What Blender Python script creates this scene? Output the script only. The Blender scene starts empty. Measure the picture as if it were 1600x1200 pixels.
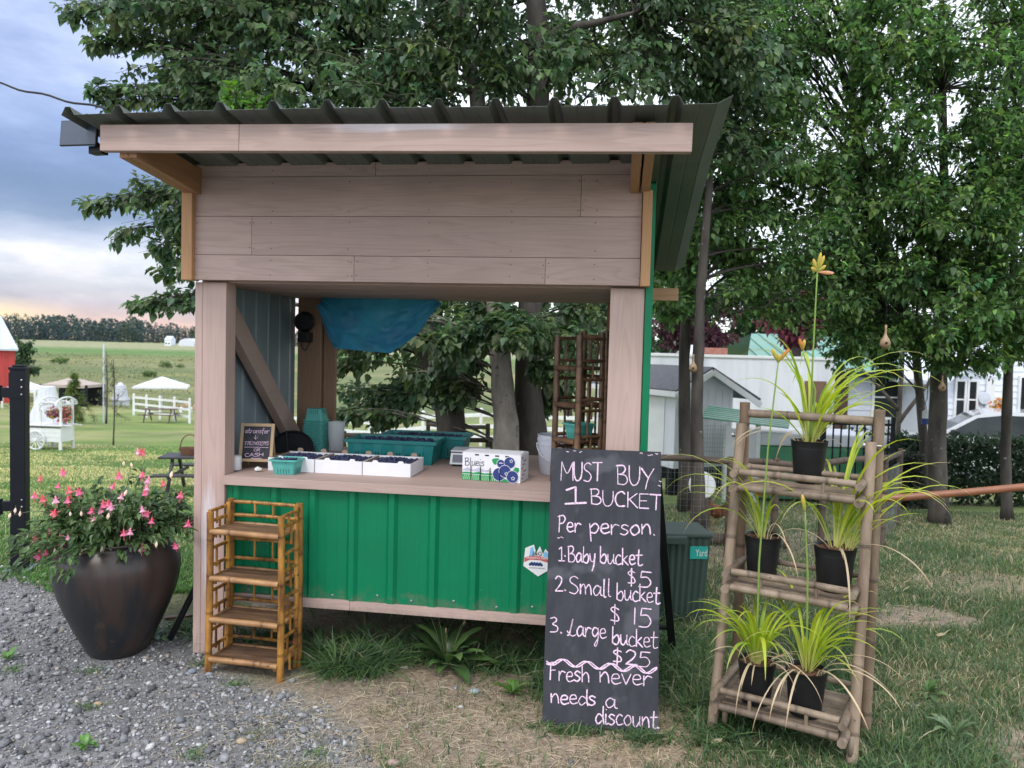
import bpy, bmesh, math, random
import numpy as np
from mathutils import Vector, Matrix

random.seed(7)
RNG = np.random.default_rng(7)
scene = bpy.context.scene
R = math.radians

# ------------------------------------------------------------------ camera
FPX, PITCH, ROLL, EYE = 1195.0, .0447, .026, 1.65
_F = Vector((0, math.cos(PITCH), -math.sin(PITCH)))
_U = Vector((0, math.sin(PITCH), math.cos(PITCH)))
_R = Vector((1, 0, 0))
CR = math.cos(ROLL) * _R + math.sin(ROLL) * _U
CU = -math.sin(ROLL) * _R + math.cos(ROLL) * _U
EYEP = Vector((0, 0, EYE))
cam_data = bpy.data.cameras.new("camera")
cam = bpy.data.objects.new("camera", cam_data)
scene.collection.objects.link(cam)
cam.matrix_world = Matrix(((CR.x, CU.x, -_F.x, 0), (CR.y, CU.y, -_F.y, 0), (CR.z, CU.z, -_F.z, EYE), (0, 0, 0, 1)))
cam_data.sensor_width = 36
cam_data.lens = 36 * FPX / 1600
cam_data.clip_start, cam_data.clip_end = .05, 6000
cam_data.dof.use_dof = True
cam_data.dof.focus_distance = 3.75
cam_data.dof.aperture_fstop = 4.0
scene.camera = cam

# ------------------------------------------------------------------ world
SUN_EL, SUN_AZ = 52, 205          # soft light high behind the photographer
world = bpy.data.worlds.new("World")
scene.world = world
world.use_nodes = True
wn, wl = world.node_tree.nodes, world.node_tree.links
wn.clear()


def N(nodes, typ, **kw):
    n = nodes.new(typ)
    for k, v in kw.items():
        setattr(n, k, v)
    return n


def ramp(nodes, stops, interp='LINEAR'):
    n = nodes.new('ShaderNodeValToRGB')
    cr = n.color_ramp
    cr.interpolation = interp
    while len(cr.elements) < len(stops):
        cr.elements.new(.5)
    for e, (p, c) in zip(cr.elements, stops):
        e.position = p
        e.color = (c[0], c[1], c[2], 1)
    return n


def mathn(nodes, links, op, a, b=None, clamp=False):
    n = nodes.new('ShaderNodeMath')
    n.operation = op
    n.use_clamp = clamp
    for i, v in enumerate((a, b)):
        if v is None:
            continue
        if isinstance(v, (int, float)):
            n.inputs[i].default_value = v
        else:
            links.new(v, n.inputs[i])
    return n.outputs[0]


sky = N(wn, 'ShaderNodeTexSky', sky_type='NISHITA', sun_disc=False)
sky.sun_elevation, sky.sun_rotation = R(SUN_EL), R(SUN_AZ)
bg1 = N(wn, 'ShaderNodeBackground')
bg1.inputs[1].default_value = .05  # Nishita daylight
wl.new(sky.outputs[0], bg1.inputs[0])
tc = N(wn, 'ShaderNodeTexCoord')
sep = N(wn, 'ShaderNodeSeparateXYZ')
wl.new(tc.outputs['Generated'], sep.inputs[0])
mp = N(wn, 'ShaderNodeMapping')
mp.inputs['Scale'].default_value = (1.6, 1.6, 5.5)
wl.new(tc.outputs['Generated'], mp.inputs[0])
nz = N(wn, 'ShaderNodeTexNoise')
nz.inputs['Scale'].default_value = 1.7
nz.inputs['Detail'].default_value = 6
nz.inputs['Roughness'].default_value = .55
wl.new(mp.outputs[0], nz.inputs[0])
nz2 = N(wn, 'ShaderNodeTexNoise')
nz2.inputs['Scale'].default_value = 4.2
nz2.inputs['Detail'].default_value = 8
nz2.inputs['Roughness'].default_value = .6
wl.new(mp.outputs[0], nz2.inputs[0])
dz = mathn(wn, wl, 'MULTIPLY', mathn(wn, wl, 'SUBTRACT', nz.outputs[0], .5), .16)
dz = mathn(wn, wl, 'MULTIPLY', dz, mathn(wn, wl, 'MULTIPLY', sep.outputs[2], 5.0, clamp=True))
zz = mathn(wn, wl, 'ADD', sep.outputs[2], dz)
left = ramp(wn, [(0, (.50, .30, .25)), (.02, (.45, .28, .28)), (.045, (.29, .235, .33)), (.068, (.34, .32, .39)),
                 (.092, (.46, .44, .49)), (.108, (.32, .32, .42)), (.128, (.10, .125, .23)), (.17, (.07, .095, .20)),
                 (.215, (.10, .135, .27)), (.26, (.22, .27, .44)), (.34, (.40, .45, .62)), (.46, (.52, .58, .78)), (.7, (.95, 1.0, 1.1))])
wl.new(zz, left.inputs[0])
# lighter and darker wisps
wisp = ramp(wn, [(.3, (.66, .70, .80)), (.5, (1, 1, 1)), (.7, (1.5, 1.42, 1.3))])
wl.new(nz2.outputs[0], wisp.inputs[0])
mul = N(wn, 'ShaderNodeMixRGB', blend_type='MULTIPLY')
mul.inputs[0].default_value = 1
wl.new(left.outputs[0], mul.inputs[1])
wl.new(wisp.outputs[0], mul.inputs[2])
# bright overcast everywhere but the left of the view
side = mathn(wn, wl, 'MULTIPLY', mathn(wn, wl, 'ADD', sep.outputs[0], .34), 4.5, clamp=True)
back = mathn(wn, wl, 'MULTIPLY', mathn(wn, wl, 'SUBTRACT', 0.35, sep.outputs[1]), 2.0, clamp=True)
sb = mathn(wn, wl, 'MAXIMUM', side, back)
mixs = N(wn, 'ShaderNodeMixRGB')
wl.new(sb, mixs.inputs[0])
wl.new(mul.outputs[0], mixs.inputs[1])
mixs.inputs[2].default_value = (1.02, 1.06, 1.12, 1)
# afterglow low on the left
glow = mathn(wn, wl, 'MULTIPLY', mathn(wn, wl, 'SUBTRACT', .048, zz), 40.0, clamp=True)
glow = mathn(wn, wl, 'MULTIPLY', glow, mathn(wn, wl, 'MULTIPLY', mathn(wn, wl, 'SUBTRACT', -.485, sep.outputs[0]), 14.0, clamp=True))
mixg = N(wn, 'ShaderNodeMixRGB')
wl.new(mathn(wn, wl, 'MULTIPLY', glow, .55), mixg.inputs[0])
wl.new(mixs.outputs[0], mixg.inputs[1])
mixg.inputs[2].default_value = (1.0, .78, .34, 1)
bg2 = N(wn, 'ShaderNodeBackground')
bg2.inputs[1].default_value = 1.0
wl.new(mixg.outputs[0], bg2.inputs[0])
addw = N(wn, 'ShaderNodeAddShader')
wl.new(bg1.outputs[0], addw.inputs[0])
wl.new(bg2.outputs[0], addw.inputs[1])
wo = N(wn, 'ShaderNodeOutputWorld')
wl.new(addw.outputs[0], wo.inputs[0])

# ------------------------------------------------------------------ sun and exposure
sd = bpy.data.lights.new("sun", 'SUN')
sd.energy, sd.angle, sd.color = 1.1, R(16), (1, .95, .88)
sun = bpy.data.objects.new("sun", sd)
scene.collection.objects.link(sun)
_az, _el = R(SUN_AZ), R(SUN_EL)
sdir = Vector((math.sin(_az) * math.cos(_el), math.cos(_az) * math.cos(_el), math.sin(_el)))
sun.rotation_euler = sdir.to_track_quat('Z', 'Y').to_euler()
scene.view_settings.view_transform = 'Standard'
scene.view_settings.look = 'None'
scene.view_settings.exposure = .42
scene.view_settings.gamma = 1
scene.render.engine = 'CYCLES'
cy = scene.cycles
cy.use_denoising = True
cy.use_adaptive_sampling = True
cy.adaptive_threshold = .025
cy.max_bounces, cy.diffuse_bounces, cy.glossy_bounces = 6, 3, 2
cy.transmission_bounces, cy.transparent_max_bounces = 4, 8
cy.caustics_reflective = cy.caustics_refractive = False

# ------------------------------------------------------------------ helpers


def ray(px, py):
    return _F + CR * ((px - 800) / FPX) + CU * ((600 - py) / FPX)


def at(px, py, Y):
    """the point of the place seen at a pixel of the photograph, Y metres ahead"""
    d = ray(px, py)
    return EYEP + d * (Y / d.y)


def atz(px, py, z):
    d = ray(px, py)
    return EYEP + d * ((z - EYE) / d.z)


GY = np.array([-400, 0, 5.6, 7, 9, 12, 14, 18, 22, 30, 41, 68, 100, 250, 600, 1600.])
GZ = np.array([.2, 0, 0, -.06, -.2, -.55, -.82, -1.12, -1.42, -1.95, -2.7, -4.2, -4.9, -3.2, .9, 1.2])


def base_z(x, y):
    """lie of the land: level by the stall, falling away behind and most at the left"""
    x, y = np.asarray(x, float), np.asarray(y, float)
    a = np.clip((-x - 2.2) / 2.4, 0, 1)
    d = np.clip((y - 6.2) / 5.5, 0, 1) * np.clip((60 - y) / 40, 0, 1)
    a, d = a * a * (3 - 2 * a), d * d * (3 - 2 * d)
    return np.interp(y, GY, GZ) - .5 * a * d


def ground_z(x, y):
    return float(base_z(x, y))


def gnd(px, py):
    """ground point seen at a pixel"""
    d = ray(px, py)
    lo = 1.5
    for k in range(4000):
        p = EYEP + d * (lo / d.y)
        if p.z <= ground_z(p.x, p.y):
            break
        lo *= 1.002
    return Vector((p.x, p.y, ground_z(p.x, p.y)))


class MB:
    """collects shapes into one mesh"""

    def __init__(s):
        s.v, s.f, s.c = [], [], []

    def add(s, vs, fs, col=(1, 1, 1)):
        n = len(s.v)
        s.v += [tuple(v) for v in vs]
        s.f += [tuple(i + n for i in f) for f in fs]
        if col and not isinstance(col[0], (tuple, list)):
            col = [col] * len(vs)
        s.c += list(col)

    def box(s, x0, x1, y0, y1, z0, z1, M=None, col=(1, 1, 1)):
        vs = [Vector((x, y, z)) for z in (z0, z1) for y in (y0, y1) for x in (x0, x1)]
        if M:
            vs = [M @ v for v in vs]
        s.add(vs, [(0, 2, 3, 1), (4, 5, 7, 6), (0, 1, 5, 4), (2, 6, 7, 3), (0, 4, 6, 2), (1, 3, 7, 5)], col)

    def cbox(s, x0, x1, y0, y1, z0, z1, b=.004, M=None, col=(1, 1, 1)):
        """box with chamfered vertical and horizontal edges"""
        bm = bmesh.new()
        bmesh.ops.create_cube(bm, size=1)
        for v in bm.verts:
            v.co = Vector((x0 + (v.co.x + .5) * (x1 - x0), y0 + (v.co.y + .5) * (y1 - y0), z0 + (v.co.z + .5) * (z1 - z0)))
        bmesh.ops.bevel(bm, geom=list(bm.edges), offset=min(b, .3 * min(abs(x1 - x0), abs(y1 - y0), abs(z1 - z0))), segments=2, affect='EDGES', profile=.6)
        bm.verts.index_update()
        vs = [M @ v.co if M else v.co.copy() for v in bm.verts]
        s.add(vs, [[v.index for v in f.verts] for f in bm.faces], col)
        bm.free()

    def beam(s, p, q, w, h, up=(0, 0, 1), b=.003, col=(1, 1, 1)):
        """squared timber from p to q, w across, h along up"""
        p, q = Vector(p), Vector(q)
        d = (q - p)
        L = d.length
        d.normalize()
        a = d.cross(Vector(up)).normalized()
        u = a.cross(d)
        M = Matrix(((a.x, d.x, u.x, p.x), (a.y, d.y, u.y, p.y), (a.z, d.z, u.z, p.z), (0, 0, 0, 1)))
        s.cbox(-w / 2, w / 2, 0, L, -h / 2, h / 2, b, M, col)

    def tube(s, pts, rad, n=8, cap=True, col=(1, 1, 1), squash=1):
        pts = [Vector(p) for p in pts]
        if not isinstance(rad, (list, tuple, np.ndarray)):
            rad = [rad] * len(pts)
        cols = col if isinstance(col, list) else [col] * len(pts)
        vs, cs = [], []
        prev = None
        for i, p in enumerate(pts):
            t = (pts[min(i + 1, len(pts) - 1)] - pts[max(i - 1, 0)])
            if t.length < 1e-9:
                t = Vector((0, 0, 1))
            t.normalize()
            if prev is None:
                a = t.cross(Vector((.13, .21, .97)) if abs(t.z) < .95 else Vector((1, .1, 0))).normalized()
            else:
                a = (prev - t * prev.dot(t))
                a = a.normalized() if a.length > 1e-6 else t.orthogonal().normalized()
            prev = a
            b = t.cross(a)
            for k in range(n):
                th = 2 * math.pi * k / n
                vs.append(p + (a * math.cos(th) + b * math.sin(th) * squash) * rad[i])
                cs.append(cols[i])
        fs = []
        m = len(pts)
        for i in range(m - 1):
            for k in range(n):
                k2 = (k + 1) % n
                fs.append((i * n + k, i * n + k2, (i + 1) * n + k2, (i + 1) * n + k))
        if cap:
            fs.append(tuple(range(n - 1, -1, -1)))
            fs.append(tuple((m - 1) * n + k for k in range(n)))
        s.add(vs, fs, cs)

    def cane(s, p, q, r, n=10, step=.17, jit=.003, tint=None):
        """bamboo cane with node rings"""
        p, q = Vector(p), Vector(q)
        L = (q - p).length
        d = (q - p).normalized()
        side = d.orthogonal().normalized()
        pts, rads, cols = [], [], []
        t = random.uniform(.3, 1) * step
        base = tint or [random.uniform(.75, 1.15)] * 3
        ks = [0.0]
        while t < L - .01:
            ks += [t - .012, t - .004, t, t + .004, t + .014]
            t += step * random.uniform(.8, 1.25)
        ks = sorted(k for k in ks if 0 <= k <= L) + [L]
        nodes = set()
        for i, k in enumerate(ks):
            bend = math.sin(k / max(L, .01) * math.pi) * jit
            pts.append(p + d * k + side * bend)
        # node profile: groups of five
        for i, k in enumerate(ks):
            j = (i - 1) % 5
            if i == 0 or i == len(ks) - 1:
                rads.append(r)
                cols.append(tuple(base))
            else:
                rads.append(r * (1.0, .98, 1.08, 1.03, .98)[j])
                dk = (1, .8, .55, .45, 1)[j]
                cols.append(tuple(c * dk for c in base))
        s.tube(pts, rads, n, True, cols)

    def lathe(s, prof, n=32, c=(0, 0, 0), col=(1, 1, 1), cap0=False, cap1=False, M=None):
        vs, fs = [], []
        c = Vector(c)
        for r, z in prof:
            for k in range(n):
                th = 2 * math.pi * k / n
                v = Vector((r * math.cos(th), r * math.sin(th), z))
                vs.append((M @ v if M else v) + c)
        m = len(prof)
        for i in range(m - 1):
            for k in range(n):
                k2 = (k + 1) % n
                fs.append((i * n + k, i * n + k2, (i + 1) * n + k2, (i + 1) * n + k))
        if cap0:
            fs.append(tuple(range(n - 1, -1, -1)))
        if cap1:
            fs.append(tuple((m - 1) * n + k for k in range(n)))
        s.add(vs, fs, col)

    def plate(s, poly, o, u, v, d, col=(1, 1, 1)):
        """flat polygon (2-D list) at origin o with axes u, v, thickness vector d"""
        o, u, v, d = map(Vector, (o, u, v, d))
        n = len(poly)
        vs = [o + u * a + v * b for a, b in poly] + [o + u * a + v * b + d for a, b in poly]
        fs = [tuple(range(n - 1, -1, -1)), tuple(range(n, 2 * n))]
        fs += [(i, (i + 1) % n, (i + 1) % n + n, i + n) for i in range(n)]
        s.add(vs, fs, col)

    def sheet(s, prof, v0, v1, fn, th=.0012, seg=1, col=(1, 1, 1)):
        """profiled metal sheet: prof = [(x, h)], fn(x, h, v) -> point"""
        m = len(prof)
        vs, fs = [], []
        nv = seg + 1
        for sgn in (0, 1):
            for j in range(nv):
                v = v0 + (v1 - v0) * j / seg
                for x, h in prof:
                    vs.append(fn(x, h - sgn * th, v))
        for j in range(seg):
            for i in range(m - 1):
                a = j * m + i
                b = nv * m + a
                fs += [(a, a + 1, a + m + 1, a + m), (b, b + m, b + m + 1, b + 1)]
        for i in range(m - 1):
            a, b = i, nv * m + i
            fs.append((a, b, b + 1, a + 1))
            a, b = seg * m + i, nv * m + seg * m + i
            fs.append((a, a + 1, b + 1, b))
        for j in range(seg):
            a, b = j * m, nv * m + j * m
            fs.append((a, a + m, b + m, b))
            a, b = a + m - 1, b + m - 1
            fs.append((a, b, b + m, a + m))
        s.add(vs, fs, col)

    def build(s, name, m, parent=None, smooth=False, angle=None, off=None):
        me = bpy.data.meshes.new(name)
        vs = s.v
        if off is not None:
            vs = [(v[0] - off[0], v[1] - off[1], v[2] - off[2]) for v in vs]
        me.from_pydata(vs, [], s.f)
        ca = me.color_attributes.new('col', 'FLOAT_COLOR', 'POINT')
        arr = np.ones((len(s.v), 4), np.float32)
        arr[:, :3] = np.array(s.c, np.float32).reshape(-1, 3)
        ca.data.foreach_set('color', arr.ravel())
        me.materials.append(m)
        if smooth:
            me.polygons.foreach_set('use_smooth', [True] * len(me.polygons))
            if angle:
                me.set_sharp_from_angle(angle=R(angle))
        me.update()
        o = bpy.data.objects.new(name, me)
        scene.collection.objects.link(o)
        o.parent = parent
        return o


def tag(o, label=None, cat=None, group=None, kind=None):
    if label:
        o['label'] = label
    if cat:
        o['category'] = cat
    if group:
        o['group'] = group
    if kind:
        o['kind'] = kind
    return o


def thing(name, label, cat, loc=(0, 0, 0), rz=0, group=None):
    o = bpy.data.objects.new(name, None)
    o.empty_display_size = .1
    scene.collection.objects.link(o)
    o.location = loc
    o.rotation_euler = (0, 0, rz)
    return tag(o, label, cat, group)


def copy_tree(o, parent=None):
    c = o.copy()
    scene.collection.objects.link(c)
    c.parent = parent
    for ch in list(o.children):
        copy_tree(ch, c)
    return c


def bulk(name, V, F, m, parent=None, cols=None, smooth=False):
    """numpy verts (N,3) and faces (M,k) to one mesh object"""
    me = bpy.data.meshes.new(name)
    V = np.ascontiguousarray(V, np.float32)
    F = np.ascontiguousarray(F, np.int32)
    k = F.shape[1]
    me.vertices.add(len(V))
    me.vertices.foreach_set('co', V.ravel())
    me.loops.add(F.size)
    me.loops.foreach_set('vertex_index', F.ravel())
    me.polygons.add(len(F))
    me.polygons.foreach_set('loop_start', np.arange(0, F.size, k, dtype=np.int32))
    if smooth:
        me.polygons.foreach_set('use_smooth', np.ones(len(F), bool))
    me.update(calc_edges=True)
    if cols is not None:
        ca = me.color_attributes.new('col', 'FLOAT_COLOR', 'POINT')
        a = np.ones((len(V), 4), np.float32)
        a[:, :3] = cols
        ca.data.foreach_set('color', a.ravel())
    me.materials.append(m)
    o = bpy.data.objects.new(name, me)
    scene.collection.objects.link(o)
    o.parent = parent
    return o


# ------------------------------------------------------------------ materials


def mat(name, c1, c2=None, scale=6, stretch=(1, 1, 1), rough=.6, bump=0, bscale=None, metal=0, spec=.5,
        attr=False, detail=5, island=0, trans=0, lo=.35, hi=.65, coat=0, alpha=1, rotate=(0, 0, 0), speck=None):
    m = bpy.data.materials.new(name)
    m.use_nodes = True
    n, l = m.node_tree.nodes, m.node_tree.links
    b = n['Principled BSDF']
    b.inputs['Roughness'].default_value = rough
    b.inputs['Metallic'].default_value = metal
    b.inputs['Specular IOR Level'].default_value = spec
    b.inputs['Coat Weight'].default_value = coat
    b.inputs['Alpha'].default_value = alpha
    t = N(n, 'ShaderNodeTexCoord')
    p = N(n, 'ShaderNodeMapping')
    p.inputs['Scale'].default_value = stretch
    p.inputs['Rotation'].default_value = rotate
    l.new(t.outputs['Object'], p.inputs[0])
    z = N(n, 'ShaderNodeTexNoise')
    z.inputs['Scale'].default_value = scale
    z.inputs['Detail'].default_value = detail
    z.inputs['Roughness'].default_value = .6
    l.new(p.outputs[0], z.inputs[0])
    c2 = c2 or tuple(c * .8 for c in c1)
    r = ramp(n, [(lo, c1), (hi, c2)])
    l.new(z.outputs[0], r.inputs[0])
    out = r.outputs[0]
    if speck:
        z3 = N(n, 'ShaderNodeTexNoise')
        z3.inputs['Scale'].default_value = speck[0]
        z3.inputs['Detail'].default_value = 3
        l.new(t.outputs['Object'], z3.inputs[0])
        r3 = ramp(n, [(speck[1], (0, 0, 0)), (speck[1] + .06, (1, 1, 1))])
        l.new(z3.outputs[0], r3.inputs[0])
        mx = N(n, 'ShaderNodeMixRGB')
        l.new(r3.outputs[0], mx.inputs[0])
        l.new(out, mx.inputs[1])
        mx.inputs[2].default_value = (*speck[2], 1)
        out = mx.outputs[0]
    if island:
        g = N(n, 'ShaderNodeNewGeometry')
        h = N(n, 'ShaderNodeHueSaturation')
        v = mathn(n, l, 'ADD', mathn(n, l, 'MULTIPLY', g.outputs['Random Per Island'], island), 1 - island / 2)
        l.new(v, h.inputs['Value'])
        l.new(out, h.inputs['Color'])
        out = h.outputs[0]
    if attr:
        a = N(n, 'ShaderNodeAttribute', attribute_name='col')
        x = N(n, 'ShaderNodeMixRGB', blend_type='MULTIPLY')
        x.inputs[0].default_value = 1
        l.new(out, x.inputs[1])
        l.new(a.outputs['Color'], x.inputs[2])
        out = x.outputs[0]
    l.new(out, b.inputs['Base Color'])
    if bump:
        z2 = N(n, 'ShaderNodeTexNoise')
        z2.inputs['Scale'].default_value = bscale or scale * 4
        z2.inputs['Detail'].default_value = 6
        l.new(p.outputs[0], z2.inputs[0])
        bn = N(n, 'ShaderNodeBump')
        bn.inputs['Strength'].default_value = bump
        bn.inputs['Distance'].default_value = .01
        l.new(z2.outputs[0], bn.inputs['Height'])
        l.new(bn.outputs[0], b.inputs['Normal'])
    if trans:
        tr = N(n, 'ShaderNodeBsdfTranslucent')
        l.new(out, tr.inputs[0])
        ms = N(n, 'ShaderNodeMixShader')
        ms.inputs[0].default_value = trans
        l.new(b.outputs[0], ms.inputs[1])
        l.new(tr.outputs[0], ms.inputs[2])
        l.new(ms.outputs[0], n['Material Output'].inputs[0])
    return m


def wood(name, c1, c2, axis='X', rough=.6, grain=1.0, scale=1.0, island=.12, stain=None):
    """painted or raw board: long grain lines with cathedral arches along one axis"""
    m = bpy.data.materials.new(name)
    m.use_nodes = True
    n, l = m.node_tree.nodes, m.node_tree.links
    b = n['Principled BSDF']
    b.inputs['Roughness'].default_value = rough
    b.inputs['Specular IOR Level'].default_value = .3
    t = N(n, 'ShaderNodeTexCoord')
    g = N(n, 'ShaderNodeNewGeometry')
    off = N(n, 'ShaderNodeCombineXYZ')
    rnd = mathn(n, l, 'MULTIPLY', g.outputs['Random Per Island'], 37.0)
    for i in range(3):
        l.new(rnd, off.inputs[i])
    va = N(n, 'ShaderNodeVectorMath', operation='ADD')
    l.new(t.outputs['Object'], va.inputs[0])
    l.new(off.outputs[0], va.inputs[1])
    p = N(n, 'ShaderNodeMapping')
    st = {'X': (.5, 8, 8), 'Y': (8, .5, 8), 'Z': (8, 8, .5)}[axis]
    p.inputs['Scale'].default_value = tuple(s * scale for s in st)
    l.new(va.outputs[0], p.inputs[0])
    z = N(n, 'ShaderNodeTexNoise')
    z.inputs['Scale'].default_value = 1.0
    z.inputs['Detail'].default_value = 2
    z.inputs['Distortion'].default_value = .4
    l.new(p.outputs[0], z.inputs[0])
    # growth rings from bands of the low noise
    bands = mathn(n, l, 'FRACT', mathn(n, l, 'MULTIPLY', z.outputs[0], 17.0))
    r = ramp(n, [(0, (1, 1, 1)), (.55, (.72, .72, .72)), (.86, (.15, .15, .15)), (1, (1, 1, 1))])
    l.new(bands, r.inputs[0])
    z2 = N(n, 'ShaderNodeTexNoise')
    z2.inputs['Scale'].default_value = 9.0
    z2.inputs['Detail'].default_value = 4
    l.new(p.outputs[0], z2.inputs[0])
    gm = mathn(n, l, 'MULTIPLY', mathn(n, l, 'SUBTRACT', 1.0, r.outputs[0]), .42 * grain)
    gm = mathn(n, l, 'ADD', gm, mathn(n, l, 'MULTIPLY', mathn(n, l, 'SUBTRACT', z2.outputs[0], .5), .7 * grain), clamp=True)
    mx = N(n, 'ShaderNodeMixRGB')
    l.new(gm, mx.inputs[0])
    mx.inputs[1].default_value = (*c1, 1)
    mx.inputs[2].default_value = (*c2, 1)
    out = mx.outputs[0]
    # large soft weathering
    z4 = N(n, 'ShaderNodeTexNoise')
    z4.inputs['Scale'].default_value = 2.3
    z4.inputs['Detail'].default_value = 6
    l.new(va.outputs[0], z4.inputs[0])
    h = N(n, 'ShaderNodeHueSaturation')
    v = mathn(n, l, 'ADD', mathn(n, l, 'MULTIPLY', g.outputs['Random Per Island'], island), 1 - island / 2)
    v = mathn(n, l, 'ADD', v, mathn(n, l, 'MULTIPLY', mathn(n, l, 'SUBTRACT', z4.outputs[0], .5), .42))
    l.new(v, h.inputs['Value'])
    l.new(out, h.inputs['Color'])
    out = h.outputs[0]
    if stain:
        # a pale rubbed smear: (centre, radii, colour)
        c, rr, scol = stain
        d = N(n, 'ShaderNodeMapping')
        d.inputs['Location'].default_value = tuple(-c[i] / rr[i] for i in range(3))
        d.inputs['Scale'].default_value = tuple(1 / q for q in rr)
        l.new(t.outputs['Object'], d.inputs[0])
        ln = N(n, 'ShaderNodeVectorMath', operation='LENGTH')
        l.new(d.outputs[0], ln.inputs[0])
        w = mathn(n, l, 'ADD', ln.outputs['Value'], mathn(n, l, 'MULTIPLY', mathn(n, l, 'SUBTRACT', z2.outputs[0], .5), .9))
        k = mathn(n, l, 'MULTIPLY', mathn(n, l, 'SUBTRACT', 1.0, w), 2.2, clamp=True)
        sx = N(n, 'ShaderNodeMixRGB')
        l.new(mathn(n, l, 'MULTIPLY', k, .6), sx.inputs[0])
        l.new(out, sx.inputs[1])
        sx.inputs[2].default_value = (*scol, 1)
        out = sx.outputs[0]
    l.new(out, b.inputs['Base Color'])
    bn = N(n, 'ShaderNodeBump')
    bn.inputs['Strength'].default_value = .25
    bn.inputs['Distance'].default_value = .003
    l.new(gm, bn.inputs['Height'])
    bn.invert = True
    l.new(bn.outputs[0], b.inputs['Normal'])
    return m


def leafmat(name, rough=.42, trans=.28, spec=.45, gain=1.0):
    m = bpy.data.materials.new(name)
    m.use_nodes = True
    n, l = m.node_tree.nodes, m.node_tree.links
    b = n['Principled BSDF']
    b.inputs['Roughness'].default_value = rough
    b.inputs['Specular IOR Level'].default_value = spec
    a = N(n, 'ShaderNodeAttribute', attribute_name='col')
    l.new(a.outputs['Color'], b.inputs['Base Color'])
    tr = N(n, 'ShaderNodeBsdfTranslucent')
    hs = N(n, 'ShaderNodeHueSaturation')
    hs.inputs['Value'].default_value = 1.9
    hs.inputs['Saturation'].default_value = 1.15
    l.new(a.outputs['Color'], hs.inputs['Color'])
    l.new(hs.outputs[0], tr.inputs[0])
    ms = N(n, 'ShaderNodeMixShader')
    ms.inputs[0].default_value = trans
    l.new(b.outputs[0], ms.inputs[1])
    l.new(tr.outputs[0], ms.inputs[2])
    l.new(ms.outputs[0], n['Material Output'].inputs[0])
    return m


def plain(name, c, rough=.5, **k):
    return mat(name, c, tuple(x * .88 for x in c), rough=rough, **k)


PINK = (.46, .335, .295)
PINK2 = (.27, .19, .16)
M = {}
M['pink_x'] = wood('pink stained siding', PINK, PINK2, 'X', grain=.8, stain=((1.25, -.63, 2.56), (.35, .2, .03), (.72, .68, .72)))
M['pink_z'] = wood('pink stained post', (.51, .37, .325), (.33, .23, .20), 'Z', grain=.8, stain=((.085, 0, .62), (.05, .06, .34), (.72, .68, .74)))
M['pink_y'] = wood('pink stained soffit', PINK, PINK2, 'X', grain=.5)
M['raw_z'] = wood('raw cedar trim', (.50, .28, .14), (.30, .15, .07), 'Z', grain=.8)
M['raw_y'] = wood('raw cedar rafter', (.40, .22, .12), (.24, .12, .06), 'Y', grain=.8)
M['raw_x'] = wood('raw cedar purlin', (.44, .25, .14), (.26, .13, .07), 'X', grain=.8)
M['raw_dark'] = wood('brown rear post', (.30, .19, .125), (.16, .09, .055), 'Z', grain=.9)
M['green'] = mat('green enamelled steel', (.002, .185, .080), (.003, .165, .072), scale=3, rough=.38, spec=.28, bump=.03, bscale=2, speck=(60, .74, (.12, .34, .22)))


def splash(m, z0, z1, col, scale=9, amt=.7):
    """dried mud spatter low on a sheet"""
    n, l = m.node_tree.nodes, m.node_tree.links
    b = n['Principled BSDF']
    src = b.inputs['Base Color'].links[0].from_socket
    t = N(n, 'ShaderNodeTexCoord')
    sp = N(n, 'ShaderNodeSeparateXYZ')
    l.new(t.outputs['Object'], sp.inputs[0])
    mr = N(n, 'ShaderNodeMapRange')
    mr.inputs['From Min'].default_value, mr.inputs['From Max'].default_value = z1, z0
    l.new(sp.outputs[2], mr.inputs['Value'])
    z = N(n, 'ShaderNodeTexNoise')
    z.inputs['Scale'].default_value = scale
    z.inputs['Detail'].default_value = 9
    z.inputs['Roughness'].default_value = .75
    l.new(t.outputs['Object'], z.inputs[0])
    k = mathn(n, l, 'MULTIPLY', mathn(n, l, 'SUBTRACT', mathn(n, l, 'ADD', z.outputs[0], mathn(n, l, 'MULTIPLY', mr.outputs[0], .34)), .70), 5.0, clamp=True)
    x = N(n, 'ShaderNodeMixRGB')
    l.new(mathn(n, l, 'MULTIPLY', k, amt), x.inputs[0])
    l.new(src, x.inputs[1])
    x.inputs[2].default_value = (*col, 1)
    l.new(x.outputs[0], b.inputs['Base Color'])


splash(M['green'], .30, .50, (.16, .14, .11), 14, .55)
splash(M['pink_x'], .29, .36, (.22, .19, .16), 16, .5)
splash(M['pink_z'], .0, .25, (.20, .18, .155), 12, .6)
M['galv'] = mat('galvanised steel liner', (.30, .37, .41), (.24, .30, .34), scale=4, rough=.42, metal=.25, stretch=(1, 1, .3))
M['roofm'] = mat('dark green roof sheet', (.125, .145, .132), (.10, .118, .108), scale=3, rough=.5, spec=.4, speck=(25, .70, (.10, .12, .105)))
M['black'] = mat('black plastic', (.010, .011, .013), (.016, .017, .020), rough=.45, spec=.3)
M['blackmetal'] = mat('black powder coated steel', (.006, .008, .012), (.009, .012, .017), rough=.5, spec=.22)
M['white'] = mat('white paint', (.78, .79, .80), (.70, .71, .73), scale=3, rough=.5)
M['whitecard'] = mat('white corrugated card', (.82, .82, .86), (.76, .76, .80), rough=.7)
M['kraft'] = mat('brown kraft card', (.40, .29, .22), (.33, .24, .18), rough=.8)
M['teal'] = mat('teal moulded pulp', (.10, .43, .38), (.08, .37, .33), rough=.55, scale=20)
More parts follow.
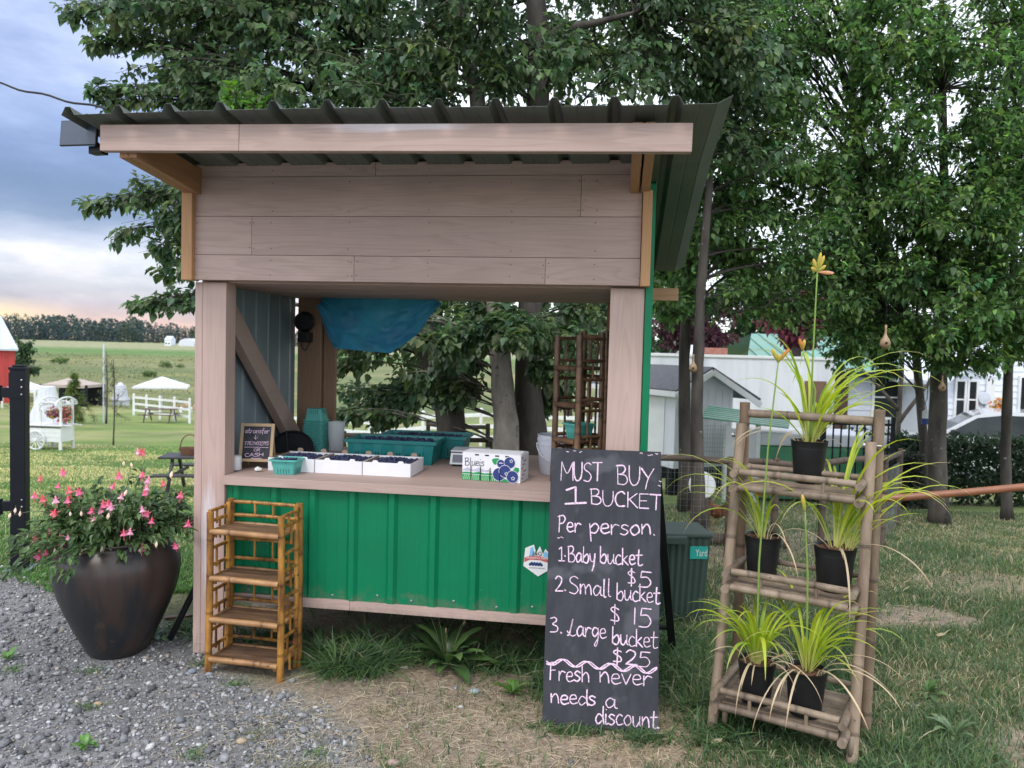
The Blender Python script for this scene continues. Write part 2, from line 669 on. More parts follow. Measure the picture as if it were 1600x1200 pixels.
M['tealdark'] = mat('dark teal plastic', (.01, .20, .20), (.008, .17, .17), rough=.4)
M['screw'] = plain('steel screw', (.35, .36, .37), .35, metal=.8)
# ------------------------------------------------------------------ ground


def vnoise(x, y, s, seed=0):
    """cheap smooth value noise on arrays"""
    x = np.asarray(x) * s + seed * 17.3
    y = np.asarray(y) * s + seed * 9.1
    xi, yi = np.floor(x), np.floor(y)
    fx, fy = x - xi, y - yi
    fx = fx * fx * (3 - 2 * fx)
    fy = fy * fy * (3 - 2 * fy)

    def h(a, b):
        q = np.sin(a * 127.1 + b * 311.7 + seed * 74.7) * 43758.5453
        return q - np.floor(q)
    return (h(xi, yi) * (1 - fx) + h(xi + 1, yi) * fx) * (1 - fy) + (h(xi, yi + 1) * (1 - fx) + h(xi + 1, yi + 1) * fx) * fy


def fbm(x, y, s, seed=0):
    return .5 * vnoise(x, y, s, seed) + .3 * vnoise(x, y, s * 2.1, seed + 1) + .2 * vnoise(x, y, s * 4.3, seed + 2)


GB = np.array([(-9, 6.6), (-5.2, 5.75), (-3.6, 5.25), (-2.5, 4.55), (-1.75, 4.12), (-1.45, 3.85), (-1.0, 3.62), (-.62, 3.25), (-.42, 3.0), (-.3, 2.7), (0, 1.0), (.2, -5)])


def masks(x, y):
    """gravel, dirt, grass weights"""
    x, y = np.asarray(x, float), np.asarray(y, float)
    edge = np.interp(x, GB[:, 0], GB[:, 1], left=7, right=-9)
    w = (fbm(x, y, 2.2, 3) - .5) * .7
    gravel = np.clip((edge - y + w * .8) / .22 + .5, 0, 1)
    # bare earth in front of and under the stall
    d = np.hypot((x + .05) / 1.15, (y - 3.35) / .75) + w * .9
    under = ((x > -1.6) & (x < .9) & (y > 3.75) & (y < 5.3)) * 1.0
    d2 = np.hypot((x - 2.55) / .55, (y - 4.85) / .22) + w * 1.3
    d3 = np.hypot((x - 2.5) / .6, (y - 3.0) / .42) + w * 1.4
    d4 = np.hypot((x - 1.7) / 1.7, (y - 7.0) / 1.2) + w
    d5 = np.hypot((x - 3.9) / 1.0, (y - 5.6) / .4) + w * 1.6
    dirt = np.clip((1.05 - d) / .25, 0, 1)
    for q, a in ((d2, .9), (d3, .9), (d4, .6), (d5, .5)):
        dirt = np.maximum(dirt, np.clip((1 - q) / .3, 0, 1) * a)
    dirt = np.maximum(dirt, under * .8) * (1 - gravel)
    return gravel, dirt, (1 - gravel) * (1 - dirt)


def build_ground():
    def axis(lo, hi, step, far, g):
        a = list(np.arange(lo, hi, step))
        s, v = step, hi
        while v < far[1]:
            a.append(v)
            s *= g
            v += s
        s, v = step, lo
        b = []
        while v > far[0]:
            s *= g
            v -= s
            b.append(v)
        return np.array(b[::-1] + a)
    xs = axis(-5, 6, .07, (-1500, 1500), 1.13)
    ys = axis(1.6, 10, .07, (-300, 1600), 1.1)
    X, Y = np.meshgrid(xs, ys)
    Z = base_z(X, Y)
    near = np.clip((12 - Y) / 4, 0, 1) * np.clip((9 - np.abs(X)) / 3, 0, 1)
    Z = Z + near * ((fbm(X, Y, 1.7, 5) - .5) * .035 + (fbm(X, Y, 7, 8) - .5) * .012)
    far = np.clip((Y - 25) / 40, 0, 1) * np.clip((500 - Y) / 300, 0, 1)
    Z = Z + far * (fbm(X, Y, .05, 9) - .5) * .8
    g, d, gr = masks(X, Y)
    n1, n2, n3 = fbm(X, Y, 3, 11), fbm(X, Y, 14, 13), fbm(X, Y, .6, 15)
    cg = np.stack([.19 + .13 * n2, .188 + .13 * n2, .192 + .13 * n2], -1) * (.75 + .4 * n1)[..., None]
    cd = np.stack([.275 + .11 * n1, .222 + .085 * n1, .175 + .065 * n1], -1) * (.75 + .5 * n2)[..., None]
    dry = np.clip((n1 - .42) * 4, 0, 1)[..., None]
    ca = np.array([.12, .15, .07]) * (1 - dry) + np.array([.22, .215, .125]) * dry
    ca = ca * (.7 + .5 * n2)[..., None]
    # lawn to the left and the fields
    lawn = np.clip((Y - 7) / 5, 0, 1)[..., None]
    n4 = (.6 * fbm(X * .35, Y, .8, 21) + .4 * fbm(X * .8, Y * 1.3, 2.2, 24))[..., None]
    t = np.clip((n4 - .42) * 4.5, 0, 1)
    cl = np.array([.17, .25, .075]) * (1 - t) + np.array([.33, .32, .16]) * t
    ca = ca * (1 - lawn) + cl * lawn
    fld = np.clip((Y - 52) / 14, 0, 1)[..., None]
    n5 = fbm(X * .05, Y * .22, .55, 31)[..., None]
    n6 = fbm(X * .06, Y * .12, 1.6, 35)[..., None]
    t5 = np.clip((n5 - .4) * 4, 0, 1)
    cf = np.array([.15, .19, .085]) * (1 - t5) + np.array([.23, .235, .12]) * t5
    t6 = np.clip((n6 - .58) * 6, 0, 1)
    cf = cf * (1 - t6) + np.array([.30, .28, .12]) * t6
    ca = ca * (1 - fld) + cf * fld
    b1 = np.clip((Y - 235) / 25, 0, 1)[..., None]
    ca = ca * (1 - b1) + np.array([.13, .23, .075]) * b1
    b2 = np.clip((Y - 310) / 30, 0, 1)[..., None]
    ca = ca * (1 - b2) + np.array([.32, .33, .20]) * b2
    C = cg * g[..., None] + cd * d[..., None] + ca * gr[..., None]
    ny, nx = X.shape
    V = np.stack([X, Y, Z], -1).reshape(-1, 3)
    i = np.arange((ny - 1) * (nx - 1))
    r, c = i // (nx - 1), i % (nx - 1)
    a = r * nx + c
    F = np.stack([a, a + 1, a + nx + 1, a + nx], -1)
    m = mat('earth and turf', (1.15, 1.15, 1.15), (.62, .62, .62), scale=38, rough=.95, bump=.9, bscale=70, attr=True, spec=.15)
    nt = m.node_tree
    n, l = nt.nodes, nt.links
    tcn = N(n, 'ShaderNodeTexCoord')
    mpn = N(n, 'ShaderNodeMapping')
    mpn.inputs['Scale'].default_value = (.32, .5, .5)
    l.new(tcn.outputs['Object'], mpn.inputs[0])
    zn = N(n, 'ShaderNodeTexNoise')
    zn.inputs['Scale'].default_value = .9
    zn.inputs['Detail'].default_value = 9
    zn.inputs['Roughness'].default_value = .68
    l.new(mpn.outputs[0], zn.inputs[0])
    rn = ramp(n, [(.33, (.66, .70, .66)), (.5, (1, 1, 1)), (.66, (1.3, 1.2, 1.05))])
    l.new(zn.outputs[0], rn.inputs[0])
    mxn = N(n, 'ShaderNodeMixRGB', blend_type='MULTIPLY')
    mxn.inputs[0].default_value = 1
    bsdf = n['Principled BSDF']
    l.new(bsdf.inputs['Base Color'].links[0].from_socket, mxn.inputs[1])
    l.new(rn.outputs[0], mxn.inputs[2])
    l.new(mxn.outputs[0], bsdf.inputs['Base Color'])
    o = bulk('ground', V, F, m, cols=C.reshape(-1, 3), smooth=True)
    tag(o, kind='structure')


build_ground()

# ------------------------------------------------------------------ the stall
TH = .14
stall = thing('farm_stall', 'pink sided roadside farm stall with green metal front panel and sloping dark ribbed roof', 'market stall', (-1.655, 3.982, 0), -TH)
SM = Matrix.Translation((-1.655, 3.982, 0)) @ Matrix.Rotation(-TH, 4, 'Z')


def S(s, t, z):
    return SM @ Vector((s, t, z))


def roof_z(t):
    return 2.535 - .11 * (t + .05) if t < -.05 else 2.535 - .225 * (t + .05)


def build_stall():
    W, D = 2.303, 1.22
    # posts
    b = MB()
    b.cbox(.0, .042, .0, .10, .003, 1.958)
    b.cbox(.0435, .173, -.002, .10, .003, 1.958)
    b.build('corner_post', M['pink_z'], stall)
    b = MB()
    b.cbox(W - .166, W - .004, .0, .10, .28, 1.958)
    b.build('corner_post', M['pink_z'], stall)
    b = MB()
    b.cbox(W - .15, W - .02, .002, .09, .004, .278)
    b.build('corner_post', M['raw_z'], stall)
    # rear posts of raw timber
    b = MB()
    b.cbox(.035, .20, D - .02, D + .10, .003, 2.2, .004)
    b.cbox(.204, .285, D + .02, D + .06, .003, 2.2, .003)
    b.build('rear_post', M['raw_dark'], stall)
    b = MB()
    b.cbox(2.10, 2.26, D - .02, D + .10, .003, 2.2, .004)
    b.build('rear_post', M['raw_z'], stall)
    # header siding
    b = MB()
    rows = [(2.485, 2.553, (.975,)), (2.288, 2.483, (1.985,)), (2.094, 2.286, (.335,)), (1.966, 2.092, (.875, 1.825))]
    for i, (z0, z1, cuts) in enumerate(rows):
        xs = [.018] + list(cuts) + [2.272]
        for x0, x1 in zip(xs, xs[1:]):
            b.cbox(x0 + .0008, x1 - .0008, -.05 - .002 * i, -.016, z0, z1, .0015)
    sd_ = b.build('header_siding', M['pink_x'], stall)
    b = MB()
    for i, (z0, z1, cuts) in enumerate(rows):
        for x in [.035 + .405 * k for k in range(6)] + [c + d for c in cuts for d in (-.012, .012)]:
            for z in ((z0 + .03, z1 - .03) if i else (z0 + .035,)):
                b.lathe([(.0032, 0), (.0026, .0012), (0, .0016)], 7, (x + random.uniform(-.004, .004), -.0502 - .002 * i, z + random.uniform(-.006, .006)), M=Matrix.Rotation(R(90), 4, 'X'))
    b.build('nail_heads', plain('rusty nail', (.16, .11, .085), .7), sd_)
    b = MB()
    b.cbox(.018, 2.272, -.015, .03, 1.97, 2.5, .002)
    b.build('header_backing', M['raw_x'], stall)
    # raw corner trims
    b = MB()
    b.cbox(-.028, .03, -.085, -.012, 1.962, 2.425, .003)
    b.build('corner_trim', M['raw_z'], stall)
    b = MB()
    b.cbox(2.274, 2.318, -.085, -.012, 1.962, 2.405, .003)
    b.build('corner_trim', M['raw_z'], stall)
    # soffit boards: ceiling over the counter
    b = MB()
    for k in range(8):
        y0 = .032 + k * .149
        b.cbox(.02, 2.272, y0, y0 + .1475, 1.958 + .001 * (k % 2), 1.976, .0012)
    b.build('ceiling', M['pink_y'], stall)
    # rafters
    for x0 in (-.022, 2.212):
        for dx in ((0, .05) if x0 > 1 else (0, .042)):
            b = MB()
            zb = -.075
            b.beam((x0 + dx + .022, -.575, roof_z(-.575) + zb - .005), (x0 + dx + .022, -.05, roof_z(-.05) + zb - .002), .04, .125)
            b.build('rafter', M['raw_y'], stall)
    for x0 in (0.0, .76, 1.52, 2.25):
        b = MB()
        b.beam((x0 + .02, .035, roof_z(.035) - .075), (x0 + .02, 1.38, roof_z(1.38) - .075), .04, .125)
        b.build('rafter', M['raw_y'], stall)
    b = MB()
    b.beam((-.14, 1.36, roof_z(1.36) - .185), (2.55, 1.36, roof_z(1.36) - .185), .06, .08)
    b.build('purlin', M['raw_x'], stall)
    # fascia
    b = MB()
    fz = lambda x: 2.527 - .0122 * x
    b.beam((-.085, -.599, fz(-.085)), (.56, -.599, fz(.56)), .042, .112)
    b.beam((.5612, -.599, fz(.5612)), (2.445, -.599, fz(2.445)), .042, .112)
    # slight fall to the right is in the boards themselves
    b.build('fascia', M['pink_x'], stall)
    # roof sheet with ribs
    pitch = .2325
    prof = []
    x = -.215
    k = 0
    while x < 2.56:
        prof += [(x, .0), (x + .018, .034), (x + .040, .034), (x + .060, .0)]
        for q in (.12, .18):
            prof += [(x + q - .006, 0), (x + q - .002, .002), (x + q + .002, .002), (x + q + .006, 0)]
        x += pitch
        k += 1
    prof = [p for p in prof if p[0] <= 2.585]
    prof.append((2.585, 0.03))
    b = MB()
    ts = [-.69, -.05, 1.46]

    def rf(x, h, v):
        t = np.interp(v, [0, 1, 2], ts)
        w = .006 * math.sin(x * 2.1) * (1 if v == 0 else .3)
        return Vector((x, t, roof_z(t) + .004 + h + w + .012 * (x < -.1) * 0))
    b.sheet(prof, 0, 2, rf, th=.0015, seg=2)
    b.build('roof', M['roofm'], stall)
    # left wall of ribbed liner
    b = MB()
    prof = []
    y = .10
    while y < D - .05:
        prof += [(y, 0), (y + .05, 0), (y + .062, .006), (y + .09, .006), (y + .102, 0)]
        y += .16
    prof.append((D - .02, 0))

    def lw(yy, h, v):
        top = min(roof_z(yy) - .14, 2.4)
        return Vector((.016 + h, yy, .26 if v == 0 else top))
    b.sheet(prof, 0, 1, lw, th=.0012)
    b.build('side_wall', M['galv'], stall)
    # right wall, green outside
    b = MB()
    prof = [(.0, .03), (.02, .03), (.03, 0)]
    y = .06
    while y < D:
        prof += [(y, 0), (y + .10, 0), (y + .114, .022), (y + .14, .022), (y + .154, 0)]
        y += .2
    prof.append((D + .08, 0))

    def rw(yy, h, v):
        return Vector((2.306 + h, yy - .004, .2 if v == 0 else min(roof_z(yy) - .01, 2.47)))
    b.sheet(prof, 0, 1, rw, th=.0012)
    b.box(2.3025, 2.337, -.009, -.006, .2, 2.45)
    b.build('side_wall', M['green'], stall)
    # counter
    b = MB()
    for k in range(5):
        y0 = -.028 + k * .26
        b.cbox(.176, W - .17, y0, y0 + .258, .914, .96, .002)
    b.build('counter', M['pink_x'], stall)
    b = MB()
    b.cbox(.05, .174, .104, D - .03, .90, .955, .002)
    b.cbox(W - .168, W - .02, .104, D - .03, .90, .955, .002)
    b.build('counter_bracket', M['raw_y'], stall)
    # green front panel
    b = MB()
    prof = [(.176, 0)]
    for c in (.235, .443, .652, .864, 1.073, 1.288, 1.498, 1.708, 1.918, 2.10):
        prof += [(c - .030, 0), (c - .013, .019), (c + .013, .019), (c + .030, 0)]
        for q in (.075, .135):
            if c + q + .02 < 2.1:
                prof += [(c + q - .012, 0), (c + q - .006, .0012), (c + q + .006, .0012), (c + q + .012, 0)]
    prof = [p for p in prof if p[0] < 2.134] + [(2.135, 0)]

    def fp(x, h, v):
        return Vector((x, .022 - h, .30 + .06 * (h > .01) * 0 if v == 0 else .913))
    b.sheet(prof, 0, 1, fp, th=-.0012)
    fpn = b.build('front_panel', M['green'], stall)
    b = MB()
    for i, x in enumerate((.30, .54, .76, 1.0, 1.18, 1.40, 1.62, 1.80)):
        for z in (.36, .375)[i % 2:i % 2 + 1]:
            b.lathe([(.007, 0), (.007, .003), (.004, .005)], 8, (x, .0205, z), M=Matrix.Rotation(R(90), 4, 'X'), cap1=True)
    b.build('screws', M['screw'], fpn)
    b = MB()
    b.cbox(.176, .86, -.001, .018, .294, .343, .002)
    b.cbox(.8615, 2.135, -.001, .018, .294, .341, .002)
    b.build('bottom_trim', M['pink_x'], stall)
    # floor joists behind, in the dark below the panel
    b = MB()
    b.cbox(.05, 2.25, .06, .10, .30, .42, .003)
    b.cbox(.05, 2.25, D - .06, D - .02, .30, .42, .003)
    b.cbox(.05, 2.25, .101, D - .061, .425, .445, .002)
    b.build('floor', M['raw_x'], stall)
    b = MB()
    b.cbox(.3, 2.1, D + .02, D + .05, .30, .93, .003)
    b.build('rear_panel', M['raw_x'], stall)
    # diagonal brace on the left wall
    b = MB()
    b.beam((.082, .13, 1.86), (.082, 1.14, .95), .055, .125, up=(0, .65, .75))
    b.build('diagonal_brace', wood('pink brace', (.40, .30, .26), (.28, .20, .17), 'Y', grain=.5), stall)


build_stall()


def text_mesh(txt, size, name, m, parent, Mx, extrude=.0006, align='CENTER', squeeze=1):
    cu = bpy.data.curves.new(name, 'FONT')
    cu.body = txt
    cu.size = size
    cu.extrude = extrude
    cu.align_x = align
    cu.align_y = 'CENTER'
    o = bpy.data.objects.new(name, cu)
    scene.collection.objects.link(o)
    dg = bpy.context.evaluated_depsgraph_get()
    me = bpy.data.meshes.new_from_object(o.evaluated_get(dg))
    bpy.data.objects.remove(o)
    me.transform(Matrix.Diagonal((squeeze, 1, 1, 1)))
    me.transform(Mx)
    me.materials.clear()
    me.materials.append(m)
    r = bpy.data.objects.new(name, me)
    scene.collection.objects.link(r)
    r.parent = parent
    return r


def build_sticker():
    b = MB()
    # shield of printed vinyl on the panel, torn top edge; local axes: x along, z up
    o = (1.812, .0162, .60)
    poly = [(-.062, -.02), (.012, -.068), (.07, -.03), (.072, .058), (.055, .06), (.045, .072), (.034, .045), (.018, .084), (.0, .05), (-.012, .09), (-.03, .082), (-.055, .07)]
    b.plate(poly, o, (1, 0, 0), (0, 0, 1), (0, -.001, 0))
    st = b.build('sticker', M['white'], stall)
    b = MB()
    for p in ([(-.035, .03), (-.028, .072), (-.016, .08), (-.008, .03)], [(.035, .03), (.036, .048), (.045, .06), (.062, .05), (.066, .028)]):
        b.plate(p, (o[0], o[1] - .001, o[2]), (1, 0, 0), (0, 0, 1), (0, -.0004, 0))
    b.build('sky_print', plain('print sky blue', (.22, .52, .80)), st)
    b = MB()
    b.plate([(-.058, .0), (-.03, .014), (.02, .014), (.066, .002), (.066, .024), (.02, .034), (-.03, .034), (-.058, .022)], (o[0], o[1] - .0015, o[2]), (1, 0, 0), (0, 0, 1), (0, -.0004, 0))
    b.build('banner_print', plain('print red', (.52, .10, .09)), st)
    b = MB()
    for i in range(9):
        b.lathe([(.0001, .0012), (.0075, 0)], 10, (o[0] - .028 + i * .007, o[1] - .0012, o[2] - .008 + (.004 if i % 2 else -.002)), M=Matrix.Rotation(R(90), 4, 'X'))
    b.build('berry_print', plain('print navy', (.01, .04, .16)), st)
    MX = Matrix.Translation((o[0], o[1] - .0022, o[2])) @ Matrix.Rotation(R(90), 4, 'X')
    text_mesh("GRANDPA'S FARM", .0165, 'banner_lettering', plain('print white', (.85, .8, .8)), st, MX @ Matrix.Translation((.004, .0235, 0)), squeeze=.82)
    text_mesh("J&G", .028, 'initials', M['black'], st, MX @ Matrix.Translation((.006, .046, 0)), squeeze=1.1)
    text_mesh("BC GROWN CERTIFIED", .0075, 'small_lettering', plain('print grey', (.3, .3, .34)), st, MX @ Matrix.Translation((.006, -.026, 0)))


build_sticker()
# ------------------------------------------------------------------ handwriting
GL = {
    'M': (.85, [[(.02, -.02), (.08, 1)], [(.08, 1), (.42, .38), (.78, .98)], [(.78, .98), (.8, .0)]]),
    'U': (.62, [[(.02, 1), (.03, .35), (.16, .02), (.38, .06), (.52, .4), (.54, 1)]]),
    'S': (.6, [[(.5, .9), (.3, 1), (.08, .86), (.1, .64), (.4, .45), (.5, .22), (.32, .0), (.02, .06)]]),
    'T': (.66, [[(0, .98), (.62, 1.0)], [(.34, 1), (.3, .0)]]),
    'B': (.62, [[(.08, .0), (.06, 1)], [(.0, .95), (.34, 1), (.44, .8), (.3, .58), (.1, .52)], [(.1, .52), (.44, .5), (.55, .24), (.38, .02), (.06, .03)]]),
    'Y': (.66, [[(0, .95), (.32, .5)], [(.62, 1), (.34, .45), (.2, -.12)]]),
    'C': (.6, [[(.5, .86), (.34, 1), (.1, .8), (.03, .4), (.18, .05), (.5, .08)]]),
    'K': (.6, [[(.06, 1), (.05, 0)], [(.52, .95), (.08, .48)], [(.14, .52), (.55, .0)]]),
    'E': (.56, [[(.48, .98), (.05, .95)], [(.05, .95), (.03, .03)], [(.03, .5), (.4, .53)], [(.03, .03), (.5, .05)]]),
    'P': (.5, [[(.06, -.02), (.1, 1)], [(.0, .9), (.3, 1), (.42, .8), (.3, .56), (.1, .5)]]),
    'L': (.66, [[(.05, .28), (.16, .16), (.3, .5), (.42, 1), (.34, .7), (.2, .1), (.05, .02), (.2, .08), (.4, .0), (.62, .1)]]),
    'F': (.52, [[(.1, 1), (.06, 0)], [(.0, .96), (.25, 1.02), (.5, .98)], [(.08, .55), (.36, .58)]]),
    'O': (.62, [[(.3, 1), (.06, .7), (.06, .25), (.3, 0), (.54, .25), (.54, .75), (.3, 1)]]),
    'R': (.6, [[(.06, 0), (.06, 1)], [(.06, 1), (.4, .95), (.44, .65), (.1, .5)], [(.1, .5), (.5, 0)]]),
    'A': (.66, [[(0, 0), (.3, 1)], [(.3, 1), (.6, 0)], [(.12, .38), (.5, .38)]]),
    'H': (.62, [[(.04, 1), (.04, 0)], [(.54, 1), (.54, 0)], [(.04, .5), (.54, .52)]]),
    '1': (.34, [[(.02, .82), (.2, 1)], [(.2, 1), (.2, .02)], [(.0, .0), (.4, .02)]]),
    '|': (.24, [[(.1, 1), (.08, 0)]]),
    '2': (.56, [[(.04, .8), (.2, 1), (.42, .86), (.36, .5), (.02, .02)], [(.02, .02), (.5, .05)]]),
    '3': (.5, [[(.04, .92), (.26, 1), (.36, .8), (.16, .56), (.4, .4), (.36, .1), (.02, .04)]]),
    '4': (.56, [[(.14, 1), (.04, .45)], [(.04, .45), (.5, .5)], [(.42, .9), (.38, 0)]]),
    '5': (.56, [[(.5, .98), (.12, .96)], [(.12, .96), (.08, .56)], [(.08, .56), (.34, .62), (.48, .32), (.34, .0), (.0, -.04)]]),
    '7': (.5, [[(.02, .96), (.44, 1)], [(.44, 1), (.16, 0)]]),
    '8': (.52, [[(.4, .86), (.2, 1), (.06, .8), (.38, .36), (.28, .0), (.06, .1), (.1, .42), (.4, .86)]]),
    '9': (.5, [[(.4, .8), (.2, 1), (.04, .74), (.22, .5), (.4, .78), (.38, .3), (.2, 0)]]),
    '0': (.52, [[(.24, 1), (.04, .6), (.1, .1), (.3, .02), (.44, .5), (.24, 1)]]),
    '$': (.56, [[(.46, .82), (.2, .92), (.06, .74), (.4, .44), (.42, .14), (.04, .12)], [(.26, 1.1), (.24, -.1)]]),
    '.': (.2, [[(.06, .06), (.12, .0), (.08, .02)]]),
    "'": (.18, [[(.06, .42), (.12, .36)]]),
    'a': (.52, [[(.4, .5), (.2, .58), (.02, .28), (.14, .0), (.36, .2), (.42, .56), (.42, .1), (.54, .04)]]),
    'b': (.5, [[(.06, 1), (.04, .06)], [(.04, .06), (.3, -.02), (.44, .26), (.32, .54), (.06, .3)]]),
    'c': (.44, [[(.38, .5), (.2, .58), (.03, .3), (.14, .0), (.42, .08)]]),
    'd': (.52, [[(.42, .42), (.2, .56), (.03, .26), (.16, .0), (.38, .2)], [(.46, 1), (.44, .4), (.5, .0)]]),
    'e': (.46, [[(.04, .28), (.36, .34), (.3, .56), (.1, .5), (.04, .2), (.18, .0), (.44, .1)]]),
    'f': (.4, [[(.4, .86), (.28, 1), (.16, .7), (.14, -.3)], [(.0, .5), (.36, .52)]]),
    'g': (.5, [[(.4, .48), (.18, .56), (.04, .28), (.2, .04), (.4, .3)], [(.42, .56), (.4, -.1), (.28, -.5), (.18, -.4), (.44, .0)]]),
    'h': (.5, [[(.05, 1), (.05, 0)], [(.05, .3), (.24, .56), (.4, .4), (.42, 0)]]),
    'i': (.22, [[(.08, .54), (.08, .0), (.2, .03)], [(.1, .8), (.12, .78)]]),
    'k': (.46, [[(.05, 1), (.04, 0)], [(.36, .56), (.06, .26)], [(.1, .28), (.42, .0)]]),
    'l': (.26, [[(.1, 1.02), (.08, .1), (.2, .0)]]),
    'm': (.74, [[(.04, .56), (.04, 0)], [(.04, .3), (.2, .58), (.3, .4), (.32, 0)], [(.32, .3), (.5, .58), (.6, .4), (.64, 0)]]),
    'n': (.5, [[(.04, .58), (.05, 0)], [(.05, .28), (.24, .58), (.38, .42), (.42, .0)]]),
    'o': (.5, [[(.22, .58), (.03, .3), (.18, .0), (.42, .2), (.36, .52), (.22, .58)]]),
    'p': (.5, [[(.04, .56), (.1, -.45)], [(.08, .36), (.28, .58), (.44, .36), (.3, .04), (.1, .06)]]),
    'r': (.44, [[(.05, .56), (.05, 0)], [(.05, .28), (.2, .56), (.4, .5)]]),
    's': (.42, [[(.36, .5), (.18, .58), (.06, .42), (.34, .2), (.2, .0), (.0, .06)]]),
    't': (.44, [[(.2, .95), (.16, .12), (.28, .0), (.44, .08)], [(.0, .6), (.42, .64)]]),
    'u': (.52, [[(.04, .56), (.06, .1), (.22, .0), (.4, .3)], [(.42, .58), (.42, .1), (.54, .03)]]),
    'v': (.46, [[(.02, .58), (.2, .0)], [(.2, .0), (.42, .6)]]),
    'y': (.48, [[(.02, .56), (.1, .14), (.26, .08), (.38, .3)], [(.42, .58), (.34, -.1), (.2, -.5)]]),
}


def smooth(pts, n=5):
    if len(pts) < 3:
        return pts
    out = []
    P = [Vector((*p, 0)) for p in pts]
    for i in range(len(P) - 1):
        p0, p1, p2, p3 = P[max(i - 1, 0)], P[i], P[i + 1], P[min(i + 2, len(P) - 1)]
        for k in range(n):
            t = k / n
            q = .5 * ((2 * p1) + (p2 - p0) * t + (2 * p0 - 5 * p1 + 4 * p2 - p3) * t * t + (3 * p1 - p0 - 3 * p2 + p3) * t ** 3)
            out.append((q.x, q.y))
    out.append(pts[-1])
    return out


def word_strokes(txt, p0, p1, h):
    """strokes of a handwritten word; p0, p1 baseline ends, h capital height, in the board's own units"""
    tot = sum(GL[c][0] if c != ' ' else .4 for c in txt)
    ax = ((p1[0] - p0[0]) / tot, (p1[1] - p0[1]) / tot)
    x = 0
    res = []
    for c in txt:
        if c == ' ':
            x += .4
            continue
        w, st = GL[c]
        jy = random.uniform(-.04, .04)
        for s in st:
            s = smooth(s)
            res.append([(p0[0] + ax[0] * (x + a), p0[1] + ax[1] * (x + a) - h * (b + jy)) for a, b in s])
        x += w
    return res


def ribbon(b, pts, w, nrm, lift=.0012, col=(1, 1, 1)):
    pts = [p + nrm * lift for p in pts]
    L, Rr = [], []
    for i, p in enumerate(pts):
        t = (pts[min(i + 1, len(pts) - 1)] - pts[max(i - 1, 0)]).normalized()
        s = nrm.cross(t).normalized()
        ww = w * random.uniform(.8, 1.2) / 2
        L.append(p + s * ww)
        Rr.append(p - s * ww)
    t0 = (pts[0] - pts[1]).normalized() * w * .4
    t1 = (pts[-1] - pts[-2]).normalized() * w * .4
    vs = [pts[0] + t0] + [v for q in zip(L, Rr) for v in q] + [pts[-1] + t1]
    n = len(pts)
    fs = [(0, 2, 1), (2 * n - 1, 2 * n, 2 * n + 1)]
    fs += [(1 + 2 * i, 2 + 2 * i, 4 + 2 * i, 3 + 2 * i) for i in range(n - 1)]
    b.add(vs, fs, col)


def on_plane(px, py, o, n):
    d = ray(px, py)
    return EYEP + d * ((o - EYEP).dot(n) / d.dot(n))


M['chalk'] = mat('pink chalk', (.92, .68, .86), (.42, .30, .42), scale=210, rough=.95, lo=.44, hi=.70, detail=2)
M['board'] = mat('chalkboard slate paint', (.040, .042, .052), (.062, .064, .076), scale=7, stretch=(3, 3, .8), rough=.75, spec=.25, lo=.4, hi=.75, speck=(5, .55, (.088, .09, .105)))


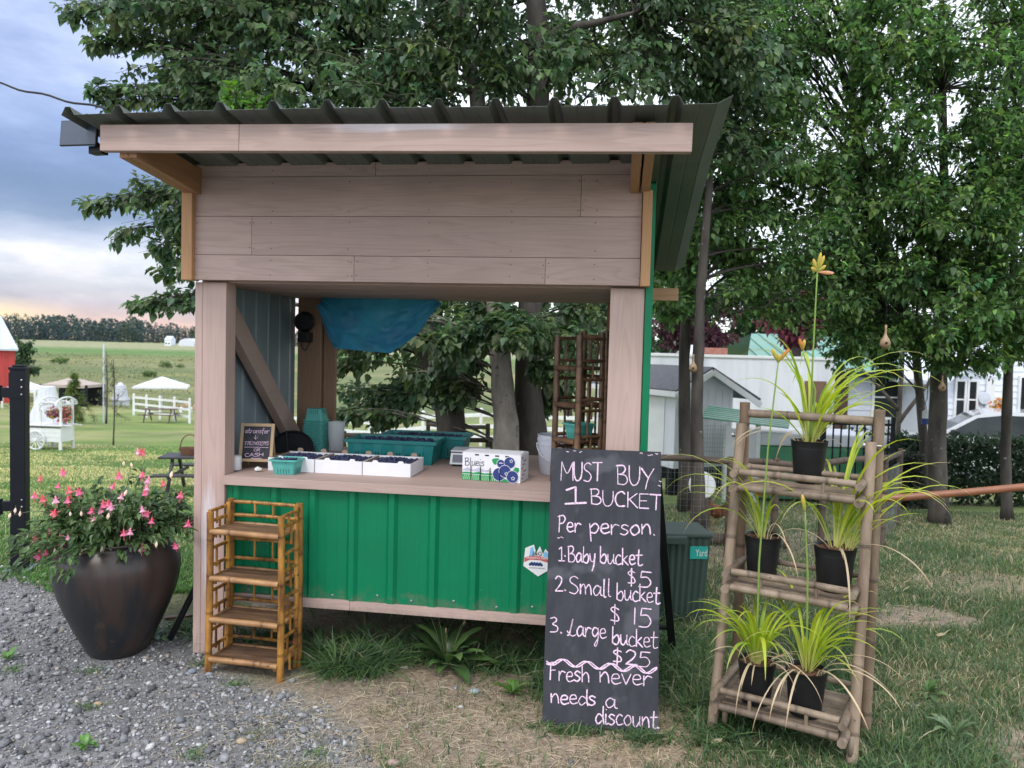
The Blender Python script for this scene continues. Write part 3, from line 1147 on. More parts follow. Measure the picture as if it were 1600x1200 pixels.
def build_chalkboard():
    BL, BR = Vector((.172, 3.322, .0)), Vector((.673, 3.251, .0))
    TL = at(862, 700, 3.322 + .16)
    _n = (BR - BL).cross(TL - BL).normalized()
    TR = on_plane(1033, 706, BL, _n)
    t = thing('chalkboard_sign', 'tall black chalkboard sign with pink bucket prices leaning open before the stall', 'chalkboard', (.42, 3.3, 0))
    off = (.42, 3.3, 0)
    n = (BR - BL).cross(TL - BL).normalized()
    if n.y > 0:
        n = -n
    b = MB()
    q = [BL, BR, TR, TL]
    th = -n * .012
    b.add(q + [v + th for v in q], [(0, 1, 2, 3), (7, 6, 5, 4), (0, 4, 5, 1), (1, 5, 6, 2), (2, 6, 7, 3), (3, 7, 4, 0)])
    b.build('board', M['board'], t, off=off)
    W = [("MUST", (876, 750), (942, 752), 29), ("BUY", (963, 756), (1023, 763), 30), ("1", (883, 788), (911, 787), 26), ("BUCKET", (922, 788), (1036, 797), 24),
         ("Per", (872, 830), (909, 833), 26), ("person.", (920, 834), (1026, 836), 27), ("1'", (873, 876), (885, 877), 22), ("Baby", (887, 877), (931, 880), 25),
         ("bucket", (937, 880), (1004, 884), 26), ("$", (980, 913), (995, 914), 23), ("5", (998, 915), (1020, 918), 24), ("2.", (867, 923), (886, 924), 24), ("Small", (889, 926), (956, 933), 27),
         ("bucket", (963, 937), (1032, 943), 27), ("$", (953, 972), (970, 975), 26), ("|", (988, 975), (998, 976), 26), ("5", (998, 977), (1020, 980), 29), ("3.", (859, 988), (880, 989), 24),
         ("Large", (885, 993), (948, 998), 27), ("bucket", (956, 1006), (1028, 1014), 27), ("$", (957, 1035), (974, 1036), 22), ("25", (977, 1037), (1018, 1042), 23), ("Fresh", (858, 1062), (922, 1066), 27),
         ("never", (936, 1066), (1020, 1073), 28), ("needs", (860, 1098), (932, 1103), 25), ("a", (946, 1104), (964, 1107), 26), ("discount.", (930, 1130), (1034, 1138), 28)]
    b = MB()
    for txt, p0, p1, h in W:
        for s in word_strokes(txt, p0, p1, h):
            s = [(min(x, 1033 - (y - 700) * .008), y) for x, y in s]
            pts = [on_plane(x, y, BL, n) for x, y in s]
            ribbon(b, pts, .0051 * random.uniform(.75, 1.3) if txt != "1" else .0078, n)
    for ph in (0, 2.4):
        pts = [on_plane(854 + k * 3.45, 1033 + k * .3 + 5.2 * math.sin(k / 50 * 2 * math.pi * 4.6 + ph * .35), BL, n) for k in range(51)]
        ribbon(b, pts, .0058, n, lift=.0012 + ph * .0002)
    # smudged dashes at the top edge
    for x, y in ((885, 705), (896, 704), (905, 706), (1000, 708), (1012, 711), (1016, 711), (1024, 709), (871, 841), (876, 840), (1030, 752), (1028, 759)):
        pts = [on_plane(x + k * 2, y + random.uniform(-1.2, 1.2), BL, n) for k in range(3)]
        ribbon(b, pts, .003, n)
    b.build('chalk_writing', M['chalk'], t, off=off)
    # rear legs
    for f in (.06, .95):
        top = TL.lerp(TR, f) - n * .03 - Vector((0, 0, .015))
        foot = BL.lerp(BR, f) + Vector((.27, .86, .012))
        b = MB()
        b.beam(top, foot, .04, .022, up=(0, .4, .9))
        b.build('leg', M['black'], t, off=off)
    b = MB()
    p = TL.lerp(TR, .06) - n * .03
    mid = [TL.lerp(TR, f).lerp(BL.lerp(BR, f) + Vector((.27, .86, .012)), .86) - n * .03 + Vector((0, .012, 0)) for f in (.06, .95)]
    b.beam(mid[0], mid[1], .03, .02)
    b.build('stretcher', M['black'], t, off=off)


build_chalkboard()

# ------------------------------------------------------------------ bamboo pieces
M['bamboo'] = mat('varnished honey bamboo', (.50, .24, .05), (.13, .05, .016), scale=9, stretch=(2, 2, .55), rough=.33, attr=True, lo=.38, hi=.64, speck=(38, .66, (.06, .025, .012)))
M['bamboo_x'] = mat('varnished pale bamboo', (.46, .26, .11), (.24, .11, .045), scale=7, rough=.35, attr=True, speck=(40, .68, (.09, .04, .02)))
M['slat'] = mat('brown split bamboo shelf', (.24, .14, .08), (.10, .055, .03), scale=5, stretch=(1, 8, 1), rough=.5, attr=True)
M['bamboo_dk'] = mat('dark stained bamboo', (.19, .105, .058), (.055, .03, .018), scale=8, rough=.42, attr=True, speck=(34, .66, (.20, .12, .07)))
M['grey_bamboo'] = mat('weathered grey bamboo', (.32, .245, .18), (.155, .112, .08), scale=6, stretch=(2, 2, .5), rough=.6, attr=True, speck=(40, .68, (.07, .05, .04)))
M['pink_chalkless'] = M['white']


def shelf_unit(name, label, loc, rz, w, d, h, levels, mp, ms, rails, r=.015, grp=None):
    t = thing(name, label, 'bamboo shelf', loc, rz, grp)
    legs = []
    for sx, sy, hh in ((0, 0, h - .035), (w, 0, h - .03), (0, d, h), (w, d, h)):
        b = MB()
        lean = .006 if sx == 0 else -.004
        b.cane((sx, sy, 0), (sx + lean, sy, hh), r * 1.15, 12, .19)
        # doubled split cane beside each leg
        o = .9 * r if sx == 0 else -.9 * r
        if sy > 0:
            b.cane((sx + o * .2, sy - 1.9 * r, .01), (sx + o * .2 + lean, sy - 1.9 * r, hh - .012), r * .85, 8, .19)
        b.build('leg', mp, t, smooth=True, angle=40)
    for i, z in enumerate(levels):
        b = MB()
        b.cane((.012, -.004, z), (w - .012, -.004, z), r * 1.0, 10, .3)
        b.cane((.012, d, z + .002), (w - .012, d, z + .002), r * .7, 8, .25)
        for x in (.014, w - .014):
            b.cane((x, .0, z + .002), (x, d, z + .002), r * .6, 8, .3)
            b.cane((x - .01, .012, z - .026), (x + .02 if x < .1 else x - .03, .012, z - .026), r * .45, 8, .3)
        sh = b.build('shelf', M['bamboo_x'] if ms is M['slat'] else mp, t, smooth=True, angle=40)
        b = MB()
        ns = 7
        for k in range(ns):
            y0 = .008 + (d - .016) * k / ns
            c = random.uniform(.7, 1.15)
            b.cbox(.016, w - .016, y0, y0 + (d - .016) / ns - .0012, z - .004, z + .006 + random.uniform(0, .0012), .001, col=(c, c, c))
        b.build('slats', ms, sh)
    b = MB()
    for z0, z1 in rails:
        for z in (z0, z1):
            b.cane((.01, d, z), (w - .01, d, z), r * .62, 8, .3)
        for fx in (.36, .62):
            b.cane((w * fx, d, z0), (w * fx, d, z1), r * .42, 7, .3)
    b.build('back_rail', mp, t, smooth=True, angle=40)
    for x in (0, w):
        b = MB()
        for z0, z1 in rails:
            for z in (z0, z1 - .015):
                b.cane((x, .004, z), (x, d, z), r * .6, 8, .3)
            b.cane((x, d * .36, z0 - .02), (x, d * .36, z1 - .016), r * .42, 7, .3)
            b.cane((x, d * .5, z0 - .1), (x, d * .5, z0), r * .42, 7, .3)
        b.build('side_rail', mp, t, smooth=True, angle=40)
    return t


shelf_unit('bamboo_shelf', 'honey coloured four tier bamboo shelf on gravel before the left stall post', (-1.478, 3.743, 0), -R(11.6), .392, .185, .845,
           (.075, .275, .482, .715), M['bamboo'], M['slat'], ((.125, .225), (.325, .425), (.54, .64), (.762, .83)))
et = shelf_unit('bamboo_etagere', 'dark brown bamboo stand of spindles at the right end of counter', S(1.86, .30, .962), -R(54), .185, .185, .80,
                (.05, .225, .41, .60), M['bamboo_dk'], M['bamboo_dk'], ((.10, .20), (.25, .40), (.44, .56), (.64, .77)), r=.0145)

# ------------------------------------------------------------------ planter with fuchsia
M['pot'] = mat('dark glazed stoneware', (.022, .023, .027), (.05, .034, .028), scale=5.5, stretch=(1.8, 1.8, .13), rough=.36, spec=.45, lo=.46, hi=.60, bump=.10, bscale=18, speck=(7, .66, (.075, .055, .045)))
M['soil'] = mat('potting soil', (.05, .03, .02), (.09, .055, .035), scale=40, rough=.95, bump=.6)
M['bark_chip'] = mat('bark chip mulch', (.24, .12, .07), (.10, .05, .03), scale=60, rough=.9, bump=.8)
M['leaf'] = leafmat('tree leaf', trans=.40)
M['leaf_gloss'] = leafmat('shrub leaf', rough=.36, trans=.18)
M['leaf_soft'] = leafmat('strap leaf', rough=.42, trans=.34)
M['petal'] = leafmat('petal', rough=.5, trans=.4)
M['grassblade'] = leafmat('grass blade', rough=.55, trans=.3, spec=.25)
M['stem'] = mat('green stem', (.10, .13, .05), (.12, .09, .05), rough=.6)
PLANTER = (-2.06, 4.0, 0)


def leaf_arrays(P, T, Nn, L, W, fold=.25, curl=.18, heart=.38):
    """folded pointed leaves: base P, axis T, normal Nn, length L, width W -> verts, tri faces"""
    P, T, Nn = np.asarray(P, float), np.asarray(T, float), np.asarray(Nn, float)
    T = T / np.linalg.norm(T, axis=1, keepdims=True)
    B = np.cross(Nn, T)
    B /= np.maximum(np.linalg.norm(B, axis=1, keepdims=True), 1e-6)
    Nn = np.cross(T, B)
    L = np.asarray(L, float)[:, None]
    W = np.asarray(W, float)[:, None]
    mid = P + T * L * heart
    v = np.stack([P, mid + B * W / 2 + Nn * W * fold, mid - Nn * L * .02, mid - B * W / 2 + Nn * W * fold,
                  P + T * L * .74 + B * W * .27 + Nn * (W * fold * .5 - L * curl * .4), P + T * L * .74 - B * W * .27 + Nn * (W * fold * .5 - L * curl * .4),
                  P + T * L - Nn * L * curl], 1)
    n = len(P)
    f = np.array([(0, 2, 1), (0, 3, 2), (1, 2, 4), (2, 3, 5), (2, 5, 6), (2, 6, 4)])
    F = (f[None] + (np.arange(n) * 7)[:, None, None]).reshape(-1, 3)
    return v.reshape(-1, 3), F, 7


def rand_unit(n):
    v = RNG.normal(size=(n, 3))
    return v / np.linalg.norm(v, axis=1, keepdims=True)


def pal_cols(n, pal, per):
    """per-leaf colour between palette entries"""
    pal = np.array(pal)
    k = RNG.integers(0, len(pal), n)
    k2 = RNG.integers(0, len(pal), n)
    w = RNG.random((n, 1))
    c = (pal[k] * w + pal[k2] * (1 - w)) * RNG.uniform(.75, 1.25, (n, 1))
    return np.repeat(c, per, 0)


def build_planter():
    t = thing('fuchsia_planter', 'big dark glazed urn of pink flowering fuchsia on gravel left of the stall', 'planter', PLANTER)
    b = MB()
    prof = [(.0, .0), (.132, .0), (.146, .012), (.180, .08), (.219, .16), (.254, .24), (.283, .32), (.302, .40), (.308, .455), (.304, .505), (.288, .55), (.262, .582), (.254, .594), (.258, .605),
            (.272, .612), (.276, .618), (.268, .624), (.256, .620), (.25, .60), (.25, .56)]
    b.lathe(prof, 72)
    b.build('pot', M['pot'], t, smooth=True)
    b = MB()
    b.lathe([(.0, .585), (.15, .58), (.252, .565)], 24)
    b.build('soil', M['soil'], t)
    # stems and leaves
    b = MB()
    P, T, Nn, L = [], [], [], []
    tips = []
    rr = random.Random(5)
    for i in range(185):
        a = rr.uniform(0, 2 * math.pi)
        r0 = .2 * math.sqrt(rr.random())
        base = Vector((r0 * math.cos(a), r0 * math.sin(a), .58))
        reach = rr.uniform(.05, .36) * (1.15 if math.cos(a) < 0 else .95)
        top = rr.uniform(.06, .30) * (1.2 - 1.0 * (reach / .42)) + (.12 if rr.random() < .12 and abs(reach) < .2 else 0)
        droop = -.22 * max(0, reach - .2) / .2 * rr.random()
        end = Vector((base.x + math.cos(a) * reach, base.y + math.sin(a) * reach * .8, .60 + top + droop))
        mid = base.lerp(end, .5) + Vector((0, 0, .07 + .1 * reach))
        pts = []
        for k in range(8):
            u = k / 7
            pts.append(base * (1 - u) ** 2 + mid * 2 * u * (1 - u) + end * u * u)
        b.tube(pts, [.0028 * (1 - .6 * k / 7) for k in range(8)], 5, False, col=(1, .9, .8))
        tips.append(end)
        for k in range(2, 8):
            for q in range(3):
                pos = pts[k].lerp(pts[k - 1], rr.random())
                d = (pts[k] - pts[k - 1]).normalized()
                out = Vector(tuple(rand_unit(1)[0]))
                dd = d * .5 + out * .9 + Vector((math.cos(a), math.sin(a) - .2, -.25)) * .5
                P.append(pos)
                T.append(dd)
                Nn.append(Vector((out.x * .4, out.y * .4 - .25, 1)))
                L.append(rr.uniform(.03, .06))
    b.build('stems', M['stem'], t)
    L = np.array(L)
    V, F, per = leaf_arrays(P, T, Nn, L, L * .56, curl=.25)
    bulk('leaves', V, F, M['leaf_gloss'], t, pal_cols(len(P), [(.065, .13, .045), (.045, .095, .035), (.10, .175, .065), (.13, .20, .075)], per))
    # flowers: calyx, skirt of petals, stamens
    def flower(kind):
        b = MB()
        if kind == 'bud':
            col = (.86, .74, .66)
            b.tube([(0, 0, 0), (0, 0, -.018)], .0012, 5, col=(.3, .35, .15))
            b.lathe([(.001, -.016), (.0035, -.020), (.0075, -.032), (.0085, -.038), (.006, -.046), (.0005, -.054)], 8, col=col)
            return b
        pinks = {'rose': ((.80, .20, .32), (.86, .32, .50)), 'pale': ((.84, .46, .60), (.86, .58, .70)), 'coral': ((.80, .18, .22), (.80, .30, .34))}[kind]
        b.tube([(0, 0, 0), (0, 0, -.02)], .0013, 5, col=(.35, .2, .15))
        b.lathe([(.0015, -.018), (.004, -.022), (.0045, -.034), (.006, -.038)], 8, col=pinks[0])
        for k in range(4):
            a = k * math.pi / 2 + .3
            c, s = math.cos(a), math.sin(a)
            pt = lambda r, w, z: (r * c - w * s, r * s + w * c, z)
            b.add([pt(.004, -.003, -.036), pt(.004, .003, -.036), pt(.016, .006, -.036), pt(.016, -.006, -.036), pt(.030, 0, -.030)], [(0, 1, 2, 3), (3, 2, 4)], pinks[0])
        for k in range(9):
            a = k * math.pi / 4.5
            c, s = math.cos(a), math.sin(a)
            pt = lambda r, w, z: (r * c - w * s, r * s + w * c, z)
            r1 = .019 if k % 2 else .014
            b.add([pt(.003, -.002, -.036), pt(.003, .002, -.036), pt(r1, .010, -.056), pt(r1, -.010, -.056), pt(r1 * 1.2, 0, -.060)], [(0, 1, 2, 3), (3, 2, 4)], tuple(q * (.85 + .15 * (k % 2)) for q in pinks[1]))
        for dx in (-.002, .001, .003):
            b.tube([(dx, 0, -.05), (dx * 1.6, .001, -.085)], .0007, 4, col=pinks[0])
        return b
    protos = {}
    px_list = [('rose', 98, 741), ('coral', 62, 752), ('rose', 94, 764), ('coral', 104, 768), ('rose', 119, 771), ('rose', 106, 783), ('pale', 86, 783), ('rose', 56, 776), ('coral', 63, 781),
               ('rose', 185, 745), ('rose', 181, 764), ('pale', 192, 780), ('rose', 224, 746), ('pale', 235, 753), ('coral', 254, 760), ('pale', 229, 767), ('rose', 224, 774), ('rose', 161, 790),
               ('rose', 168, 791), ('pale', 174, 795), ('rose', 144, 800), ('pale', 151, 801), ('coral', 88, 805), ('pale', 148, 817), ('rose', 75, 836), ('coral', 57, 846), ('coral', 67, 850), ('rose', 92, 845),
               ('coral', 97, 850), ('pale', 105, 843), ('rose', 64, 870), ('rose', 70, 868), ('rose', 193, 836), ('pale', 204, 834), ('rose', 233, 808), ('rose', 238, 818), ('pale', 221, 800), ('rose', 222, 860),
               ('rose', 272, 858), ('rose', 284, 776), ('rose', 295, 820), ('pale', 214, 709), ('coral', 219, 709), ('bud', 129, 864), ('bud', 160, 863), ('bud', 246, 856), ('bud', 110, 810), ('bud', 127, 809),
               ('bud', 171, 811), ('bud', 146, 822), ('bud', 200, 775), ('bud', 193, 731), ('bud', 204, 733), ('bud', 85, 866), ('bud', 18, 811), ('bud', 25, 803), ('bud', 32, 808), ('bud', 43, 842), ('bud', 126, 872), ('bud', 270, 745)]
    for kind, x, y in px_list:
        dx = (x - 170) / 130
        Y = 4.0 - .28 * max(.2, math.sqrt(max(0, 1 - dx * dx))) * (.55 + .45 * min(1, max(0, (y - 700) / 120)))
        p = at(x, y, Y) - Vector(PLANTER)
        if kind not in protos:
            protos[kind] = flower(kind).build('flower_bud' if kind == 'bud' else 'flower', M['petal'], t)
            o = protos[kind]
        else:
            o = protos[kind].copy()
            scene.collection.objects.link(o)
        o.location = p + Vector((0, 0, .045))
        o.rotation_euler = (rr.uniform(-.35, .35), rr.uniform(-.35, .35), rr.uniform(0, 6.3))
        sc = rr.uniform(.7, .98)
        o.scale = (sc, sc, sc)
    # thin side shoot towards the gate post
    b = MB()
    p0, p1 = at(80, 800, 3.9) - Vector(PLANTER), at(22, 804, 3.95) - Vector(PLANTER)
    b.tube([p0, p0.lerp(p1, .5) + Vector((0, 0, .012)), p1], [.0025, .002, .0012], 5)
    b.build('side_shoot', M['stem'], t)


build_planter()

# ------------------------------------------------------------------ gate post and hinges


def build_gatepost():
    g = Vector((-3.455, 5.36, 0))
    t = thing('gate_post', 'square black steel gate post with hinge brackets at the left edge', 'gate post', g, R(14))
    a = .048
    b = MB()
    b.cbox(-a, a, -a, a, .02, 1.42, .005)
    b.build('shaft', M['blackmetal'], t)
    b = MB()
    b.cbox(-a - .006, a + .006, -a - .006, a + .006, 1.421, 1.44, .004)
    b.cbox(-a * .75, a * .75, -a * .75, a * .75, 1.4405, 1.455, .006)
    b.build('cap', M['blackmetal'], t)
    b = MB()
    b.cbox(-.085, .085, -.085, .085, 0, .019, .003)
    b.build('base_plate', M['galv'], t)
    b = MB()
    b.cbox(-a - .004, a + .004, -a - .004, -a - .001, 1.22, 1.40, .001)
    b.build('upper_sleeve', M['blackmetal'], t)
    for z in (1.26, .46):
        b = MB()
        b.cbox(-a - .06, -a - .0, -.025, .025, z - .035, z + .035, .004)
        b.tube([(-a - .075, 0, z - .06), (-a - .075, 0, z + .05)], .016, 12)
        b.tube([(-a - .22, 0, z - .005), (-a - .07, 0, z - .005)], .013, 10)
        h = b.build('hinge', M['blackmetal'], t)
        b = MB()
        for dz in (-.03, 0.02, .07) if z > 1 else (-.02, .03):
            b.lathe([(.007, 0), (.0065, .005), (.003, .007)], 10, (.03, -a - .0045, z + dz + .02), M=Matrix.Rotation(R(90), 4, 'X'), cap1=True)
        b.build('bolts', M['screw'], h)


build_gatepost()
# dark pipe leaning in the gap between urn and stall
b = MB()
b.tube([S(-.13, .10, .0) + Vector((-.08, .05, .01)), S(-.05, .15, .35), S(-.022, .2, .62)], .017, 10)
b.build('metal_pipe', M['black'])
tag(bpy.data.objects['metal_pipe'], 'thin black pipe leaning on the stall side behind the dark urn', 'pipe')
b = MB()
b.tube([S(-.42, .42, .012), S(-.02, .36, .10)], .011, 8)
b.build('fallen_stick', M['bamboo_dk'])
tag(bpy.data.objects['fallen_stick'], 'short dark stick lying low behind the urn beside the stall', 'stick')
# ------------------------------------------------------------------ bamboo plant rack
RZ = math.atan2(-.293, .483)
rack = thing('plant_rack', 'weathered grey bamboo ladder rack holding five potted daylilies on the grass', 'plant stand', (.915, 3.285, 0), RZ)
RM = Matrix.Translation((.915, 3.285, 0)) @ Matrix.Rotation(RZ, 4, 'Z')


def build_rack():
    W = .565
    fy = lambda z: .255 * z / 1.38
    for x in (0, W):
        b = MB()
        b.cane((x, 0, 0), (x + (.012 if x == 0 else -.01), .255, 1.34 if x == 0 else 1.30), .0225, 14, .24, tint=(1.05, 1.02, 1.0))
        b.build('leg', M['grey_bamboo'], rack, smooth=True, angle=40)
        b = MB()
        b.cane((x + .012, .335, 0), (x + .012, .30, 1.435), .023, 14, .26, tint=(.8, .68, .6) if x == 0 else (.95, .9, .85))
        b.build('leg', M['grey_bamboo'], rack, smooth=True, angle=40)
    b = MB()
    b.cane((.03, .305, 1.385), (W - .01, .305, 1.385), .019, 12, .22)
    b.build('top_rail', M['grey_bamboo'], rack, smooth=True, angle=40)
    for x in (0.01, W):
        b = MB()
        b.tube([(x - .034, .262, 1.285), (x + .03, .262, 1.285)], .005, 8)
        b.lathe([(.012, -.004), (.012, .006)], 8, (x - .036, .262, 1.285), M=Matrix.Rotation(R(90), 4, 'Y'), cap0=True, cap1=True)
        b.build('bolt', M['screw'], rack)
    for z, f0, yb in ((.165, -.055, .34), (.655, .055, .335), (1.085, .12, .335)):
        b = MB()
        for x in (.0 + .028, W - .028):
            b.cane((x, f0 - .04, z - .022), (x, yb + .04, z - .022), .0185, 12, .3)
            b.cane((x, f0 - .04, z + .045), (x, yb + .03, z + .045), .0165, 12, .3)
        b.cane((.045, f0, z - .018), (W - .045, f0, z - .018), .0165, 12, .22)
        b.cane((.045, f0 + .004, z + .05), (W - .045, f0 + .004, z + .05), .015, 12, .22)
        b.cane((.045, yb, z - .016), (W - .045, yb, z - .016), .015, 10, .22)
        b.cane((.045, yb, z + .05), (W - .045, yb, z + .05), .013, 10, .22)
        for fx in (.3, .7):
            for y in (f0 + .002, yb):
                b.tube([(W * fx, y, z - .012), (W * fx, y, z + .045)], .008, 7)
        sh = b.build('shelf', M['grey_bamboo'], rack, smooth=True, angle=40)
        b = MB()
        ns = 9
        for k in range(ns):
            y0 = f0 + .016 + (yb - f0 - .03) * k / ns
            c = random.uniform(.7, 1.1)
            b.cbox(.05, W - .05, y0, y0 + (yb - f0 - .03) / ns - .003, z - .007, z + .001 + random.uniform(0, .001), .001, col=(c, c, c))
        b.build('slats', M['grey_bamboo'], sh)
    for x in (.03, W - .03):
        b = MB()
        b.cane((x + .025, .0, .06), (x + .025, .0, .14), .012, 8, .3)
        b.build('peg', M['grey_bamboo'], rack, smooth=True)


build_rack()

M['potblack'] = mat('black nursery pot plastic', (.010, .010, .011), (.018, .018, .020), rough=.45, spec=.3, bump=.05, bscale=12)


def strap_leaf(b, base, az, L, el0, bend, w, cols, seg=12, twist=0.0, late=1.5):
    """arching keeled leaf; cols: base, middle, tip"""
    p = Vector(base)
    out = Vector((math.cos(az), math.sin(az), 0))
    sd = Vector((-math.sin(az), math.cos(az), 0))
    vs, cs = [], []
    for k in range(seg + 1):
        u = k / seg
        el = el0 - bend * u ** late
        d = out * math.cos(el) + Vector((0, 0, 1)) * math.sin(el)
        up = d.cross(sd) * -1
        ww = w * (.75 + .5 * math.sin(min(1, u * 1.8) * math.pi / 2)) * (1 if u < .55 else max(.04, 1 - ((u - .55) / .45) ** 1.6)) / 2
        s2 = sd + out * twist * u
        vs += [p + s2 * ww + up * ww * .55, p, p - s2 * ww + up * ww * .55]
        c = [cols[0][i] * (1 - min(1, u * 3.3)) + cols[1][i] * min(1, u * 3.3) for i in range(3)]
        if u > .72:
            f = (u - .72) / .28
            c = [c[i] * (1 - f) + cols[2][i] * f for i in range(3)]
        cs += [tuple(c)] * 3
        p = p + d * (L / seg)
    fs = []
    for k in range(seg):
        a = 3 * k
        fs += [(a, a + 1, a + 4, a + 3), (a + 1, a + 2, a + 5, a + 4)]
    b.add(vs, fs, cs)


def bud(b, base, d, L, c0, c1, r=.009):
    base, d = Vector(base), Vector(d).normalized()
    pts = [base + d * (L * u) for u in (0, .1, .35, .65, .88, 1)]
    b.tube(pts, [.003, .5 * r, .85 * r, r, .7 * r, .0015], 8, True, [tuple(c0[i] * (1 - u) + c1[i] * u for i in range(3)) for u in (0, .1, .35, .65, .88, 1)])


YG, YG2, PALE, TAN, DRY = (.46, .53, .065), (.32, .45, .06), (.66, .64, .30), (.55, .42, .22), (.60, .48, .33)


def potted(px, py, z, rpot, hpot, nl, seed, label, lean=0.0, lmin=.26, lmax=.5, dry=3, stalks=(), gap=None, wl=.013, second=None):
    rr = random.Random(seed)
    p = RM.inverted() @ atz(px, py, z)
    f0 = {1.092: .12, .657: .055, .168: -.055}[z]
    p.y = max(p.y, f0 + .022 + rpot * .95)
    p = RM @ p
    t = thing('potted_daylily', label, 'potted plant', p, 0, 'daylilies on the bamboo rack')
    b = MB()
    k = hpot
    b.lathe([(0, 0), (rpot * .76, 0), (rpot * .78, .004), (rpot * .93, k * .80), (rpot * .95, k * .80), (rpot * .95, k * .85), (rpot * .97, k * .85), (rpot * 1.0, k * .98), (rpot * 1.03, k), (rpot * 1.0, k * 1.005),
             (rpot * .95, k * .98), (rpot * .92, k * .88)], 40)
    b.build('pot', M['potblack'], t, smooth=True, angle=50)
    b = MB()
    b.lathe([(0, k * .93), (rpot * .5, k * .93), (rpot * .93, k * .9)], 20)
    for i in range(50):
        a, r0 = rr.uniform(0, 6.3), rpot * .85 * math.sqrt(rr.random())
        q = Vector((r0 * math.cos(a), r0 * math.sin(a), k * .93 + rr.uniform(0, .008)))
        Mx = Matrix.Translation(q) @ Matrix.Rotation(rr.uniform(0, 3), 4, 'Z') @ Matrix.Rotation(rr.uniform(-.6, .6), 4, 'X')
        b.box(-.009, .009, -.004, .004, -.002, .002, Mx)
    b.build('mulch', M['bark_chip'], t)
    b = MB()
    cs = [(0.0, 0.0)] if not second else [(0, 0), second]
    for i in range(nl):
        c = cs[0] if (len(cs) == 1 or i % 3) else cs[1]
        az = rr.uniform(0, 2 * math.pi)
        if lean and rr.random() < .55:
            az = rr.gauss(0 if lean > 0 else math.pi, .7)
        f = i / nl
        el0 = R(rr.uniform(68, 88) if f < .65 else rr.uniform(50, 70))
        L = rr.uniform(lmin, lmax)
        col = YG if rr.random() < .6 else YG2
        v = rr.uniform(.8, 1.15)
        tip = col if rr.random() < .6 else TAN
        r0 = rr.uniform(.004, .02)
        strap_leaf(b, (c[0] + r0 * math.cos(az), c[1] + r0 * math.sin(az), k * .92), az, L, el0, R(rr.uniform(85, 178)) * (L / lmax) ** .6, .74 * wl * rr.uniform(.75, 1.2),
                   (PALE, tuple(q * v for q in col), tuple(q * v for q in tip)), twist=rr.uniform(-.3, .3), late=rr.uniform(1.3, 2.4))
    b.build('foliage', M['leaf_soft'], t, smooth=True)
    b = MB()
    for i in range(dry):
        az = rr.uniform(0, 6.3) if i % 2 else rr.uniform(math.pi - .2, 2 * math.pi + .2)
        v = rr.uniform(.8, 1.25)
        strap_leaf(b, (.8 * rpot * math.cos(az), .8 * rpot * math.sin(az), k * .97), az, rr.uniform(.10, .42), R(rr.uniform(35, 75)), R(rr.uniform(90, 150)), .0065 * rr.uniform(.5, 1.3),
                   tuple(tuple(q * v for q in c) for c in ((.62, .58, .46), DRY, (.55, .36, .2))), twist=rr.uniform(-1.2, 1.2), late=rr.uniform(.45, .9))
    if dry:
        b.build('dry_leaves', M['leaf_soft'], t, smooth=True)
    for pts, buds in stalks:
        b = MB()
        w = [at(x, y, Yd) - p for x, y, Yd in pts]
        w = [Vector(q) for q in w]
        w[0] = Vector((w[0].x * .3, w[0].y * .3, k * .9))
        q2 = []
        for a, c in zip(w, w[1:]):
            q2 += [a.lerp(c, u / 4) for u in range(4)]
        q2.append(w[-1])
        b.tube(q2, [.0048 - .002 * i / len(q2) for i in range(len(q2))], 7, True, col=(.30, .42, .12))
        st = b.build('flower_stalk', M['leaf_soft'], t, smooth=True)
        for dx, dz, L, kind in buds:
            b = MB()
            tip = w[-1]
            c0, c1 = {'o': ((.42, .40, .08), (.62, .24, .06)), 'y': ((.36, .42, .10), (.66, .50, .12)), 'w': ((.62, .35, .18), (.72, .50, .38))}[kind]
            bud(b, tip, (dx, -.12, dz), L, c0, c1, .0085 if L > .03 else .005)
            b.build('flower_bud', M['petal'], st, smooth=True)
    return t


potted(1262, 752, 1.092, .079, .185, 40, 11, 'daylily with the tallest bud stalk in black pot alone on the top shelf', lean=1, lmin=.30, lmax=.74, dry=5, wl=.0155,
       stalks=((((1268, 690, 3.4), (1270, 560, 3.36), (1277, 425, 3.34)), ((.35, 1, .075, 'y'), (-.4, 1, .06, 'y'), (.8, .7, .045, 'y'), (-.9, .6, .035, 'y'), (1, -.05, .07, 'w'), (.1, 1, .085, 'y'))),
               (((1276, 690, 3.4), (1274, 610, 3.36), (1254, 548, 3.33)), ((-.35, 1, .055, 'o'), (.1, 1, .05, 'y'), (-.1, .9, .04, 'o')))))
potted(1190, 899, .657, .081, .185, 20, 23, 'daylily in black pot at the left of the middle shelf with small orange bud', lean=-1, lmin=.24, lmax=.68, dry=3, wl=.0125,
       stalks=((((1190, 835, 3.45), (1192, 800, 3.42), (1196, 778, 3.40)), ((-.75, .45, .07, 'o'), (.6, .8, .055, 'y'))),))
potted(1302, 921, .657, .086, .19, 38, 35, 'daylily in black pot at the right of the middle shelf', lean=1, lmin=.30, lmax=.78, dry=5, second=(.05, -.01), wl=.0145)
potted(1178, 1098, .168, .079, .18, 42, 47, 'dense daylily in black pot at the left of the bottom shelf', lean=0, lmin=.24, lmax=.5, dry=14, wl=.0165,
       stalks=((((1180, 1035, 3.28), (1186, 880, 3.22), (1200, 700, 3.18), (1216, 566, 3.15)), ((-.5, .9, .065, 'y'), (.6, .85, .07, 'o'), (.05, 1, .035, 'y'))),))
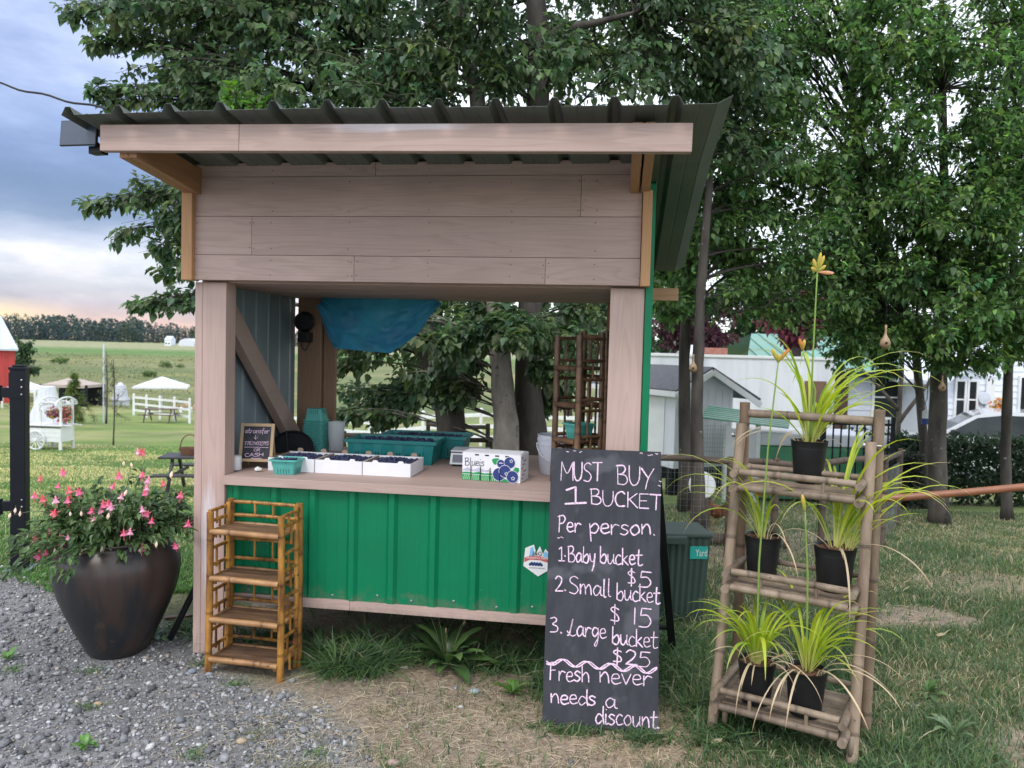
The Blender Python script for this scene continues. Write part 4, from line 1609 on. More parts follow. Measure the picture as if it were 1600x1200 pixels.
potted(1253, 1122, .168, .083, .19, 36, 59, 'daylily in black pot at the right of the bottom shelf trailing long dry leaves', lean=1, lmin=.24, lmax=.56, dry=16, wl=.0145,
       stalks=((((1262, 1045, 3.10), (1262, 900, 3.08), (1258, 800, 3.05)), ((-.25, 1, .075, 'y'),)),))

# ------------------------------------------------------------------ wheelie bin


def build_bin():
    t = thing('yard_waste_bin', 'dark green ribbed yard waste bin with teal sticker behind the chalkboard', 'bin', (.98, 4.64, 0), R(3))
    m = mat('dark green bin plastic', (.035, .062, .052), (.048, .075, .064), rough=.55, scale=3, speck=(12, .72, (.09, .12, .105)))
    b = MB()
    n = 12
    x0, x1, X0, X1 = -.19, .235, -.225, .262
    prof = []
    vs = []
    for j, (z, a0, a1, yf, yb) in enumerate(((0.005, x0, x1, 0.02, .27), (.53, X0, X1, -.015, .30))):
        row = []
        for k in range(n * 4):
            u = (k // 4 + [0, .2, .5, .7][k % 4]) / n
            row.append((a0 + (a1 - a0) * min(1, u), yf - (.006 if k % 4 in (0, 1) else 0), z))
        row += [(a1, yf, z), (a1, yb, z), (a0, yb, z), (a0, yf, z)]
        vs += row
    L = len(vs) // 2
    b.add(vs, [(k, (k + 1) % L, (k + 1) % L + L, k + L) for k in range(L)] + [tuple(range(L))[::-1], tuple(range(L, 2 * L))])
    b.build('body', m, t)
    b = MB()
    b.cbox(X0 - .01, X1 + .01, -.03, .31, .5315, .556, .008)
    b.cbox(X0 + .03, X1 - .16, -.075, -.0305, .50, .548, .008)
    b.build('lid', m, t)
    b = MB()
    b.cbox(.135, .245, -.0175, -.012, .40, .478, .001, M=Matrix.Rotation(0, 4, 'X'))
    st = b.build('sticker', plain('teal sticker', (.02, .42, .36), .4), t)
    text_mesh('Yard', .062, 'lettering', plain('sticker white', (.80, .85, .82)), st, Matrix.Translation((.206, -.0185, .436)) @ Matrix.Rotation(R(90), 4, 'X'), squeeze=.62)
    for y in (.26,):
        b = MB()
        b.tube([(x0 - .01, y, .06), (x0 + .03, y, .06)], .06, 16)
        b.build('wheel', M['black'], t)
        b = MB()
        b.tube([(x1 - .03, y, .06), (x1 + .01, y, .06)], .06, 16)
        b.build('wheel', M['black'], t)


build_bin()

# ------------------------------------------------------------------ things on the counter
ZC = .9612
M['berry'] = mat('blueberry skin', (.022, .028, .075), (.055, .065, .13), scale=60, rough=.6, spec=.3, island=.6)
_ico = None


def ico_arrays():
    global _ico
    if _ico is None:
        bm = bmesh.new()
        bmesh.ops.create_icosphere(bm, subdivisions=1, radius=1)
        bm.verts.index_update()
        _ico = (np.array([v.co[:] for v in bm.verts]), np.array([[v.index for v in f.verts] for f in bm.faces]))
        bm.free()
    return _ico


def ico0_arrays():
    bm = bmesh.new()
    bmesh.ops.create_icosphere(bm, subdivisions=0 + 1, radius=1)
    bm.free()
    phi = (1 + 5 ** .5) / 2
    v = np.array([(-1, phi, 0), (1, phi, 0), (-1, -phi, 0), (1, -phi, 0), (0, -1, phi), (0, 1, phi), (0, -1, -phi), (0, 1, -phi), (phi, 0, -1), (phi, 0, 1), (-phi, 0, -1), (-phi, 0, 1)], float)
    v /= np.linalg.norm(v[0])
    f = np.array([(0, 11, 5), (0, 5, 1), (0, 1, 7), (0, 7, 10), (0, 10, 11), (1, 5, 9), (5, 11, 4), (11, 10, 2), (10, 7, 6), (7, 1, 8), (3, 9, 4), (3, 4, 2), (3, 2, 6), (3, 6, 8), (3, 8, 9), (4, 9, 5), (2, 4, 11), (6, 2, 10), (8, 6, 7), (9, 8, 1)])
    return v, f


def berries(name, label, s0, s1, t0, t1, z, n, r=.0075, mound=.012, disc=False):
    rr = random.Random(n)
    vv, ff = ico_arrays()
    C = []
    while len(C) < n:
        u, v = rr.random(), rr.random()
        if disc and (u - .5) ** 2 + (v - .5) ** 2 > .25:
            continue
        h = mound * (1 - (2 * u - 1) ** 2) * (1 - (2 * v - 1) ** 2)
        C.append(S(s0 + (s1 - s0) * u, t0 + (t1 - t0) * v, z + h + rr.uniform(-.008, .003)))
    C = np.array(C)
    rad = np.array([rr.uniform(.8, 1.15) * r for _ in C])
    V = (vv[None] * rad[:, None, None] + C[:, None]).reshape(-1, 3)
    F = (ff[None] + (np.arange(len(C)) * len(vv))[:, None, None]).reshape(-1, 3)
    o = bulk(name, V, F, M['berry'], smooth=True)
    tag(o, label, 'berries', 'heaps of blueberries', 'stuff')


def berry_box(s0, t0, label):
    o = S(s0, t0, ZC)
    t = thing('berry_box', label, 'carton', o, -TH, 'white berry boxes on the counter')
    w, d, h = .262, .27, .072
    b = MB()
    e = .004
    b.box(0, w, 0, d, 0, .004)
    b.box(0, w, 0, e, .0041, h)
    b.box(0, w, d - e, d, .0041, h)
    b.box(0, e, e + .0002, d - e - .0002, .0041, h - .003)
    b.box(w - e, w, e + .0002, d - e - .0002, .0041, h - .003)
    for x in (.05, .19):
        b.plate([(0, 0), (.036, 0), (.028, .011), (.008, .011)], (x, .0002, h), (1, 0, 0), (0, 0, 1), (0, .003, 0))
    b.build('tray', M['whitecard'], t)
    b = MB()
    for x in (.05, .19):
        b.plate([(0, 0), (.036, 0), (.034, .016), (.026, .021), (.010, .021), (.002, .016)], (x, d - .003, h), (1, 0, 0), (0, 0, 1), (0, .003, 0))
        b.build('tab', M['kraft'], t)
        b = MB()
    b.box(e + .0004, e + .0024, .006, d - .006, .01, h - .001)
    b.box(w - e - .0024, w - e - .0004, .006, d - .006, .01, h - .001)
    b.build('lining', M['kraft'], t)
    return t


for k, (s0, wh) in enumerate(((.318, 'left'), (.585, 'middle'), (.852, 'right'))):
    berry_box(s0, .193, f'open white card box of blueberries, {wh} one of the three in a row' if k != 1 else 'open white card box of blueberries, between the two other white boxes')
    berries('blueberries', f'heap of blueberries filling the {wh} white card box', s0 + .018, s0 + .244, .21, .45, ZC + .058, 330, mound=.016)

def basket_mesh():
    """square tapered moulded-pulp berry basket, open upward, base at z=0"""
    b = MB()
    def ring(a, z, rnd):
        pts = []
        for cx, cy_, a0 in ((1, 1, 0), (-1, 1, 90), (-1, -1, 180), (1, -1, 270)):
            for k in range(4):
                th = R(a0 + 30 * k)
                pts.append(((a - rnd) * cx + rnd * math.cos(th), (a - rnd) * cy_ + rnd * math.sin(th), z))
        return pts
    rings = [ring(.052, .003, .012), ring(.054, 0, .012), ring(.068, .070, .014), ring(.079, .0712, .017), ring(.079, .0775, .017), ring(.071, .080, .014), ring(.067, .072, .013), ring(.051, .004, .011)]
    n = len(rings[0])
    vs = [v for r_ in rings for v in r_]
    fs = [(i * n + k, i * n + (k + 1) % n, (i + 1) * n + (k + 1) % n, (i + 1) * n + k) for i in range(1, len(rings) - 1) for k in range(n)]
    fs += [tuple(range(n, 2 * n))[::-1], tuple(range(7 * n, 8 * n))]
    b.add(vs, fs)
    return b


def basket_slots():
    b = MB()
    for q in range(4):
        Mr = Matrix.Rotation(R(90 * q), 4, 'Z')
        for x in (-.03, -.015, 0, .015, .03):
            a = .0555
            b.add([Mr @ Vector(p) for p in ((x - .0015, -a, .004), (x + .0015, -a, .004), (x + .0015, -a - .0058, .032), (x - .0015, -a - .0058, .032))], [(0, 1, 2, 3)])
    return b


def basket(label, loc, rz, group, flip=False):
    t = thing('berry_basket', label, 'basket', loc, rz, group)
    basket_mesh().build('body', M['teal'], t)
    basket_slots().build('slots', plain('slot shadow', (.01, .05, .045)), t)
    return t


GB_LABEL = 'teal pulp basket of blueberries at the front edge beside small chalkboard'
bk = basket(GB_LABEL, S(.452, .085 + .06, ZC), -TH + R(3), 'teal pulp berry baskets')
berries('blueberries', 'small heap of blueberries in the teal basket at the counter front', .392, .512, .085, .205, ZC + .069, 90, r=.0075, mound=.008)
# upturned stack
STK = 'teal pulp basket turned upside down within the tall stack by rear post'
sb0 = None
for k in range(15):
    top = k == 14
    lab = 'topmost teal pulp basket of the upturned stack, showing its slotted base' if top else ('lowest teal pulp basket of the upturned stack by the rear post' if k == 0 else STK)
    zz_ = ZC + .080 + k * .0142
    if sb0 is None:
        o = basket(lab, S(.262, .99, zz_), -TH, 'teal pulp berry baskets')
        sb0 = o
    else:
        o = copy_tree(sb0)
    o['label'] = lab
    o.location = S(.262 + random.uniform(-.002, .002), .99, zz_)
    o.rotation_euler = (math.pi, 0, -TH + random.uniform(-.05, .05))
    o.scale = (.86, .86, 1)
o = copy_tree(sb0)
o['label'] = 'teal pulp basket standing on the shelf of the dark bamboo stand'
o.location = S(1.86, .30, 0) + Matrix.Rotation(-R(54), 3, 'Z') @ Vector((.0925, .0925, 0)) + Vector((0, 0, ZC + .234))
o.rotation_euler = (0, 0, -R(54))

# small easel chalkboard


def build_small_board():
    t = thing('price_chalkboard', 'small wood framed chalkboard easel asking etransfer or cash on the counter', 'chalkboard', S(.135, .21, ZC), -TH + R(9))
    m = wood('pale pine frame', (.50, .36, .22), (.36, .24, .13), 'Z', grain=.4)
    w, h, tilt = .185, .25, R(-12)
    Mt = Matrix.Rotation(tilt, 4, 'X')
    b = MB()
    for x in (0, w - .017):
        b.cbox(x, x + .017, -.006, .006, 0, h, .0015, Mt)
    b.cbox(.0172, w - .0172, -.0055, .0055, h - .017, h - .0005, .0015, Mt)
    b.cbox(.0172, w - .0172, -.0055, .0055, .038, .054, .0015, Mt)
    b.build('frame', m, t)
    b = MB()
    b.cbox(.0173, w - .0173, -.002, .002, .0542, h - .0172, .0004, Mt)
    bd = b.build('board', M['board'], t)
    b = MB()
    for x in (.01, w - .022):
        b.beam((x + .006, .05, h * .93), (x + .006, .125, .001), .012, .008, up=(0, 1, .5))
    b.build('rear_leg', m, t)
    # writing, board units: x 0..150 mm, y down
    b = MB()
    Mi = Matrix.Translation((.0173, 0, h - .0172))
    def put(strokes, wd=.0022):
        for s in strokes:
            pts = [Mt @ Vector((.0173 + x * .001, -.0022, h - .0172 - y * .001)) for x, y in s]
            n = (Mt @ Vector((0, -1, 0)))
            ribbon(b, pts, wd, n, lift=.0006)
    put(word_strokes('etransfer', (8, 38), (142, 36), 26))
    put([[(66, 48), (68, 70)], [(57, 60), (68, 71)], [(68, 71), (80, 58)]])
    put(word_strokes('7782403595', (8, 104), (142, 101), 19), .0021)
    put([[(10, 116), (60, 115), (142, 116)]], .0022)
    put(word_strokes('OR', (62, 137), (100, 137), 14), .0021)
    put(word_strokes('CASH', (16, 168), (118, 164), 19), .0028)
    put([[(50, 178), (108, 175)], [(50, 178), (60, 172)], [(50, 178), (61, 181)]], .0032)
    b.build('chalk_writing', M['chalk'], bd)


build_small_board()
b = MB()
b.lathe([(0, 0), (.030, 0), (.0315, .003), (.0315, .028), (.0295, .030), (.0315, .032), (.0315, .07), (.024, .078), (0, .079)], 24)
tag(b.build('jar', M['white'], smooth=True, angle=40, off=None), 'white lidded jar half hidden behind the left stall post', 'jar').location = S(.145, .165, ZC)
# crumpled tissue
b = MB()
rr = random.Random(3)
vv, ff = ico_arrays()
b.add([Vector((v[0] * .026 * rr.uniform(.7, 1.2), v[1] * .018 * rr.uniform(.7, 1.2), max(0, .012 + v[2] * .014 * rr.uniform(.6, 1.2)))) for v in vv], [tuple(f) for f in ff])
tag(b.build('crumpled_tissue', plain('white tissue', (.82, .82, .80), .9)), 'small crumpled white tissue lying before the little chalkboard', 'tissue').location = S(.285, .14, ZC)


def build_crate(s0, t0, rz, label):
    t = thing('berry_crate', label, 'crate', S(s0, t0, ZC), -TH + rz, 'dark teal harvest crates')
    w, d, h = .545, .275, .14
    b = MB()
    def rect(a, c, z, x0=0, y0=0):
        return [(x0 + a, y0 + a * .6, z), (w - a - x0, y0 + a * .6, z), (w - a - x0, d - a * .6 - y0, z), (x0 + a, d - a * .6 - y0, z)]
    rings = [rect(.028, 0, 0), rect(.012, 0, h - .022), rect(-.004, 0, h - .02), rect(-.004, 0, h), rect(.004, 0, h), rect(.016, 0, h - .02), rect(.034, 0, .006)]
    vs = [v for r_ in rings for v in r_]
    fs = [(i * 4 + k, i * 4 + (k + 1) % 4, (i + 1) * 4 + (k + 1) % 4, (i + 1) * 4 + k) for i in range(6) for k in range(4)] + [(3, 2, 1, 0), (24, 25, 26, 27)]
    b.add(vs, fs)
    for x in (.05, .17, .30, .42):
        b.box(x, x + .05, .0065, .03, .004, h - .021)
    body = b.build('body', M['tealdark'], t)
    b = MB()
    for x in (.055, .072, .175, .192, .305, .322, .425, .442):
        b.box(x + .006, x + .012, .0045, .0062, .02, .068)
    for x in (.115, .13, .24, .255, .365, .38):
        b.box(x, x + .006, .0062, .012, .02, .06)
    b.build('slots', plain('crate slot', (.002, .03, .03)), body)
    return t


build_crate(.60, .60, R(1.5), 'front dark teal slotted crate behind the white berry boxes')
build_crate(.715, .905, R(1.5), 'rear dark teal slotted crate half hidden behind the front crate')
berries('blueberries', 'blueberries showing above the rim of the front teal crate', .66, 1.09, .66, .84, ZC + .128, 260, mound=.01)
berries('blueberries', 'blueberries showing above the rim of the rear teal crate', .78, 1.2, .96, 1.14, ZC + .128, 200, mound=.01)

M['clear'] = mat('clear plastic', (.90, .92, .95), (.86, .89, .93), rough=.2, alpha=.38)
for k in range(4):
    b = MB()
    b.lathe([(0, .002), (.045, 0), (.055, .13), (.06, .13), (.06, .137), (.054, .135), (.044, .006), (0, .006)], 28)
    o = b.build('plastic_tub', M['clear'], smooth=True, angle=40)
    lab = ('lowest clear plastic tub of the nested stack beside the teal baskets' if k == 0 else 'topmost clear plastic tub of the nested stack beside the teal baskets' if k == 3 else 'clear plastic tub in the middle of the nested stack by the teal baskets')
    tag(o, lab, 'tub', 'nested clear tubs')
    o.location = S(.372, 1.05, ZC + k * .018)
# weighing scale
t = thing('weighing_scale', 'white counter scale with grey display behind the blueberry carton', 'scale', S(1.225, .64, ZC), -TH + R(4))
b = MB()
b.plate([(0, 0), (.10, .0), (.16, .02), (.16, .055), (.045, .06)], (0, 0, .012), (0, 1, 0), (0, 0, 1), (.21, 0, 0))
b.build('body', M['white'], t)
b = MB()
b.cbox(.012, .198, .01, .16, .0, .0115, .002)
b.build('base', M['black'], t)
b = MB()
b.cbox(-.004, .214, .055, .245, .078, .086, .003)
b.cbox(.06, .15, .09, .16, .0625, .0775, .002)
b.build('platform', M['white'], t)
b = MB()
b.plate([(.014, .012), (.092, .012), (.092, .062), (.014, .062)], (0, -.0008, .0125), (1, 0, 0), (0, .6, .8), (0, -.0012, .0009))
b.build('display', plain('grey display', (.22, .23, .27), .3), t)


def build_carton():
    t = thing('blueberry_carton', 'white blueberry carton printed with big blue berries and green field', 'carton', S(1.387, .222, ZC), -TH - R(7.5))
    w, d, h = .318, .165, .145
    b = MB()
    b.cbox(0, w, 0, d, 0, h, .0015)
    bx = b.build('box', M['whitecard'], t)
    b = MB()
    b.plate([(0, 0), (w - .01, .002), (w - .008, d * .48), (0, d * .48)], (.005, .003, h + .001), (1, 0, 0), (0, 1, .05), (0, 0, .0015))
    b.plate([(0, 0), (w - .01, 0), (w - .012, -d * .48), (.004, -d * .48)], (.005, d - .003, h + .0012), (1, 0, 0), (0, 1, -.06), (0, 0, .0015))
    b.build('flaps', M['whitecard'], bx)
    navy, green, dk = plain('print berry blue', (.022, .045, .21)), plain('print leaf green', (.02, .33, .10)), M['black']
    lay = [0]
    def disc(b, x, z, r, n=28, yoff=0):
        b.plate([(r * math.cos(k / n * 2 * math.pi), r * math.sin(k / n * 2 * math.pi)) for k in range(n)], (x, -.0006 - yoff, z), (1, 0, 0), (0, 0, 1), (0, .0004, 0))
    hills = MB()
    hills.plate([(.002, .052), (.03, .066), (.06, .055), (.09, .068), (.13, .056), (.15, .062), (.165, .046), (.002, .046)], (0, -.0005, 0), (1, 0, 0), (0, 0, 1), (0, .0004, 0))
    hills.build('hills_print', plain('print pale violet', (.52, .53, .66)), bx)
    g = MB()
    g.plate([(.001, .040), (.03, .043), (.06, .039), (.09, .046), (.12, .040), (.17, .044), (.17, .032), (.001, .032)], (0, -.0009, 0), (1, 0, 0), (0, 0, 1), (0, .0004, 0))
    g.plate([(.001, .001), (.30, .001), (.19, .029), (.001, .029)], (0, -.0009, 0), (1, 0, 0), (0, 0, 1), (0, .0004, 0))
    g.build('field_print', green, bx)
    rows = MB()
    for k in range(17):
        x = .006 + k * .0115
        rows.plate([(x, .002), (x + .004, .002), (x + .0035 + (.09 - x) * .08, .028), (x + .001 + (.09 - x) * .08, .028)], (0, -.0013, 0), (1, 0, 0), (0, 0, 1), (0, .0004, 0))
    rows.build('row_print', plain('print light green', (.45, .66, .45)), bx)
    lf = MB()
    lf.plate([(.162, .112), (.172, .122), (.20, .124), (.206, .110), (.196, .094), (.178, .088), (.168, .098)], (0, -.0012, 0), (1, 0, 0), (0, 0, 1), (0, .0004, 0))
    lf.plate([(.275, .062), (.290, .082), (.308, .08), (.312, .066), (.300, .050)], (0, -.0012, 0), (1, 0, 0), (0, 0, 1), (0, .0004, 0))
    lf.build('leaf_print', green, bx)
    bs = [(.212, .096, .021), (.259, .104, .029), (.203, .040, .033), (.235, .058, .031), (.276, .032, .031)]
    for i, (x, z, r) in enumerate(bs):
        o_ = MB()
        disc(o_, x, z, r + .0022, yoff=.0012 + i * .0006)
        ring_ = o_.build('berry_outline', M['whitecard'], bx)
        o_ = MB()
        disc(o_, x, z, r, yoff=.0015 + i * .0006)
        o_.build('berry_print', navy, bx)
    st = MB()
    for x, z, r in ((.268, .114, .011), (.243, .046, .011), (.280, .024, .012)):
        pts = []
        for k in range(10):
            q = r if k % 2 == 0 else r * .55
            pts.append((x + q * math.cos(k * math.pi / 5 + .3), z + q * math.sin(k * math.pi / 5 + .3)))
        st.plate(pts, (0, -.0052, 0), (1, 0, 0), (0, 0, 1), (0, .0004, 0))
    st.plate([(.203, .098), (.222, .098), (.222, .102), (.203, .102)], (0, -.0052, 0), (1, 0, 0), (0, 0, 1), (0, .0004, 0))
    st.build('crown_print', M['whitecard'], bx)
    st = MB()
    for x, z, r in ((.268, .114, .005), (.243, .046, .005), (.280, .024, .0055)):
        disc(st, x, z, r, 8, yoff=.005)
    st.build('crown_eye', navy, bx)
    k_ = MB()
    for x in (.05, .102, .155, .208):
        k_.box(x - .0022, x + .0022, -.0062, -.0056, .003, .078 - (x - .05) * .06)
    for x in (.08, .135, .19, .245):
        k_.box(x - .011, x + .011, -.0012, -.0006, .131, .138)
    k_.build('slots', dk, bx)
    wr = MB()
    for s in word_strokes('Blueis', (14, 94), (122, 92), 40):
        pts = [Vector((x * .001 + (126 - 0) * 0, -.0006, (h - .145) + .170 - y * .001)) for x, y in s]
        ribbon(wr, pts, .0045, Vector((0, -1, 0)), lift=.0004)
    wr.build('lettering', plain('print dark grey', (.16, .16, .19)), bx)
    sd_ = MB()
    for k in range(7):
        sd_.box(w + .0003, w + .0009, .02 + .02 * (k % 3), .05 + .03 * (k % 3), .015 + k * .018, .024 + k * .018)
    sd_.build('side_print', plain('print grey', (.32, .33, .38)), bx)


build_carton()
M['pail'] = mat('translucent white pail', (.80, .82, .90), (.75, .78, .87), rough=.4, trans=.25)
for k in range(2):
    t = thing('bucket', ('lower' if k == 0 else 'upper') + ' white plastic pail of the nested pair beside the bamboo stand', 'bucket', S(1.852, .56, ZC + .022 * k), 0, 'nested white pails')
    b = MB()
    b.lathe([(0, 0), (.085, 0), (.089, .004), (.103, .165), (.107, .165), (.107, .172), (.104, .172), (.105, .195), (.108, .197), (.104, .199), (.1, .19), (.086, .006), (0, .006)], 40)
    b.build('body', M['pail'], t, smooth=True, angle=40)
    if k == 0:
        b = MB()
        b.tube([Vector((-.108 * math.cos(a) - .002, -.108 * math.sin(a), .17 - .095 * math.sin(a))) for a in np.linspace(0, math.pi, 16)], .0028, 6)
        b.build('handle', M['white'], t)


def build_tarp():
    rr = random.Random(4)
    V, F = [], []
    nu, nv = 50, 30
    def bot(u):
        return 1.955 - np.interp(u, [0, .08, .14, .35, .6, .8, .93, 1], [.10, .25, .325, .335, .35, .22, .08, .02])
    for j in range(nv + 1):
        for i in range(nu + 1):
            u, v = i / nu, j / nv
            s = .225 + .80 * u
            z = 1.97 - (1.97 - bot(u)) * v
            bulge = .03 * math.sin(v * math.pi) + .02 * math.sin(u * 9 + v * 4) * v + .012 * math.sin(u * 23 - v * 7) * v
            bulge += .05 * (float(vnoise(u * 1.0, v * 1.0, 6, 3)) - .5) * (.2 + v) + .03 * (float(vnoise(u, v, 17, 5)) - .5) * (.2 + v)
            V.append(S(s + .015 * math.sin(v * 5 + u * 3), 1.12 - bulge, z))
    F = [(j * (nu + 1) + i, j * (nu + 1) + i + 1, (j + 1) * (nu + 1) + i + 1, (j + 1) * (nu + 1) + i) for j in range(nv) for i in range(nu)]
    m = mat('blue woven tarp', (.09, .48, .78), (.06, .32, .62), scale=6, rough=.3, trans=.7, bump=1.0, bscale=9, spec=.6)
    o = bulk('tarp', np.array([v[:] for v in V]), np.array(F), m, smooth=True)
    tag(o, 'crinkled blue plastic tarp hanging from the ceiling over the rear opening', 'tarp')


build_tarp()
t = thing('wall_lamp', 'black round wall lamp with dangling cord on the rear left post', 'lamp', S(.105, 1.198, 1.80), -TH)
b = MB()
b.lathe([(.0, -.09), (.05, -.088), (.066, -.07), (.068, -.05), (.045, -.02), (.04, -.001)], 24, M=Matrix.Rotation(R(-90), 4, 'X') @ Matrix.Rotation(R(180), 4, 'Y') if False else Matrix.Rotation(R(-90), 4, 'X'))
b.build('housing', M['black'], t, smooth=True, angle=40)
b = MB()
b.cbox(-.035, .04, -.085, -.0, -.135, -.07, .006)
b.build('bracket', M['black'], t)
b = MB()
b.tube([Vector((-.05 + .09 * u, -.03, -.09 - .10 * math.sin(math.pi * u))) for u in np.linspace(0, 1, 10)], .003, 6)
b.build('cord', M['black'], t)
# black curved tray
b = MB()
n = 20
poly = [(-.13, 0), (.145, 0)] + [(.145 - .275 * (k / n), .155 * math.sin(math.pi * (.12 + .88 * k / n) / 1.0) ** .8 if k < n else 0) for k in range(1, n)]
poly = [(.15, 0)] + [(.15 * math.cos(a), .135 * math.sin(a)) for a in np.linspace(.05, math.pi - .05, 22)] + [(-.15, 0)]
b.plate(poly, (0, 0, 0), (1, 0, 0), (0, .25, .97), (0, .012, 0))
b.tube([Vector((p[0], p[1] * .25 - .006, p[1] * .97 + .004)) for p in poly[1:-1]], .007, 8)
b.beam((-.02, -.008, .01), (-.05, .026, .145), .008, .006)
o = b.build('plastic_tray', M['black'])
tag(o, 'black plastic tray with rounded top edge leaning behind the diagonal brace', 'tray')
o.location = S(.155, .86, ZC)
o.rotation_euler = (0, 0, -TH)
# solar panel on the roof corner and cable


def build_solar():
    c = at(124, 208, 3.50)
    t = thing('solar_panel', 'small dark solar panel clamped to the left end of the fascia', 'solar panel', c, -TH + R(-6))
    b = MB()
    Mt = Matrix.Rotation(R(-4), 4, 'X') @ Matrix.Rotation(R(1.0), 4, 'Y')
    b.cbox(-.099, .099, -.006, .006, -.058, .058, .003, Mt)
    f = b.build('frame', M['black'], t)
    b = MB()
    b.cbox(-.095, .095, -.0072, -.0062, -.054, .054, .0003, Mt)
    b.build('glass', mat('solar glass', (.065, .085, .12), (.058, .075, .105), rough=.3, spec=.5), f)
    b = MB()
    b.tube([(.05, .01, -.02), (.06, .06, -.055)], .012, 10)
    b.cbox(.02, .09, .03, .075, -.085, -.05, .004)
    b.build('bracket', M['black'], t)


build_solar()
b = MB()
p0, p1 = at(168, 171, 3.75), at(-260, 20, 4.6)
b.tube([p0.lerp(p1, u) + Vector((0, 0, -.07 * math.sin(math.pi * u) + .006 * math.sin(u * 40))) for u in np.linspace(0, 1, 40)], .0055, 6)
tag(b.build('power_cable', M['black']), 'thin black cable sagging from the roof corner to the left', 'cable')
# ------------------------------------------------------------------ trees
BARK = mat('grey brown bark', (.105, .092, .078), (.038, .032, .028), scale=7, stretch=(1, 1, .25), rough=.9, bump=.8, bscale=22, attr=True, speck=(16, .68, (.26, .26, .24)))
BARKP = mat('pale poplar bark', (.30, .275, .24), (.15, .13, .115), scale=6, stretch=(1.2, 1.2, .5), rough=.85, bump=.7, bscale=18, attr=True, speck=(15, .63, (.07, .06, .05)))
POPLAR = [(.06, .11, .048), (.04, .078, .036), (.095, .155, .07), (.15, .21, .135), (.085, .145, .048), (.12, .17, .085)]
MAPLE = [(.088, .17, .052), (.058, .122, .042), (.125, .225, .062), (.17, .27, .095), (.072, .14, .062)]
DARKG = [(.028, .060, .026), (.04, .08, .035), (.05, .10, .04)]
PURPLE = [(.07, .025, .040), (.10, .04, .055), (.05, .022, .03)]


def G(x, y):
    return Vector((x, y, ground_z(x, y)))


def curve(a, c, b_, n=7):
    return [a * (1 - u) ** 2 + c * 2 * u * (1 - u) + b_ * u * u for u in [k / n for k in range(n + 1)]]


def make_tree(name, label, cat, base, trunks, clusters, leaf, wr, pal, bark, group=None, seed=0, droop=.6, ntw=9, nlf=12, twr=.004, limb=.02, wood_only=False, under=.35):
    """trunks: world polylines [(x,y,z,r)]; clusters: (centre, radius_xy, radius_z)"""
    rr = random.Random(seed)
    base = Vector(base)
    t = thing(name, label, cat, base, 0, group)
    b = MB()
    samp = []
    for tr in trunks:
        pts, rad = [], []
        for (p, r0), (q, r1) in zip([(Vector(x[:3]), x[3]) for x in tr], [(Vector(x[:3]), x[3]) for x in tr][1:]):
            for k in range(5):
                u = k / 5
                w = Vector((rr.uniform(-1, 1), rr.uniform(-1, 1), 0)) * r0 * .05
                pts.append(p.lerp(q, u) + w)
                rad.append((r0 + (r1 - r0) * u) * rr.uniform(.95, 1.06))
        pts.append(Vector(tr[-1][:3]))
        rad.append(tr[-1][3])
        rad[0] *= 1.25
        b.tube([p - base for p in pts], rad, 12, True, col=(1, 1, 1))
        samp += list(zip(pts, rad))
    trunk = b.build('trunk', bark, t, smooth=True)
    lb, P, T, Nn = MB(), [], [], []
    for c, rx, rz in clusters:
        c = Vector(c)
        best = min(samp, key=lambda s: (s[0] - c).length + .5 * max(0, s[0].z - c.z + .15 * (s[0] - c).length) + (1.5 if s[0].z < base.z + 1.15 else 0))
        a = best[0]
        m = a.lerp(c, .5) + Vector((rr.uniform(-.15, .15), rr.uniform(-.15, .15), .12 * (c - a).length))
        lp = curve(a, m, c, 7)
        r0 = min(best[1] * .4, limb * (.3 + .4 * (c - a).length))
        if c.z < 2.4:
            r0 *= .35
        lb.tube([p - base for p in lp], [r0 * (1 - .8 * k / 7) + .002 for k in range(8)], 6, False, col=(.34, .33, .32))
        for i in range(ntw):
            s = lp[rr.choice((3, 4, 5, 6, 7))]
            d = Vector(tuple(rand_unit(1)[0])) * (rr.random() ** .4)
            e = c + Vector((d.x * rx, d.y * rx, d.z * rz - droop * .12 * rx))
            mm = s.lerp(e, .5) + Vector((0, 0, .16 * (e - s).length))
            tp = curve(s, mm, e, 5)
            lb.tube([p - base for p in tp], [twr * (1.2 - k / 5) + .0008 for k in range(6)], 3, False, col=(.75, .8, .7))
            for k in range(nlf):
                u = rr.uniform(.2, 1.0)
                j = min(4, int(u * 5))
                p = tp[j].lerp(tp[j + 1], u * 5 - j)
                o = Vector(tuple(rand_unit(1)[0]))
                p = p + o * leaf * .55
                dd = o * .8 + Vector((0, 0, -droop)) + (tp[j + 1] - tp[j]).normalized() * .35
                P.append((p - base)[:])
                T.append(dd[:])
                Nn.append((o + Vector((0, -.25, 1.0 - .4 * droop)))[:])
    lb.build('limbs', bark, t)
    n = len(P)
    if n:
        L = leaf * np.clip(np.exp(RNG.normal(0, .3, n)), .4, 1.7)
        V, F, per = leaf_arrays(P, T, Nn, L, L * wr * RNG.uniform(.8, 1.15, n), fold=.22, curl=.15)
        cols = pal_cols(n, pal, per)
        # each bough has its own tint, some younger and yellower
        nb = n // nlf
        tw = np.repeat(np.exp(RNG.normal(0, .20, (nb, 1))) * np.exp(RNG.normal(0, .08, (nb, 1)) * np.array([[1.2, .2, -.8]])), nlf, 0)
        cols = cols * np.repeat(tw, per, 0)
        pale = np.repeat(RNG.random(n) < .06, per)
        cols[pale] *= 1.9
        bulk('foliage', V, F, M['leaf'], t, cols)
    return t


